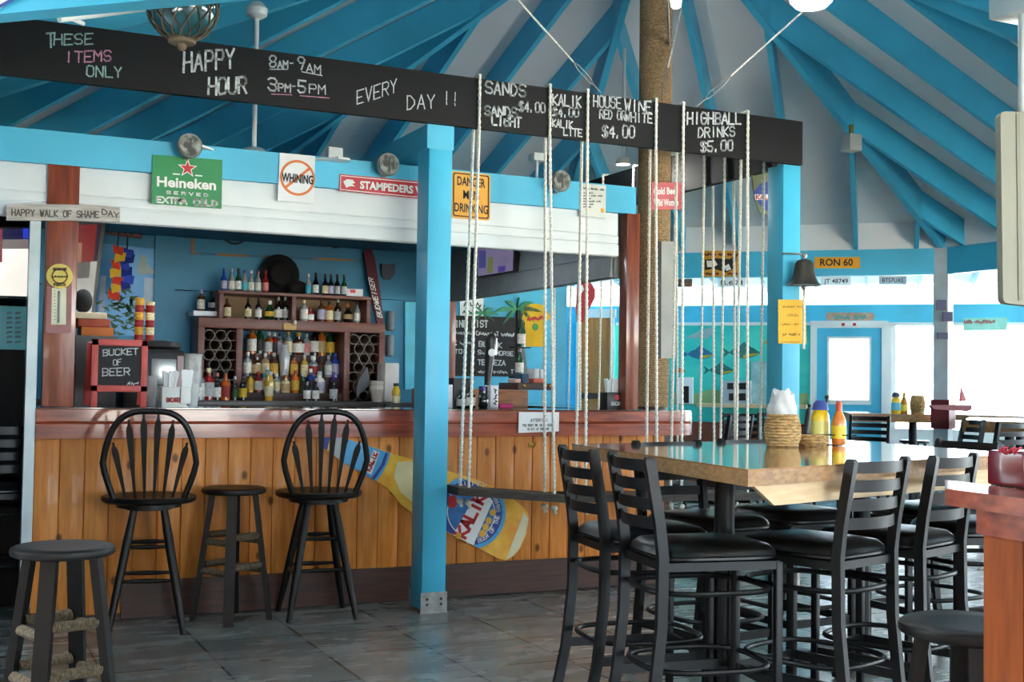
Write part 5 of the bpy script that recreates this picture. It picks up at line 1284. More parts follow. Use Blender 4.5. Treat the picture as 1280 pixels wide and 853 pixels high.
letters(t, 'chalk_lettering', CHALK, [('BUCKET', (128, 445), (173, 443), 7.5, .006, .05), ('OF', (141, 457), (152, 456), 7, .005, .05), ('BEER', (127, 470), (163, 469), 9, .006, .05), ('^@#', (158, 482), (174, 481), 5, .004, .05)], planeY(ya + .006))
# straw and napkin holders
def paper_bundle(b, c, n, r, h, spread):
    rr = random.Random(5)
    for i in range(n):
        a, k = rr.uniform(0, 2 * PI), math.sqrt(rr.random()) * r
        x, y = c[0] + math.cos(a) * k, c[1] + math.sin(a) * k * .6
        b.tube([(x, y, c[2]), (x + math.cos(a) * spread * k / r, y + math.sin(a) * spread * .5, c[2] + h * rr.uniform(.9, 1.03))], .006, 6)
def holder(c, wd, label, bodym, text, tm_, straws=True):
    t = thing('bar_caddy', label, 'napkin caddy', c)
    b = MB(); x, y, z = c; b.bbox((x - wd / 2, y - .05, z + .004), (x + wd / 2, y + .05, z + .115), .006); b.bbox((x + wd * .22, y - .07, z + .02), (x + wd * .62, y + .04, z + .112), .006); b.box((x - wd / 2, y - .055, z), (x + wd * .55, y + .055, z + .006)); obj('caddy_body', b, bodym, parent=t)
    b = MB(); strokes(b, text, (x - wd * .32, y - .0515, z + .03), (wd * .60, 0, 0), (0, 0, .022), .006); obj('lettering', b, tm_, parent=t)
    b = MB(); paper_bundle(b, (x - wd * .2, y, z + .09), 34, wd * .26, .115, .02); obj('straws', b, PAPER, parent=t)
    b = MB(); V = []; [b.prism([(x + wd * .28 + i * .006, y - .05 + i * .004, z + .1), (x + wd * .54 + i * .003, y - .05 + i * .004, z + .1), (x + wd * .62 + i * .003, y - .052 + i * .005, z + .2 + .008 * (i % 3)), (x + wd * .24 + i * .004, y - .052 + i * .005, z + .195 + .01 * ((i + 1) % 3))], (0, .0015, 0)) for i in range(8)]; obj('napkins', b, PAPER, parent=t)
    return t, b
cpos = ony(768, 510, 6.97)
t, _ = holder((float(cpos[0]), 6.97, 1.151), .17, 'black napkin and straw caddy on the counter beside the brown corner post', BLACKP, 'BACARDI', WPRINT)
b = MB(); b.disc((float(cpos[0]) - .012, 6.917, 1.151 + .082), .018, (0, -1, 0), .001, 18); obj('round_emblem', b, mat('red_emblem', (190, 60, 66)), parent=t)
p = ony(216, 508, 7.05); t, _ = holder((float(p[0]), 7.05, 1.151), .14, 'white napkin and straw caddy with red lettering beside the menu board', mat('white_plastic', (226, 226, 222), rough=.4), 'BACARDI', RED)
# stacks of clear cups
def cup_stack(x, y, Y, n, label, r=.038):
    p = ony(x, y, Y); t = thing('cup_stack', label, 'cups', (p[0], Y, 1.151)); 
    b = MB(); prof = []
    for i in range(n): prof += [(r * .82, .0 + i * .022), (r, .075 + i * .022), (r * 1.06, .078 + i * .022)]
    prof = sorted(prof, key=lambda q: q[1]); b.lathe([(r * .8, 0), (r, .075)] + [(r * (1.06 if k % 2 else 1.0), .078 + k * .011) for k in range(2 * n)], (float(p[0]), Y, 1.151), 18); obj('cups', b, mat('frosted_plastic', (206, 212, 212), rough=.3, alpha=.8), parent=t)
cup_stack(240, 500, 7.15, 3, 'short stack of clear plastic cups right of the white caddy'); cup_stack(188, 500, 7.2, 5, 'stack of clear plastic cups behind the red menu board', .034)
# drinks machine with two paper cup towers
p = ony(190, 480, 8.0); t = thing('blender_machine', 'black drinks machine with a steel front behind the menu board', 'drinks machine', (p[0], 8.0, .96))
x = float(p[0]); b = MB(); b.bbox((x - .19, 7.95, .96), (x + .20, 8.3, 1.50), .03); b.lathe([(.15, 0), (.17, .02), (.16, .05), (.05, .065)], (x + .03, 8.12, 1.50), 24, sy=.8); obj('housing', b, BLACKP, parent=t)
b = MB(); b.bbox((x - .02, 7.935, 1.27), (x + .14, 7.95, 1.44), .01); obj('steel_front', b, STEEL, parent=t)
b = MB(); b.box((x + .145, 7.937, 1.26), (x + .185, 7.95, 1.46)); obj('maroon_panel', b, mat('maroon_panel', (100, 20, 30), rough=.3), parent=t)
b = MB(); b.lathe([(.09, 0), (.095, .2), (.1, .22)], (x + .24, 8.1, 1.26), 20); b.lathe([(.07, 0), (.07, .26)], (x + .24, 8.1, 1.0), 16); obj('mixing_cup', b, GALV, parent=t)
for i, (xx, yy, m_, l) in enumerate(((173, 412, 'gold', 'left of two thin towers of stacked printed cups'), (186.5, 409, 'cream', 'right of two thin towers of stacked printed cups'))):
    q = ony(xx, 440, 8.1); t2 = thing('cup_tower', l, 'cups', (q[0], 8.1, 1.50)); b = MB(); h = float(ony(xx, 376 + 1.5 * i, 8.1)[2]) - 1.50
    prof = []; z = 0
    while z < h: prof += [(.026, z), (.03, z + .022)]; z += .024
    b.lathe(prof, (float(q[0]), 8.1, 1.50), 14, mis=[(k // 4) % 2 for k in range(len(prof) - 1)]); obj('cups', b, [bmat(m_, 'label'), mat('red_label', BC['red'])], parent=t2)
# red boxes piled at the left of the opening
p = ony(115, 400, 7.9)
zb = 1.57
b = MB(); b.box((float(p[0]) - .10, 7.8, .9), (float(p[0]) + .14, 8.1, zb)); obj('till_cabinet', b, mat('dark_till', (40, 28, 28), rough=.4), label='dark cabinet under the pile of boxes behind the brown post', cat='cabinet')
for i, (dx, h, c_, l) in enumerate(((.02, .055, (200, 110, 40), 'orange box lowest in the pile behind the brown post'), (.0, .05, (170, 70, 44), 'brick red box in the middle of the pile behind the brown post'), (-.02, .04, (216, 200, 170), 'cream box on top of the pile behind the brown post'))):
    b = MB(); b.bbox((float(p[0]) - .09 + dx, 7.82, zb), (float(p[0]) + .10 + dx, 8.05, zb + h), .006); obj('box', b, mat('box_card_%d' % i, c_, rough=.6), label=l, cat='box', group='boxes piled behind the brown post'); zb += h
# bits on the bar wall
TR = planeY(9.852)
b = MB(); b.prism([tuple(TR(*p)) for p in ((239, 288), (243, 288), (243, 315), (300, 318), (350, 320), (440, 324), (462, 325), (462, 327.5), (350, 323), (300, 321), (239, 318))], (0, .008, 0)); obj('trim_4', b, mat('worn_tan_trim', (150, 116, 66), rough=.7, rgb2=(40, 110, 140), scale=5, ramp=(.42, .55)), kind='structure')
b = MB(); b.prism([tuple(TR(*p)) for p in ((505, 378), (519, 378.5), (519, 487), (505, 487))], (0, -.03, 0)); obj('trim_5', b, mat('lit_column_cyan', (84, 196, 222), rough=.5), kind='structure')  # lighter cyan stands in for a lit blue column
b = MB(); b.prism([tuple(TR(*p)) for p in ((519.5, 378), (521.5, 378), (521.5, 487), (519.5, 487))], (0, -.035, 0)); obj('trim_6', b, WHITE, kind='structure')
for x, y0, y1, l in ((488, 389, 414, 'upper grey cup dispenser on the bar wall beside the shelf unit'), (487, 419, 446, 'lower grey cup dispenser on the bar wall beside the shelf unit')):
    p0, p1 = ony(x, y1, 9.80), ony(x, y0, 9.80); b = MB(); b.lathe([(.026, 0), (.034, .01), (.036, float(p1[2] - p0[2]) - .02), (.03, float(p1[2] - p0[2]))], tuple(p0), 16); t = thing('cup_dispenser', l, 'dispenser', tuple(p0)); obj('tube', b, mat('grey_plastic', (110, 124, 132), rough=.4), parent=t)
    b = MB(); b.box((p0[0] - .012, 9.80, p0[2] + .03), (p0[0] + .012, 9.86, p0[2] + .07)); obj('wall_clip', b, GALV, parent=t)
hp = ony(106, 371, 7.86); t = thing('black_cap', 'black peaked cap standing behind the pile of boxes by the brown post', 'cap', (hp[0], 7.95, 1.715))
b = MB(); b.sphere((float(hp[0]), 7.95, 1.79), .075, 18, 12, sc=(.75, 1.0, 1.0)); obj('crown', b, mat('black_cloth', (16, 16, 18), rough=.9), parent=t)
b = MB(); b.prism([(hp[0] - .055, 7.93, 1.77), (hp[0] - .13, 7.90, 1.735), (hp[0] - .14, 7.98, 1.73), (hp[0] - .055, 8.0, 1.76)], (0, 0, .008)); obj('peak', b, MATS['black_cloth'], parent=t)
# two televisions
def tv(name_l, quad, at, nrm, items, BZ=(1.06, 1.06, 1.06)):
    P = [np.array(at(*q)) for q in quad]; nv = np.array(nrm, float)
    t = thing('television', name_l, 'television', tuple(sum(P) / 4)); c = sum(P) / 4
    b = MB(); b.prism([tuple(c + (p - c) * np.array(BZ) + nv * .004) for p in P], tuple(nv * .05)); obj('casing', b, BLACKP, parent=t)
    u = P[1] - P[0]; v = P[3] - P[0]
    for nm, (x0, y0, x1, y1), m_, k in items:
        b = MB(); q = [(P[0] * (1 - x) + P[1] * x) * (1 - y) + (P[3] * (1 - x) + P[2] * x) * y - nv * (.002 + .0012 * k) for x, y in ((x0, y0), (x1, y0), (x1, y1), (x0, y1))]; b.prism([tuple(s_) for s_ in q], tuple(nv * .001)); obj(nm, b, m_, parent=t)
    return t, P, u, v
def scr(n_, c_, e=.9):
    m = mat(n_, c_, rough=.2, emit=e * .14, var=.08, scale=4); bs = m.node_tree.nodes['Principled BSDF']
    for l in list(bs.inputs['Base Color'].links): m.node_tree.links.remove(l)
    bs.inputs['Base Color'].default_value = (.01, .01, .01, 1); return m
tv('television showing a bright picture in the dark opening at the left edge', [(-24, 287), (46, 285.5), (45, 371), (-24, 369)], planeY(7.3), (0, 1, 0), [('screen', (0, 0, 1, 1), scr('screen_white', (236, 232, 222), 1.6), 0), ('picture_dark', (.0, 0, .98, .16), scr('screen_navy', (40, 40, 90), .7), 1), ('picture_blue', (.75, .0, .97, .15), scr('screen_blue', (50, 70, 210), .9), 2), ('picture_red', (0.0, 0, .38, .5), scr('screen_rose', (170, 80, 90), .7), 2), ('picture_grey', (.35, .16, .98, .30), scr('screen_grey', (150, 140, 136), .8), 2)])
pt = np.array(ony(110, 340, 8.2)); nv = np.array([math.sin(-.95), math.cos(-.95), 0.0]) ; nv = np.array([-.80, .60, 0])
tvp = lambda x, y: onpl(x, y, pt, nv)
tv('television with a news speaker seen from the side beyond the brown post', [(86, 282), (126, 280), (114, 392), (84, 394)], tvp, nv, [('screen', (0, 0, 1, 1), scr('screen_studio', (206, 204, 190), .8), 0), ('picture_red', (.1, 0, .95, .42), scr('screen_red', (150, 30, 22), .7), 1), ('picture_suit', (.2, .42, .75, .6), scr('screen_suit', (120, 116, 110), .7), 2), ('picture_head', (.18, .2, .42, .45), scr('screen_face', (200, 140, 110), .7), 2), ('picture_dark', (.86, 0, 1, .42), scr('screen_dark', (60, 40, 60), .5), 2)], (1.34, 1.34, 1.10))
tv('television with a lilac picture on the grey board under the fascia', [(597.5, 311), (642, 313), (641, 338.5), (597.5, 345.5)], planeX(3.97), (1, 0, 0), [('screen', (0, 0, 1, 1), scr('screen_lilac', (150, 140, 180), .6), 0), ('picture_text', (.03, .05, .24, .72), scr('screen_indigo', (90, 90, 160), .6), 1), ('picture_plant', (.30, .32, .45, .95), scr('screen_olive', (130, 140, 80), .6), 1), ('picture_flower', (.6, .72, .8, .98), scr('screen_violet', (100, 80, 170), .6), 1)])
# sky picture on the wall and the snack strips before it
pw = planeY(9.85)
t = thing('sky_poster', 'big blue sky poster with a pale cloud on the bar wall', 'poster', tuple(pw(170, 400))); b = MB(); b.prism([pw(125, 304), pw(209, 313), pw(206, 420), pw(120, 420)], (0, .005, 0)); obj('sheet', b, mat('sky_print', (52, 140, 210), rough=.4, rgb2=(96, 176, 224), scale=2), parent=t)
b = MB(); A7 = planeY(9.847); b.prism([A7(171, 338), A7(176, 318), A7(182, 320), A7(184, 330), A7(193, 340), A7(190, 343), A7(172, 343)], (0, .001, 0)); obj('cloud', b, mat('cloud_print', (150, 172, 170), rough=.5), parent=t)
b = MB(); b.prism([A7(180, 347), A7(198, 349), A7(198, 402), A7(179, 402)], (0, .001, 0)); obj('paper_list', b, mat('bluish_paper', (176, 196, 214), rough=.6), parent=t); b = MB(); b.prism([A7(126, 345), A7(133, 345), A7(130, 390), A7(123, 390)], (0, .001, 0)); obj('paper_list', b, mat('bluish_paper', (176, 196, 214), rough=.6), parent=t)
rp = random.Random(11); b = MB()
for i in range(70):
    x, y = rp.uniform(128, 178), rp.uniform(366, 414); a = rp.uniform(0, 6.28); b.prism([A7(x, y), A7(x + 15 * math.cos(a), y + 10 * math.sin(a)), A7(x + 8 * math.cos(a + .5), y + 7 * math.sin(a + .5))], (0, .0008, 0))
obj('palm_fronds', b, mat('green_print', (36, 98, 50), rough=.5), parent=t)
t = sign('wall_plaque', 'dark red lettered board above the snack strips', 'sign', 9.80, [(133, 281), (177.5, 286), (177, 298.5), (133, 293)], mat('oxblood_board', (96, 36, 40), rough=.5), .02)
letters(t, 'lettering', mat('faded_gold_lettering', (150, 110, 90)), [('FLANKERS BAR', (137, 291), (175, 295), 5, .010)], planeY(9.796))
for k, (xa, xb, ya_, yb, c1, c2, l) in enumerate(((148, 143, 310, 376, (206, 60, 30), (226, 180, 50), 'red and yellow snack bags clipped on a hanging strip'), (159.5, 157.5, 314, 362, (44, 70, 170), (30, 50, 130), 'blue snack bags clipped on a hanging strip'))):
    pa, pb_ = np.array(ony(xa, ya_, 9.45)), np.array(ony(xb, yb, 9.45)); t = thing('snack_strip', l, 'snacks', tuple(pb_))
    b = MB(); b.tube([tuple(pa + np.array([0, .015, .12])), tuple(pb_ + np.array([0, .015, 0]))], .006, 6); obj('strip', b, BLACKP, parent=t)
    n = 7 - k
    for i in range(n):
        c = pa + (pb_ - pa) * ((i + .3) / n); e = .037 + .004 * math.sin(i * 2.3); c = c + np.array([.010 * math.sin(i * 1.7 + k), -.01 * (i % 2), 0]); w1, w2 = .012 * math.sin(i * 2.1), .010 * math.sin(i * 3.3 + 1)
        b = MB(); b.prism([tuple(c + np.array(q)) for q in ((-e + w1, 0, .036 + w2), (-e * .3, .006, .030), (e + w1, 0, .032 - w2), (e * .94, -.014, -.036 - w2), (0, -.02, -.030), (-e * .94, -.012, -.034 + w2))], (0, .014, 0)); obj('snack_bag', b, mat('bag_red' if k == 0 else 'bag_blue', c1, rough=.35) if i % 2 == 0 else mat('bag_yellow' if k == 0 else 'bag_navy', c2, rough=.35), parent=t)
# wall bits: wooden trims and cable
b = MB(); c = ony(295, 285, 9.84); b.tube([tuple(np.array(ony(270 + 48 * i / 12, 288 + 17 * math.sin(PI * i / 12), 9.84))) for i in range(13)], .009, 8); obj('cable', b, BLACKP, label='black cable drooping along the top of the bar wall', cat='cable')
b = MB(); b.disc(tuple(ony(419, 306, 9.83)), .035, (0, -1, 0), .03, 18); obj('vent_disc', b, mat('dark_disc', (40, 40, 44)), label='small dark disc high on the bar wall', cat='disc')
t = sign('wall_emblem', 'faded shield picture on the bar wall right of the paddle', 'picture', 9.82, [(477, 330), (494, 330), (494, 342), (488, 350), (480, 349), (477, 342)], mat('faded_shield', (60, 70, 80), rough=.6), .01)

# ------------------------------------------------------------------ right part behind the counter
# white towel dispenser, soap and cup near the tall blue post
yx = 9.2; x0, x1 = float(ony(481, 480, yx)[0]), float(ony(499, 480, yx)[0]); b = MB(); b.bbox((x0, yx, WT), (x1, yx + .2, float(ony(490, 454, yx)[2])), .01); t = thing('paper_dispenser', 'tall white paper dispenser behind the bar beside the blue post', 'dispenser', ((x0 + x1) / 2, yx, WT)); obj('case', b, mat('warm_white_plastic', (206, 204, 198), rough=.5), parent=t)
p = ony(495, 505, 8.9); bottle(float(p[0]), 8.9, .985 + .13, .19, 'shaker', 'yellow', 'cream', 'black', 'yellow dish soap bottle before the white paper dispenser', 'soap by the dispenser', 'soap_bottle')
b = MB(); b.bbox((float(p[0]) - .12, 8.8, .9), (float(p[0]) + .1, 9.0, WT - .001), .01); obj('sink_ledge', b, mat('dark_sink', (50, 52, 54), rough=.3, metal=.5), label='dark steel ledge under the yellow soap bottle', cat='ledge')
p = ony(473, 500, 9.3); t = thing('paper_cups', 'crumpled white paper bag standing on the worktop', 'paper bag', (p[0], 9.3, WT)); b = MB(); b.lathe([(.05, 0), (.06, .05), (.075, .1), (.07, .13), (.082, .165), (.06, .17)], (float(p[0]), 9.3, WT), 9); obj('bag', b, mat('dull_paper', (196, 188, 178), rough=.8), parent=t, smooth=0)
p = ony(452, 480, 9.42); t = thing('grey_bag', 'limp grey bag hanging before the right wine rack', 'bag', (p[0], 9.42, 1.0)); b = MB(); b.prism([(float(ony(x, y, 9.42)[0]), 9.42 + .02 * math.sin(i * 2.1), float(ony(x, y, 9.42)[2])) for i, (x, y) in enumerate(((459, 459), (462, 470), (461, 482), (455, 488), (447, 496), (445, 488), (449, 474)))], (0, .05, 0)); obj('cloth', b, mat('grey_cloth', (112, 114, 118), rough=.8), parent=t)
# tall tap handle, black boxes, cartons on the counter right of the blue post
yt = 7.75
ZI = 1.0
b = MB(); b.bbox((2.95, 7.45, 0), (3.95, 7.95, .965), .006); t = thing('bar_sink_unit', 'steel working unit behind the counter under the tap', 'unit', (3.4, 7.7, 0)); obj('case', b, GALV, parent=t)
b = MB(); b.bbox((2.93, 7.43, .965), (3.97, 7.97, .99), .006); obj('rim', b, STEEL, parent=t)
def at_px(x, Y): return float(ony(x, 470, Y)[0])
def zpx(x, y, Y): return float(ony(x, y, Y)[2])
xt = at_px(611, 7.6); t = thing('beer_tap', 'tall black beer tap handle with a silver top on the bar', 'beer tap', (xt, 7.6, .99))
b = MB(); b.lathe([(.05, 0), (.04, .04), (.028, .08), (.03, .2), (.05, .22)], (xt - .01, 7.6, .99), 18); obj('tap_body', b, STEEL, parent=t)
b = MB(); z1, z2 = zpx(611, 482, 7.6), zpx(613, 430, 7.6); b.tube([(xt - .02, 7.6, 1.2), (xt - .01, 7.6, z1), (xt + .01, 7.6, z2)], [.014, .022, .036], 14); b.sphere((xt + .012, 7.6, z2 + .02), .046, 16, 10, sc=(.9, .6, 1.2)); obj('handle', b, BLACKP, parent=t)
b = MB(); b.prism([(at_px(607, 7.62), 7.62, zpx(607, 444, 7.62)), (at_px(610.5, 7.62), 7.62, zpx(610, 421, 7.62)), (at_px(621.5, 7.62), 7.62, zpx(621, 423, 7.62)), (at_px(621, 7.62), 7.62, zpx(621, 444, 7.62))], (0, .03, 0)); obj('silver_top', b, STEEL, parent=t)
b = MB(); b.disc((at_px(614.5, 7.55), 7.555, zpx(614, 441, 7.55)), .026, (0, -1, 0), .006, 18); obj('badge', b, PAPER, parent=t)
for nm, l, cat_, x0, x1, y0, y1, Y, m_ in (('carton', 'tall white carton with black script on the counter right of the tap', 'carton', 613.5, 623.5, 482, 511, 7.25, PAPER), ('carton', 'white carton half hidden behind the tall blue post', 'carton', 557, 566.5, 481, 511, 7.25, PAPER),
        ('ice_bin', 'black boxy bin on the counter beside the tall blue post', 'bin', 567, 591, 473, 511, 7.45, BLACKP), ('napkin_box', 'dark box behind the white script carton', 'box', 606, 613, 483, 509, 7.3, mat('charcoal_card', (52, 52, 56)))):
    xa, xb = at_px(x0, Y), at_px(x1, Y); b = MB(); zz0 = 1.151 if Y < 7.36 else .99; b.bbox((xa, Y, zz0), (xb, Y + .1, zpx((x0 + x1) / 2, y0, Y)), .005); t = thing(nm, l, cat_, ((xa + xb) / 2, Y, zz0)); obj('case', b, m_, parent=t)
    if nm == 'carton' and x0 > 600:
        b = MB(); strokes(b, '@%#', (xb - .012, Y - .001, 1.17), (0, 0, .11), (-.03, 0, 0), .008); obj('lettering', b, INK, parent=t)
def stand(x, Y, z, hpx, kind, g_, l_, c_, lab, grp='loose bottles by the tap'):
    p = ony(x, 480, Y); d = float(np.dot(np.array([.428, .904, 0]), p)); return bottle(float(p[0]), Y, z, hpx / F * d, kind, g_, l_, c_, lab, grp)
stand(604, 7.2, 1.151, 27, 'round', 'black', None, 'purple', 'round black bottle with a purple neck before the tap')
stand(577, 7.2, 1.151, 22, 'squat', 'black', 'silver', 'black', 'squat black jar with a silver label beside the tall blue post')
stand(588, 7.25, 1.151, 26, 'squat', 'dark', 'white', 'dark', 'squat dark jar second from the tall blue post')
stand(649, 8.6, float(ony(649, 470, 8.6)[2]), 34, 'wine', 'green', 'white', 'silver', 'green bottle with white label, lower of the pair beside the wine list')
stand(651, 8.6, float(ony(651, 434, 8.6)[2]), 34, 'wine', 'green', 'white', 'green', 'green bottle with white label, upper of the pair beside the wine list')
b = MB(); x_ = float(ony(650, 470, 8.6)[0]); b.box((x_ - .015, 8.63, 1.0), (x_ + .015, 8.66, 1.9)); b.box((x_ - .07, 8.55, zpx(649, 470, 8.6) - .02), (x_ + .07, 8.66, zpx(649, 470, 8.6))); b.box((x_ - .07, 8.55, zpx(651, 434, 8.6) - .008), (x_ + .07, 8.66, zpx(651, 434, 8.6))); obj('bottle_rack', b, mat('black_wire', (26, 30, 28)), label='narrow black upright rack holding two green bottles', cat='rack')
p = ony(632, 507, 7.1); b = MB(); b.tube([(float(p[0]) - .045, 7.1, 1.168), (float(p[0]) + .045, 7.1, 1.168)], .016, 12); t = thing('marker_pen', 'pink roll lying on the counter right of the tap', 'roll', (float(p[0]), 7.1, 1.152)); obj('roll', b, mat('magenta_plastic', (196, 44, 110), rough=.4), parent=t)
# side work bench with wooden drawer and boxes
b = MB(); ZD = zpx(665, 488, 8.2); b.bbox((3.50, 8.1, .985), (3.98, 9.3, ZD), .01); t = thing('wooden_drawer', 'worn wooden drawer unit behind the bar right of the tap', 'drawer', (3.75, 8.6, .985)); obj('case', b, wood('worn_wood', (170, 110, 70), (130, 78, 48), (2, 2, 9), rough=.5), parent=t)
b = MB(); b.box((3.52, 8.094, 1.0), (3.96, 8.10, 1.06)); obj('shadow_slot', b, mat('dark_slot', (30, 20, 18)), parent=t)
b = MB(); b.box((3.5, 8.1, 0), (3.98, 9.3, .985)); obj('drawer_base', b, DARKW, label='dark cupboard under the worn wooden drawer unit', cat='cupboard')
x0, x1 = at_px(644, 8.3), at_px(687, 8.3); t = thing('cash_box', 'brown case with brass corners on the wooden drawer unit', 'case', ((x0 + x1) / 2, 8.35, ZD)); b = MB(); b.bbox((x0, 8.25, ZD + .001), (x1, 8.6, zpx(665, 479, 8.3)), .006); obj('case', b, mat('brown_leather', (74, 52, 48), rough=.45), parent=t); b = MB(); [b.sphere((x, 8.246, ZD + .03), .014, 8, 6) for x in (x0 + .05, x1 - .03)]; obj('corner', b, BRASS, parent=t)
zt_ = zpx(665, 479, 8.3)
for i, (x0, x1, dz0, dz1, c_, l) in enumerate(((665, 681, 0, .035, (226, 110, 80), 'coral box on the brown case'), (666, 672, .035, .11, (220, 224, 226), 'left of two small white boxes on the coral box'), (673.5, 679, .035, .105, (226, 230, 232), 'right of two small white boxes on the coral box'), (651, 659, 0, .07, (40, 70, 96), 'dark blue carton on the brown case'), (642, 649, 0, .03, (200, 160, 140), 'small pinkish box at the end of the brown case'))):
    b = MB(); b.bbox((at_px(x0, 8.35), 8.32, zt_ + dz0 + .001), (at_px(x1, 8.35), 8.45, zt_ + dz1), .003); obj('box', b, mat('small_box_%d' % i, c_, rough=.5), label=l, cat='box', group='small boxes on the brown case')

# ------------------------------------------------------------------ palm wall: wine list, shirt, notices
nP = NRM[0]; wP = PLW(nP, PALM - .03); EX = tuple(np.array([*azd(nP), 0]) * .03)
W_ = lambda off: PLW(nP, PALM - .03 - off)
t = sign('wine_list_board', 'black wine list chalkboard on the bright blue wall', 'chalkboard', 0, [(556, 394), (648, 397), (647, 471), (556, 470)], BLACKB, at=wP, ext=EX)
letters(t, 'chalk_lettering', CHALK, [('WINE LIST', (563, 409), (610, 409), 8, .014, .05), ('%^#@&^%#', (563, 418), (594, 419), 4.5, .009, .06), ('C^#@%&^ @T %#^&@^', (595, 419), (643, 421), 5, .009, .06), ('SE %^#@', (563, 431), (590, 431), 5, .009, .06), ('BL^#K', (598, 433), (628, 435), 6, .011, .06), ('TTO', (563, 442), (578, 442), 5, .009, .06), ('S%#@ HORSE', (597, 443), (642, 445), 5, .009, .06), ('TEQUEZA', (597, 456), (632, 457), 6, .011, .06), ('#@%^ &#^@% T', (597, 467), (642, 467), 4.5, .009, .06)], W_(.003))
t = sign('wall_notice', 'white sheet of small pictures above the wine list', 'notice', 0, [(575, 373), (604.5, 371), (604.5, 396), (575, 396)], PAPER, at=PLW(nP, PALM - .025), ext=tuple(np.array([*azd(nP), 0]) * .02))
letters(t, 'lettering', INK, [('@%@', (579, 384), (602, 384), 8, .012), ('^#%&@#', (578, 392), (602, 392), 5, .01)], PLW(nP, PALM - .027))
t = thing('yellow_shirt', 'small yellow t-shirt hanging on the blue wall beside the painted palm', 't-shirt', tuple(wP(668, 434)))
b = MB(); q_ = [(656, 382), (664, 380), (672, 380), (681, 382), (688, 397), (683, 403), (681, 400), (683, 434), (655, 433), (656, 402), (651, 405)]; b.prism([wP(*p) for p in q_], tuple(np.array([*azd(nP), 0]) * .02)); obj('shirt', b, mat('yellow_cotton', (226, 180, 36), rough=.85), parent=t)
letters(t, 'lettering', RED, [('@#%^&', (659, 401), (682, 399), 5, .02)], W_(.003))
b = MB(); b.disc(tuple(W_(.002)(669, 409)), .04, tuple(-np.array([*azd(nP), 0])), .003, 14); obj('green_motif', b, mat('green_motif', (70, 150, 70)), parent=t)
PG = mat('painted_palm_green', (44, 140, 96), rough=.6, var=.15); PT = mat('painted_palm_trunk', (110, 120, 120), rough=.6)
def painted_palm(c, R, label, trunk=None):
    t = thing('painted_palm', label, 'mural', tuple(wP(*c))); b = MB()
    for a, L in ((-1.35, 1.0), (-.55, .95), (.1, 1.0), (.75, 1.0), (1.35, 1.05), (2.0, .8), (2.7, .7), (-2.2, .8)):
        P = []; n = 7; up, dn = [], []
        for i in range(n + 1):
            f = i / n; x = c[0] + math.sin(a) * R * L * f; y = c[1] - math.cos(a) * R * L * f * .8 + 9 * f * f * R / 34
            wd = 4.2 * math.sin(PI * min(1, f * .9 + .1)) * R / 34; up.append((x, y - wd)); dn.append((x, y + wd * .6))
        for i in range(n): b.prism([W_(.0)(*up[i]), W_(.0)(*up[i + 1]), W_(.0)(*dn[i + 1]), W_(.0)(*dn[i])], tuple(np.array([*azd(nP), 0]) * .028))
    obj('fronds', b, PG, parent=t)
    if trunk: b = MB(); b.prism([W_(-.004)(*p) for p in trunk], tuple(np.array([*azd(nP), 0]) * .02)); obj('trunk', b, PT, parent=t)
painted_palm((647, 388), 30, 'tall green palm painted on the blue wall behind the yellow shirt', [(645, 388), (650, 388), (660, 470), (652, 470)])
painted_palm((604, 392), 20, 'smaller green palm painted on the blue wall above the wine list')
# ------------------------------------------------------------------ beyond the blue corner post: red float, orange door, white frame
b = MB(); sd0, sd1 = sa(727, 450), sa(765, 450); zd = za(750, 398)
b2 = MB(); slab(b2, NA, OUT + .02, sa(722), sa(767), zd, BB, .05); obj('outdoor_view_over_door', b2, mat('lavender_outdoor_view', (150, 186, 226), rough=.6), kind='structure')  # coloured board stands in for the outdoor view above the door
window('window_3', NA, -OUT * t8, sa(700), 0.3, BB, OUT)  # hidden window added to let daylight onto the palm wall
b2 = MB(); slab(b2, NA, OUT, sa(700), sa(722), 0, BB, .05); obj('wall_strip', b2, MATS['bright_blue_wall'], kind='structure')
slab(b, NA, OUT - .06, sd0, sd1, 0, zd, .05); dr = obj('door_2', b, wood('orange_pine_door', (198, 128, 60), (176, 104, 44), (5, 5, .8), rough=.4), kind='structure')
b = MB(); slab(b, NA, OUT - .08, sd0, sd1, za(750, 430) - .75, za(750, 430) - .67, .02); obj('dark_rail', b, DARKW, parent=dr)
b = MB(); slab(b, NA, OUT - .09, sa(722), sa(727.5), 0, zd + .1, .08); slab(b, NA, OUT - .09, sa(722), sa(770), zd, zd + .12, .08); slab(b, NA, OUT - .09, sa(764), sa(768), 0, zd + .1, .08); obj('trim_3', b, WHITE, kind='structure')
rb = ray(733, 375) * 14.0 + EYE
t = thing('vinyl_float', 'big red vinyl float hanging between the blue corner post and the orange door', 'float', (rb[0], rb[1], rb[2] - .3))
pr_ = lambda x, y: onpl(x, y, rb, np.array([.428, .904, 0])); b = MB()
b.prism([tuple(pr_(*p)) for p in ((722, 356), (730, 351), (738, 353), (744, 362), (744, 372), (738, 384), (732, 392), (729, 404), (722, 402), (720, 385))], (.04, .1, 0)); obj('body', b, mat('red_vinyl', (206, 30, 50), rough=.3), parent=t, smooth=60)
b = MB(); b.prism([tuple(pr_(*p) - np.array([.002, .004, 0])) for p in ((723, 362), (728, 356), (730, 362), (725, 370))], (.0, .003, 0)); obj('white_patch', b, WPRINT, parent=t)
b = MB(); q_ = pr_(732, 352); b.tube([tuple(q_), (q_[0], q_[1], 3.02)], .01, 6); obj('cord', b, ROPE, parent=t)

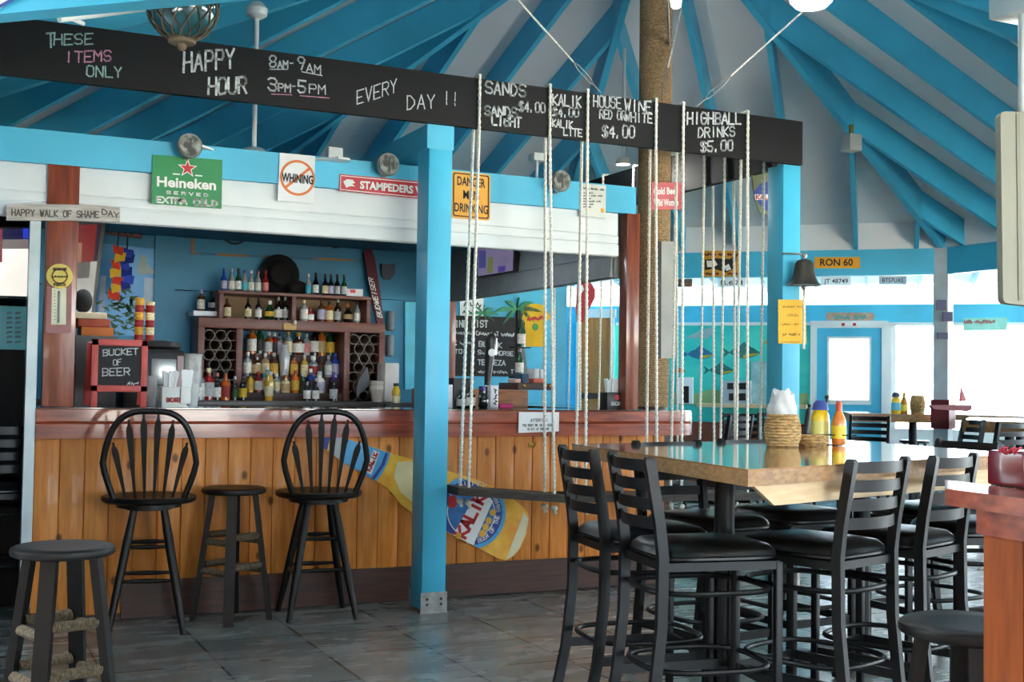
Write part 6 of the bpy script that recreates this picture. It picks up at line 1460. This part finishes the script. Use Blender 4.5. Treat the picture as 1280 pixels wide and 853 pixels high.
# ------------------------------------------------------------------ sea mural fish (painted patches on the mural wall)
wM = PLW(NA, OUT - .002); nA3 = np.array([*azd(NA), 0])
def patch(b, pts, off=.0): b.prism([PLW(NA, OUT + .018 - off)(*p) for p in pts], tuple(nA3 * .004))
mural = thing('sea_mural', 'turquoise sea mural with painted fish along the back wall', 'mural', tuple(wM(920, 500)))
def fish(cx, cy, L, flip, c1, c2, nm):
    b = MB(); s = -1 if flip else 1
    body = [(-.5, 0), (-.35, -.2), (-.05, -.34), (.25, -.25), (.5, .02), (.3, .2), (0, .32), (-.3, .2)]
    patch(b, [(cx + s * x * L, cy + y * L * .62) for x, y in body], .004); patch(b, [(cx + s * x * L, cy + y * L * .62) for x, y in ((-.45, 0), (-.72, -.28), (-.62, 0), (-.72, .28))], .004)
    patch(b, [(cx + s * x * L, cy + y * L * .62) for x, y in ((-.2, -.28), (-.02, -.55), (.2, -.26))], .003)
    o = obj(nm, b, mat('fish_' + c1[0], c1[1], rough=.6), parent=mural, smooth=0)
    b = MB(); patch(b, [(cx + s * x * L, cy + y * L * .62) for x, y in ((-.05, .3), (.28, .16), (.48, .03), (.2, .05), (-.05, .14))], .007); obj('belly', b, mat('fish_yellow', (196, 170, 40), rough=.6), parent=o, smooth=0)
B1, B2_ = ('blue', (40, 112, 150)), ('green', (36, 116, 110))
fish(876, 443, 34, False, B1, None, 'painted_fish'); fish(931, 441, 40, False, B2_, None, 'painted_fish'); fish(902, 463, 32, False, B2_, None, 'painted_fish'); fish(962, 428, 16, True, ('gold', (210, 160, 50)), None, 'painted_fish'); fish(850, 464, 14, False, ('orange', (200, 120, 60)), None, 'painted_fish')
b = MB(); patch(b, [(856, 423), (874, 414), (894, 408), (892, 416), (884, 423)], .004); obj('painted_ray', b, mat('ray_grey', (150, 180, 190), rough=.6), parent=mural, smooth=0)
b = MB(); patch(b, [(842, 492), (1010, 492), (1010, 506), (842, 506)], .003); patch(b, [(862, 494), (892, 486), (905, 493)], .0035); obj('painted_sand', b, mat('sand_paint', (160, 190, 130), rough=.6), parent=mural, smooth=0)
# things against the mural: stereo, white frame, shelf ledge
stz = float(PLW(NA, OUT - .2)(930, 505)[2])
b = MB(); slab(b, NA, OUT - .35, sa(905) - .3, sa(1010), stz - .05, stz, .33); obj('ledge', b, PALEW, label='pale wooden ledge along the foot of the sea mural', cat='ledge')
pS = PLW(NA, OUT - .2)
def boxpx(name, label, cat, x0, y0, x1, y1, a, th, m):
    q = PLW(NA, a); P = [np.array(q(x0, y0)), np.array(q(x1, y0)), np.array(q(x1, y1)), np.array(q(x0, y1))]; t = thing(name, label, cat, tuple((P[2] + P[3]) / 2)); b = MB(); b.prism([tuple(p) for p in P], tuple(nA3 * th)); obj('case', b, m, parent=t); return t
t = boxpx('stereo', 'pale grey stereo set on the ledge before the sea mural', 'stereo', 903, 476, 938, 505, OUT - .22, .2, mat('pale_silver', (176, 190, 200), rough=.4))
b = MB(); [b.prism([PLW(NA, OUT - .224)(*p) for p in ((x0, y0), (x1, y0), (x1, y1), (x0, y1))], tuple(nA3 * .003)) for x0, y0, x1, y1 in ((909, 479, 933, 487), (911, 492, 917, 501), (921, 492, 932, 501))]; obj('dark_panel', b, BLACKP, parent=t)
t = boxpx('picture_board', 'white square frame standing left of the stereo', 'frame', 845, 472, 866, 505, OUT - .3, .06, PAPER)
b = MB(); b.prism([PLW(NA, OUT - .304)(*p) for p in ((852, 483), (861, 483), (861, 504), (852, 504))], tuple(nA3 * .003)); obj('dark_field', b, BLACKP, parent=t)
t = boxpx('poster_board', 'pale grey coral print leaning at the right end of the sea mural', 'print', 939, 452, 966, 505, OUT - .06, .03, mat('pale_coral_print', (130, 180, 186), rough=.6, rgb2=(170, 200, 204), scale=12))
t = boxpx('grey_panel', 'narrow grey panel fixed to the mast behind the ropes', 'panel', 0, 0, 1, 1, OUT, .01, PAPER) if False else None
YG = 6.965; A8 = planeY(YG); P = [A8(827, 302), A8(846, 302), A8(845, 448), A8(826, 448)]
t = thing('mast_panel', 'narrow grey panel with a black side fixed to the mast', 'panel', tuple(A8(835, 448))); b = MB(); b.prism([tuple(p) for p in P], (0, .05, 0)); obj('panel', b, mat('dull_grey_panel', (170, 172, 166), rough=.5), parent=t); b = MB(); b.prism([tuple(A8(*p)) for p in ((822.5, 302), (826.8, 302), (826.3, 448), (822, 448))], (0, .05, 0)); obj('black_side', b, BLACKP, parent=t)
# boards and plates on the far header
hA = PLW(NA, APO - .045)
def plate(name, label, cat, quad, m, at, items, ink, nrm=nA3, th=.008):
    t = sign(name, label, cat, 0, quad, m, at=at, ext=tuple(np.array(nrm) * th))
    return t
H2 = PLW(NA, APO - .047)
t = plate('number_plate', 'yellow number plate on the far blue beam right of the bell', 'number plate', [(1018, 321.5), (1075, 321.5), (1075, 335.5), (1018, 335.5)], AMBER, hA, 0, 0)
letters(t, 'lettering', INK, [('RON 60', (1025, 332.3), (1066, 332.1), 8.6, .02)], H2, 'f')
t = plate('cartoon_sign', 'yellow and black picture sign on the far blue beam behind the ropes', 'sign', [(879, 313.5), (924, 313.5), (924, 346), (879, 346)], mat('ochre_sign', (216, 160, 40), rough=.5), hA, 0, 0)
letters(t, 'lettering', mat('maroon_print2', (120, 40, 34)), [('%^#&@ #^% &@#%^', (881, 319.5), (923, 319.5), 3.4, .012), ('#@^%& ^ #%&@', (881, 343.5), (923, 343.5), 3.4, .012)], H2)
b = MB(); b.prism([H2(*p) for p in ((881, 325), (895, 323), (912, 324), (921, 319), (918, 336), (908, 341), (892, 336), (881, 338))], tuple(nA3 * .001)); obj('black_blot', b, INK, parent=t)
H3 = PLW(NA, APO - .049); b = MB(); b.prism([H3(*p) for p in ((883, 326), (894, 326), (897, 331), (892, 334), (884, 334))], tuple(nA3 * .001)); b.prism([H3(*p) for p in ((905, 333), (911, 330), (914, 337), (908, 339))], tuple(nA3 * .001)); obj('white_shapes', b, WPRINT, parent=t)
pO = PLW(NA, APO + .5)
for k, (lbl, x0, y0, x1, y1, m_, tx, ik) in enumerate((('white number plate with a red dot under the far beam right of the bell', 1026, 345, 1064, 357, PAPER, 'JT 48749', INK), ('pale number plate under the far beam left of the grey post', 1099, 345.5, 1133, 356, mat('pale_plate', (190, 196, 206)), 'BT57UAS', INK), ('white plate with a red end under the far beam behind the ropes', 897, 348, 932, 359, PAPER, 'B.621', INK))):
    t = plate('number_plate', lbl, 'number plate', [(x0, y0), (x1, y0), (x1, y1), (x0, y1)], m_, pO, 0, 0)
    letters(t, 'lettering', ik, [(tx, (x0 + 4, y1 - 2.8), (x1 - 4, y1 - 2.8), 5.6, .01)], PLW(NA, APO + .498), 'f')
t = plate('small_picture', 'small dark picture under the far beam left behind the ropes', 'picture', [(847, 349), (865, 349), (865, 359), (847, 359)], mat('dark_picture', (60, 60, 84), rgb2=(150, 90, 30), scale=20), pO, 0, 0)
# beer crest hanging beside the blue post
YQ = 6.9; A9 = planeY(YQ)
t = sign('shield_sign', 'blue and green beer shield half hidden by the blue post', 'sign', 0, [(939, 213), (975, 213), (975, 262), (962, 269), (950, 266), (944, 250)], mat('olive_print', (112, 120, 80), rough=.5), at=A9, ext=(0, .01, 0))
b = MB(); A10 = planeY(YQ - .002); b.prism([A10(*p) for p in ((942, 240), (950, 230), (960, 227), (975, 228), (975, 262), (962, 266), (949, 256))], (0, .001, 0)); obj('blue_field', b, BLUEP, parent=t)
b = MB(); A11 = planeY(YQ - .004); b.prism([A11(*p) for p in ((943, 243), (975, 243), (975, 250), (944, 250))], (0, .001, 0)); obj('white_band', b, WPRINT, parent=t)
letters(t, 'lettering', RED, [('KALIK', (944.5, 249), (972, 249), 5, .008)], planeY(YQ - .006))
# signs over the door and the window
wF = PLW(NA, OUT - .01); t = plate('driftwood_sign', 'grey rounded driftwood board over the blue door', 'sign', [(1034, 391), (1091, 391), (1094, 396), (1090, 401), (1034, 401), (1032, 396)], mat('pinkish_driftwood', (196, 160, 142), rough=.8, var=.1, scale=12), wF, 0, 0, th=.03)
letters(t, 'lettering', mat('sea_green_lettering', (110, 170, 160)), [('^#%@ &#^', (1043, 399), (1082, 399), 5.5, .02, .04)], PLW(NA, OUT - .012))
t = plate('door_sticker', 'small red and white strip on the door lintel', 'sign', [(1052, 404), (1070, 404), (1070, 407.5), (1052, 407.5)], WPRINT, PLW(NA, OUT - .04), 0, 0)
b = MB(); [b.prism([PLW(NA, OUT - .042)(*p) for p in ((x, 404), (x + 4, 404), (x + 4, 407.5), (x, 407.5))], tuple(nA3 * .001)) for x in (1052, 1066)]; obj('red_square', b, RED, parent=t)
wB = PLW(NA, OUT - .05); nB3 = nA3
t = plate('mint_sign', 'pale mint lettered sign on the bright window right of the grey post', 'sign', [(1204, 398), (1259, 397), (1259, 413), (1204, 413.5)], mat('mint_board', (150, 216, 206), rough=.5), wB, 0, 0, nrm=nB3)
letters(t, 'lettering', mat('faded_red', (190, 130, 124)), [('%#^@', (1205, 404.5), (1215, 404.5), 5, .016), ('#%^&@#', (1218, 404.5), (1244, 404), 5, .016)], PLW(NA, OUT - .054))

# ------------------------------------------------------------------ far tables and stools
def far_table(label, px4, zt_, ped, edge):
    C = [np.array(onz(x, y, zt_)) for x, y in px4]; c = sum(C) / 4
    t = thing('high_table', label, 'table', (c[0], c[1], 0)); b = MB(); b.prism([tuple(p) for p in C], (0, 0, -.006)); obj('glossy_top', b, TABW, parent=t)
    b = MB(); b.prism([(p[0], p[1], zt_ - .006) for p in C], (0, 0, -edge)); obj('plank_edge', b, TABE, parent=t)
    for x, d in ped:
        p = ray(x, 540) * d; b = MB(); b.cyl((p[0], p[1], .02), (p[0], p[1], zt_ - edge), .045, n=16); b.cyl((p[0], p[1], 0), (p[0], p[1], .03), .3, n=20); obj('pedestal', b, BLACKM, parent=t)
    return t
def qd(x0, d0, x1, d1, x2, d2, x3, d3): return [(ray(x, 500) * d + EYE) for x, d in ((x0, d0), (x1, d1), (x2, d2), (x3, d3))]
def far_table2(label, corners, zt_, ped, edge):
    C = [np.array([p[0], p[1], zt_]) for p in corners]; c = sum(C) / 4
    t = thing('high_table', label, 'table', (c[0], c[1], 0)); b = MB(); b.prism([tuple(p) for p in C], (0, 0, -.006)); obj('glossy_top', b, TABW, parent=t)
    b = MB(); b.prism([(p[0], p[1], zt_ - .006) for p in C], (0, 0, -edge)); obj('plank_edge', b, TABE, parent=t)
    for x, d in ped:
        p = ray(x, 540) * d + EYE; b = MB(); b.cyl((p[0], p[1], .02), (p[0], p[1], zt_ - edge), .045, n=16); b.cyl((p[0], p[1], 0), (p[0], p[1], .03), .28, n=20); obj('pedestal', b, BLACKM, parent=t)
    return t
far_table2('high plank table before the far windows carrying the small basket', qd(1062, 12.9, 1166, 12.9, 1166, 14.1, 1052, 14.1), 1.06, ((1141, 13.3),), .085)
far_table2('high plank table at the far right with a stool before it', qd(1203, 11.2, 1340, 10.6, 1340, 12.2, 1212, 12.6), 1.04, ((1262, 11.6),), .10)
far_table2('long window ledge table under the right hand windows', qd(1190, 13.6, 1330, 12.6, 1340, 13.2, 1195, 14.1), 1.05, ((1275, 13.3),), .06)
GF = 'black ladder back stools far back in the room'
def far_stool(x, d, th, l):
    p = ray(x, 540) * d; dup(lad, (p[0], p[1], 0), th, l, GF)
far_stool(897, 11.5, .35, 'black ladder back stool before the sea mural nearest the bar corner')
far_stool(928, 12.2, 2.6, 'black ladder back stool below the stereo facing the room')
far_stool(985, 12.9, 2.9, 'black ladder back stool behind the straw napkin basket')
far_stool(1080, 11.8, 2.2, 'black ladder back stool before the blue door')
far_stool(1183, 11.0, 1.25, 'black ladder back stool seen from the side below the grey post')
far_stool(1235, 10.3, .05, 'black ladder back stool pushed under the far right table')
far_stool(1290, 10.6, .05, 'black ladder back stool at the right edge of the far right table')
p = ray(1143, 550) * 14.4; dup(rs, (p[0], p[1], 0), .2, 'round backless stool under the far table by the windows')
# dark stool glimpsed through the opening at the left edge
def left_stool(x, Y, th, l):
    p = ony(x, 600, Y); dup(lad, (p[0] - .1, Y, 0), th, l, 'stools in the dark opening')
left_stool(18, 7.2, .1, 'black stool standing in the dark opening at the left edge')
# teal lit cooler in the dark opening
pc = planeY(7.5); x0, x1 = float(pc(-30, 410)[0]), float(pc(37, 410)[0]); z0_, z1_ = float(pc(20, 437)[2]), float(pc(20, 383)[2])
t = thing('bottle_cooler', 'teal lit cooler window in the dark opening under the television', 'cooler', ((x0 + x1) / 2, 7.5, z0_)); b = MB(); b.bbox((x0, 7.5, z0_), (x1, 7.8, z1_), .01); obj('case', b, mat('teal_glow_plastic', (110, 178, 186), rough=.3, emit=.04), parent=t)
b = MB(); [b.tube([(float(pc(x, y)[0]), 7.496, float(pc(x, y)[2])), (float(pc(x + 7, y - 1.5)[0]), 7.496, float(pc(x, y - 1)[2]))], .007, 6) for y in range(392, 434, 6) for x in (8, 19)]; obj('white_scrawl', b, WPRINT, parent=t)
b = MB(); b.box((x0, 7.5, 0), (x1, 7.8, z0_ - .002)); obj('cooler_stand', b, mat('dark_cabinet', (30, 20, 20)), label='dark cabinet under the teal cooler in the left opening', cat='cabinet')

# ------------------------------------------------------------------ things on the near high table
def basket(x, y, z, r, h, label, bulge=.04, name='straw_basket'):
    t = thing(name, label, 'basket', (x, y, z)); b = MB(); prof = [(r * .9, 0)]
    n = int(h / .0135)
    for i in range(n):
        f = (i + .5) / n; rr = r * (.94 + bulge * math.sin(PI * f) / r * .3 + .06 * math.sin(PI * f)); prof += [(rr - .002, h * i / n + .001), (rr + .003, h * (i + .5) / n)]
    prof += [(r * .93, h), (r * .86, h), (r * .84, h * .2)]
    b.lathe(prof, (x, y, z), 30); obj('weave', b, BASKET, parent=t); return t
def tpos(x, y): p = onz(x, y, ZTB); return float(p[0]), float(p[1])
bx, by = tpos(978, 559); d_ = float(np.dot(np.array([.428, .904, 0]), [bx, by, 0])); pm = F / d_
t = basket(bx, by, ZTB, 19.5 / pm, 41 / pm, 'tall round straw basket stuffed with white napkins on the near table')
b = MB(); n = 48; V = []; h0, h1 = 38 / pm, 69 / pm
prof = [(.86, h0), (1.0, h0 + .012), (1.04, h0 + .03), (.95, h0 + .05), (.82, h0 + .065), (.74, h1 - .01), (.70, h1), (.3, h1 - .01), (.05, h1 - .03)]
for k, (r_, z_) in enumerate(prof):
    for j in range(n):
        a = 2 * PI * j / n; f = 1 + .10 * math.sin(5 * a + .9 * k) + .06 * math.sin(9 * a + 1.7 * k)
        V.append((bx + math.cos(a) * r_ * f * 17 / pm, by + math.sin(a) * r_ * f * 17 / pm, ZTB + z_ + (.012 * math.sin(3 * a + 1) + .007 * math.sin(7 * a) if 3 < k else 0)))
m_ = len(prof); b.add(V, [(i * n + j, i * n + (j + 1) % n, (i + 1) * n + (j + 1) % n, (i + 1) * n + j) for i in range(m_ - 1) for j in range(n)] + [tuple((m_ - 1) * n + j for j in range(n))])
obj('napkins', b, PAPER, parent=t, smooth=60)
x, y = tpos(1015, 558.5); t = basket(x, y, ZTB, 16.5 / pm, 15 / pm, 'low straw basket before the yellow bottle on the near table')
x, y = tpos(1025, 556); 
def sauce(x, y, z, h, kind, c1, c2, cc, label):
    t = thing('sauce_bottle', label, 'bottle', (x, y, z), 0, 'sauce bottles on the tables'); w_ = h * .5
    prof = [(.42, 0), (.48, .05), (.48, .5), (.45, .66), (.34, .76), (.22, .80)] if kind == 'squeeze' else [(.34, 0), (.37, .05), (.37, .48), (.32, .60), (.17, .76), (.13, .82)]
    b = MB(); b.lathe([(r * w_, q * h) for r, q in prof], (x, y, z), 22, sy=.75); obj('body', b, mat(c1[0], c1[1], rough=.25, coat=.3), parent=t)
    b = MB(); lo, hi = (.18, .52) if kind == 'squeeze' else (.14, .44); rr = np.interp([lo, (lo + hi) / 2, hi], [q for r, q in prof], [r for r, q in prof]) * w_ + .001
    b.lathe([(rr[0], lo * h), (rr[1], (lo + hi) / 2 * h), (rr[2], hi * h)], (x, y, z), 22, sy=.75); obj('label', b, mat(c2[0], c2[1], rough=.4), parent=t)
    b = MB(); r1 = prof[-1][0] * w_ * 1.15; b.lathe([(r1 * 1.5 if kind == 'squeeze' else r1, .78 * h), (r1 * 1.3 if kind == 'squeeze' else r1, .92 * h), (r1 * .7, h)], (x, y, z), 16); obj('cap', b, mat(cc[0], cc[1], rough=.4), parent=t)
    return t
s1 = sauce(x, y, ZTB + .004, 57 / pm, 'squeeze', ('mustard_yellow', (240, 200, 40)), ('pale_yellow_label', (226, 216, 120)), ('blue_cap', (70, 84, 160)), 'yellow squeeze bottle with a blue cap on the near table')
x2, y2 = tpos(1048.5, 557); sauce(x2, y2, ZTB + .004, 56 / pm, 'pour', ('hot_orange', (226, 130, 44)), ('bright_yellow_label', (246, 214, 40)), ('coral_cap', (220, 90, 60)), 'orange sauce bottle right of the yellow squeeze bottle')
x3, y3 = tpos(1038, 553); b = MB(); t = thing('table_caddy', 'black wire caddy round the sauce bottles on the near table', 'caddy', (x3, y3, ZTB))
b.box((x - .05, y - .06, ZTB), (x2 + .05, y2 + .06, ZTB + .004)); 
for z in (.05,): b.tube([(x - .055, y - .06, ZTB + z), (x2 + .055, y2 - .06, ZTB + z), (x2 + .055, y2 + .06, ZTB + z), (x - .055, y + .06, ZTB + z)], .003, 6, closed=True)
obj('tray', b, mat('black_wire', (26, 30, 28)), parent=t); b = MB(); b.cyl((x3, y3 + .03, ZTB), (x3, y3 + .03, ZTB + 62 / pm), .006, n=8); b.sphere((x3, y3 + .03, ZTB + 62 / pm), .011, 8, 6); obj('handle_post', b, MATS['black_wire'], parent=t)
x4, y4 = tpos(1008, 553); t = thing('pepper_mill', 'slim black mill leaning behind the low straw basket', 'mill', (x4, y4, ZTB)); b = MB(); b.tube([(x4 - .01, y4, ZTB + .002), (x4 + .008, y4, ZTB + 30 / pm), (x4 + .016, y4, ZTB + 46 / pm)], [.014, .015, .012], 12); b.sphere((x4 + .018, y4, ZTB + 50 / pm), .010, 8, 6); obj('body', b, BLACKP, parent=t)
# on the far window table
def fpos(x, d): p = ray(x, 520) * d; return float(p[0]), float(p[1])
x, y = fpos(1147, 12.8); basket(x, y, 1.06, .068, .20, 'small straw basket on the far table before the window', name='straw_basket')
x, y = fpos(1120, 12.7); sauce(x, y, 1.06, .23, 'squeeze', ('mustard_yellow', 0), ('cyan_label_far', (90, 190, 210)), ('grey_cap', (90, 100, 120)), 'yellow and cyan sauce bottle on the far table')
x, y = fpos(1130, 12.75); sauce(x, y, 1.06, .23, 'pour', ('amber_sauce', (190, 130, 30)), ('bright_yellow_label', 0), ('mustard_yellow', 0), 'amber sauce bottle between the cyan one and the far basket')
# model boat on the red band of the grey post
p = ray(1194, 512) * 12.3 + EYE; rt = np.array([.904, -.428, 0])
t = thing('model_boat', 'small dark red model boat with a pink sail on the bracket of the grey post', 'model boat', tuple(p)); b = MB()
b.prism([tuple(p + rt * x + np.array([0, 0, z])) for x, z in ((-.22, 0), (.12, -.02), (.17, .0), (.17, .045), (-.25, .04))], (.03, .07, 0)); obj('hull', b, mat('dark_red_hull', (130, 40, 48), rough=.4), parent=t)
b = MB(); b.prism([tuple(p + rt * x + np.array([.015, .03, z])) for x, z in ((.05, .08), (.13, .09), (.07, .24))], (.004, .008, 0)); b.prism([tuple(p + rt * x + np.array([.015, .03, z])) for x, z in ((.065, .04), (.072, .04), (.072, .25), (.065, .25))], (.004, .008, 0)); obj('sail', b, mat('pink_sail', (226, 130, 140), rough=.7), parent=t)
# caddy on the side counter at the right edge
p = onz(1281, 610, ZF); t = thing('red_caddy', 'dark red napkin caddy with a pink frill on the side counter', 'napkin caddy', (p[0], p[1], ZF))
b = MB(); b.bbox((p[0] - .014, p[1] - .01, ZF + .001), (p[0] + .10, p[1] + .09, ZF + .075), .006); obj('holder', b, mat('dark_red_plastic', (112, 18, 34), rough=.25, coat=.4), parent=t)
b = MB(); rr = random.Random(9)
for i in range(16):
    a = np.array([p[0] - .012 + .008 * rr.random(), p[1] + .01 + rr.random() * .06, ZF + .068]); b.tube([tuple(a), tuple(a + np.array([-.012 * rr.random(), 0, .008])), tuple(a + np.array([-.018 + .03 * rr.random(), -.008, .016]))], .0022, 5)
obj('frill', b, mat('rose_paper', (206, 70, 96), rough=.7), parent=t)
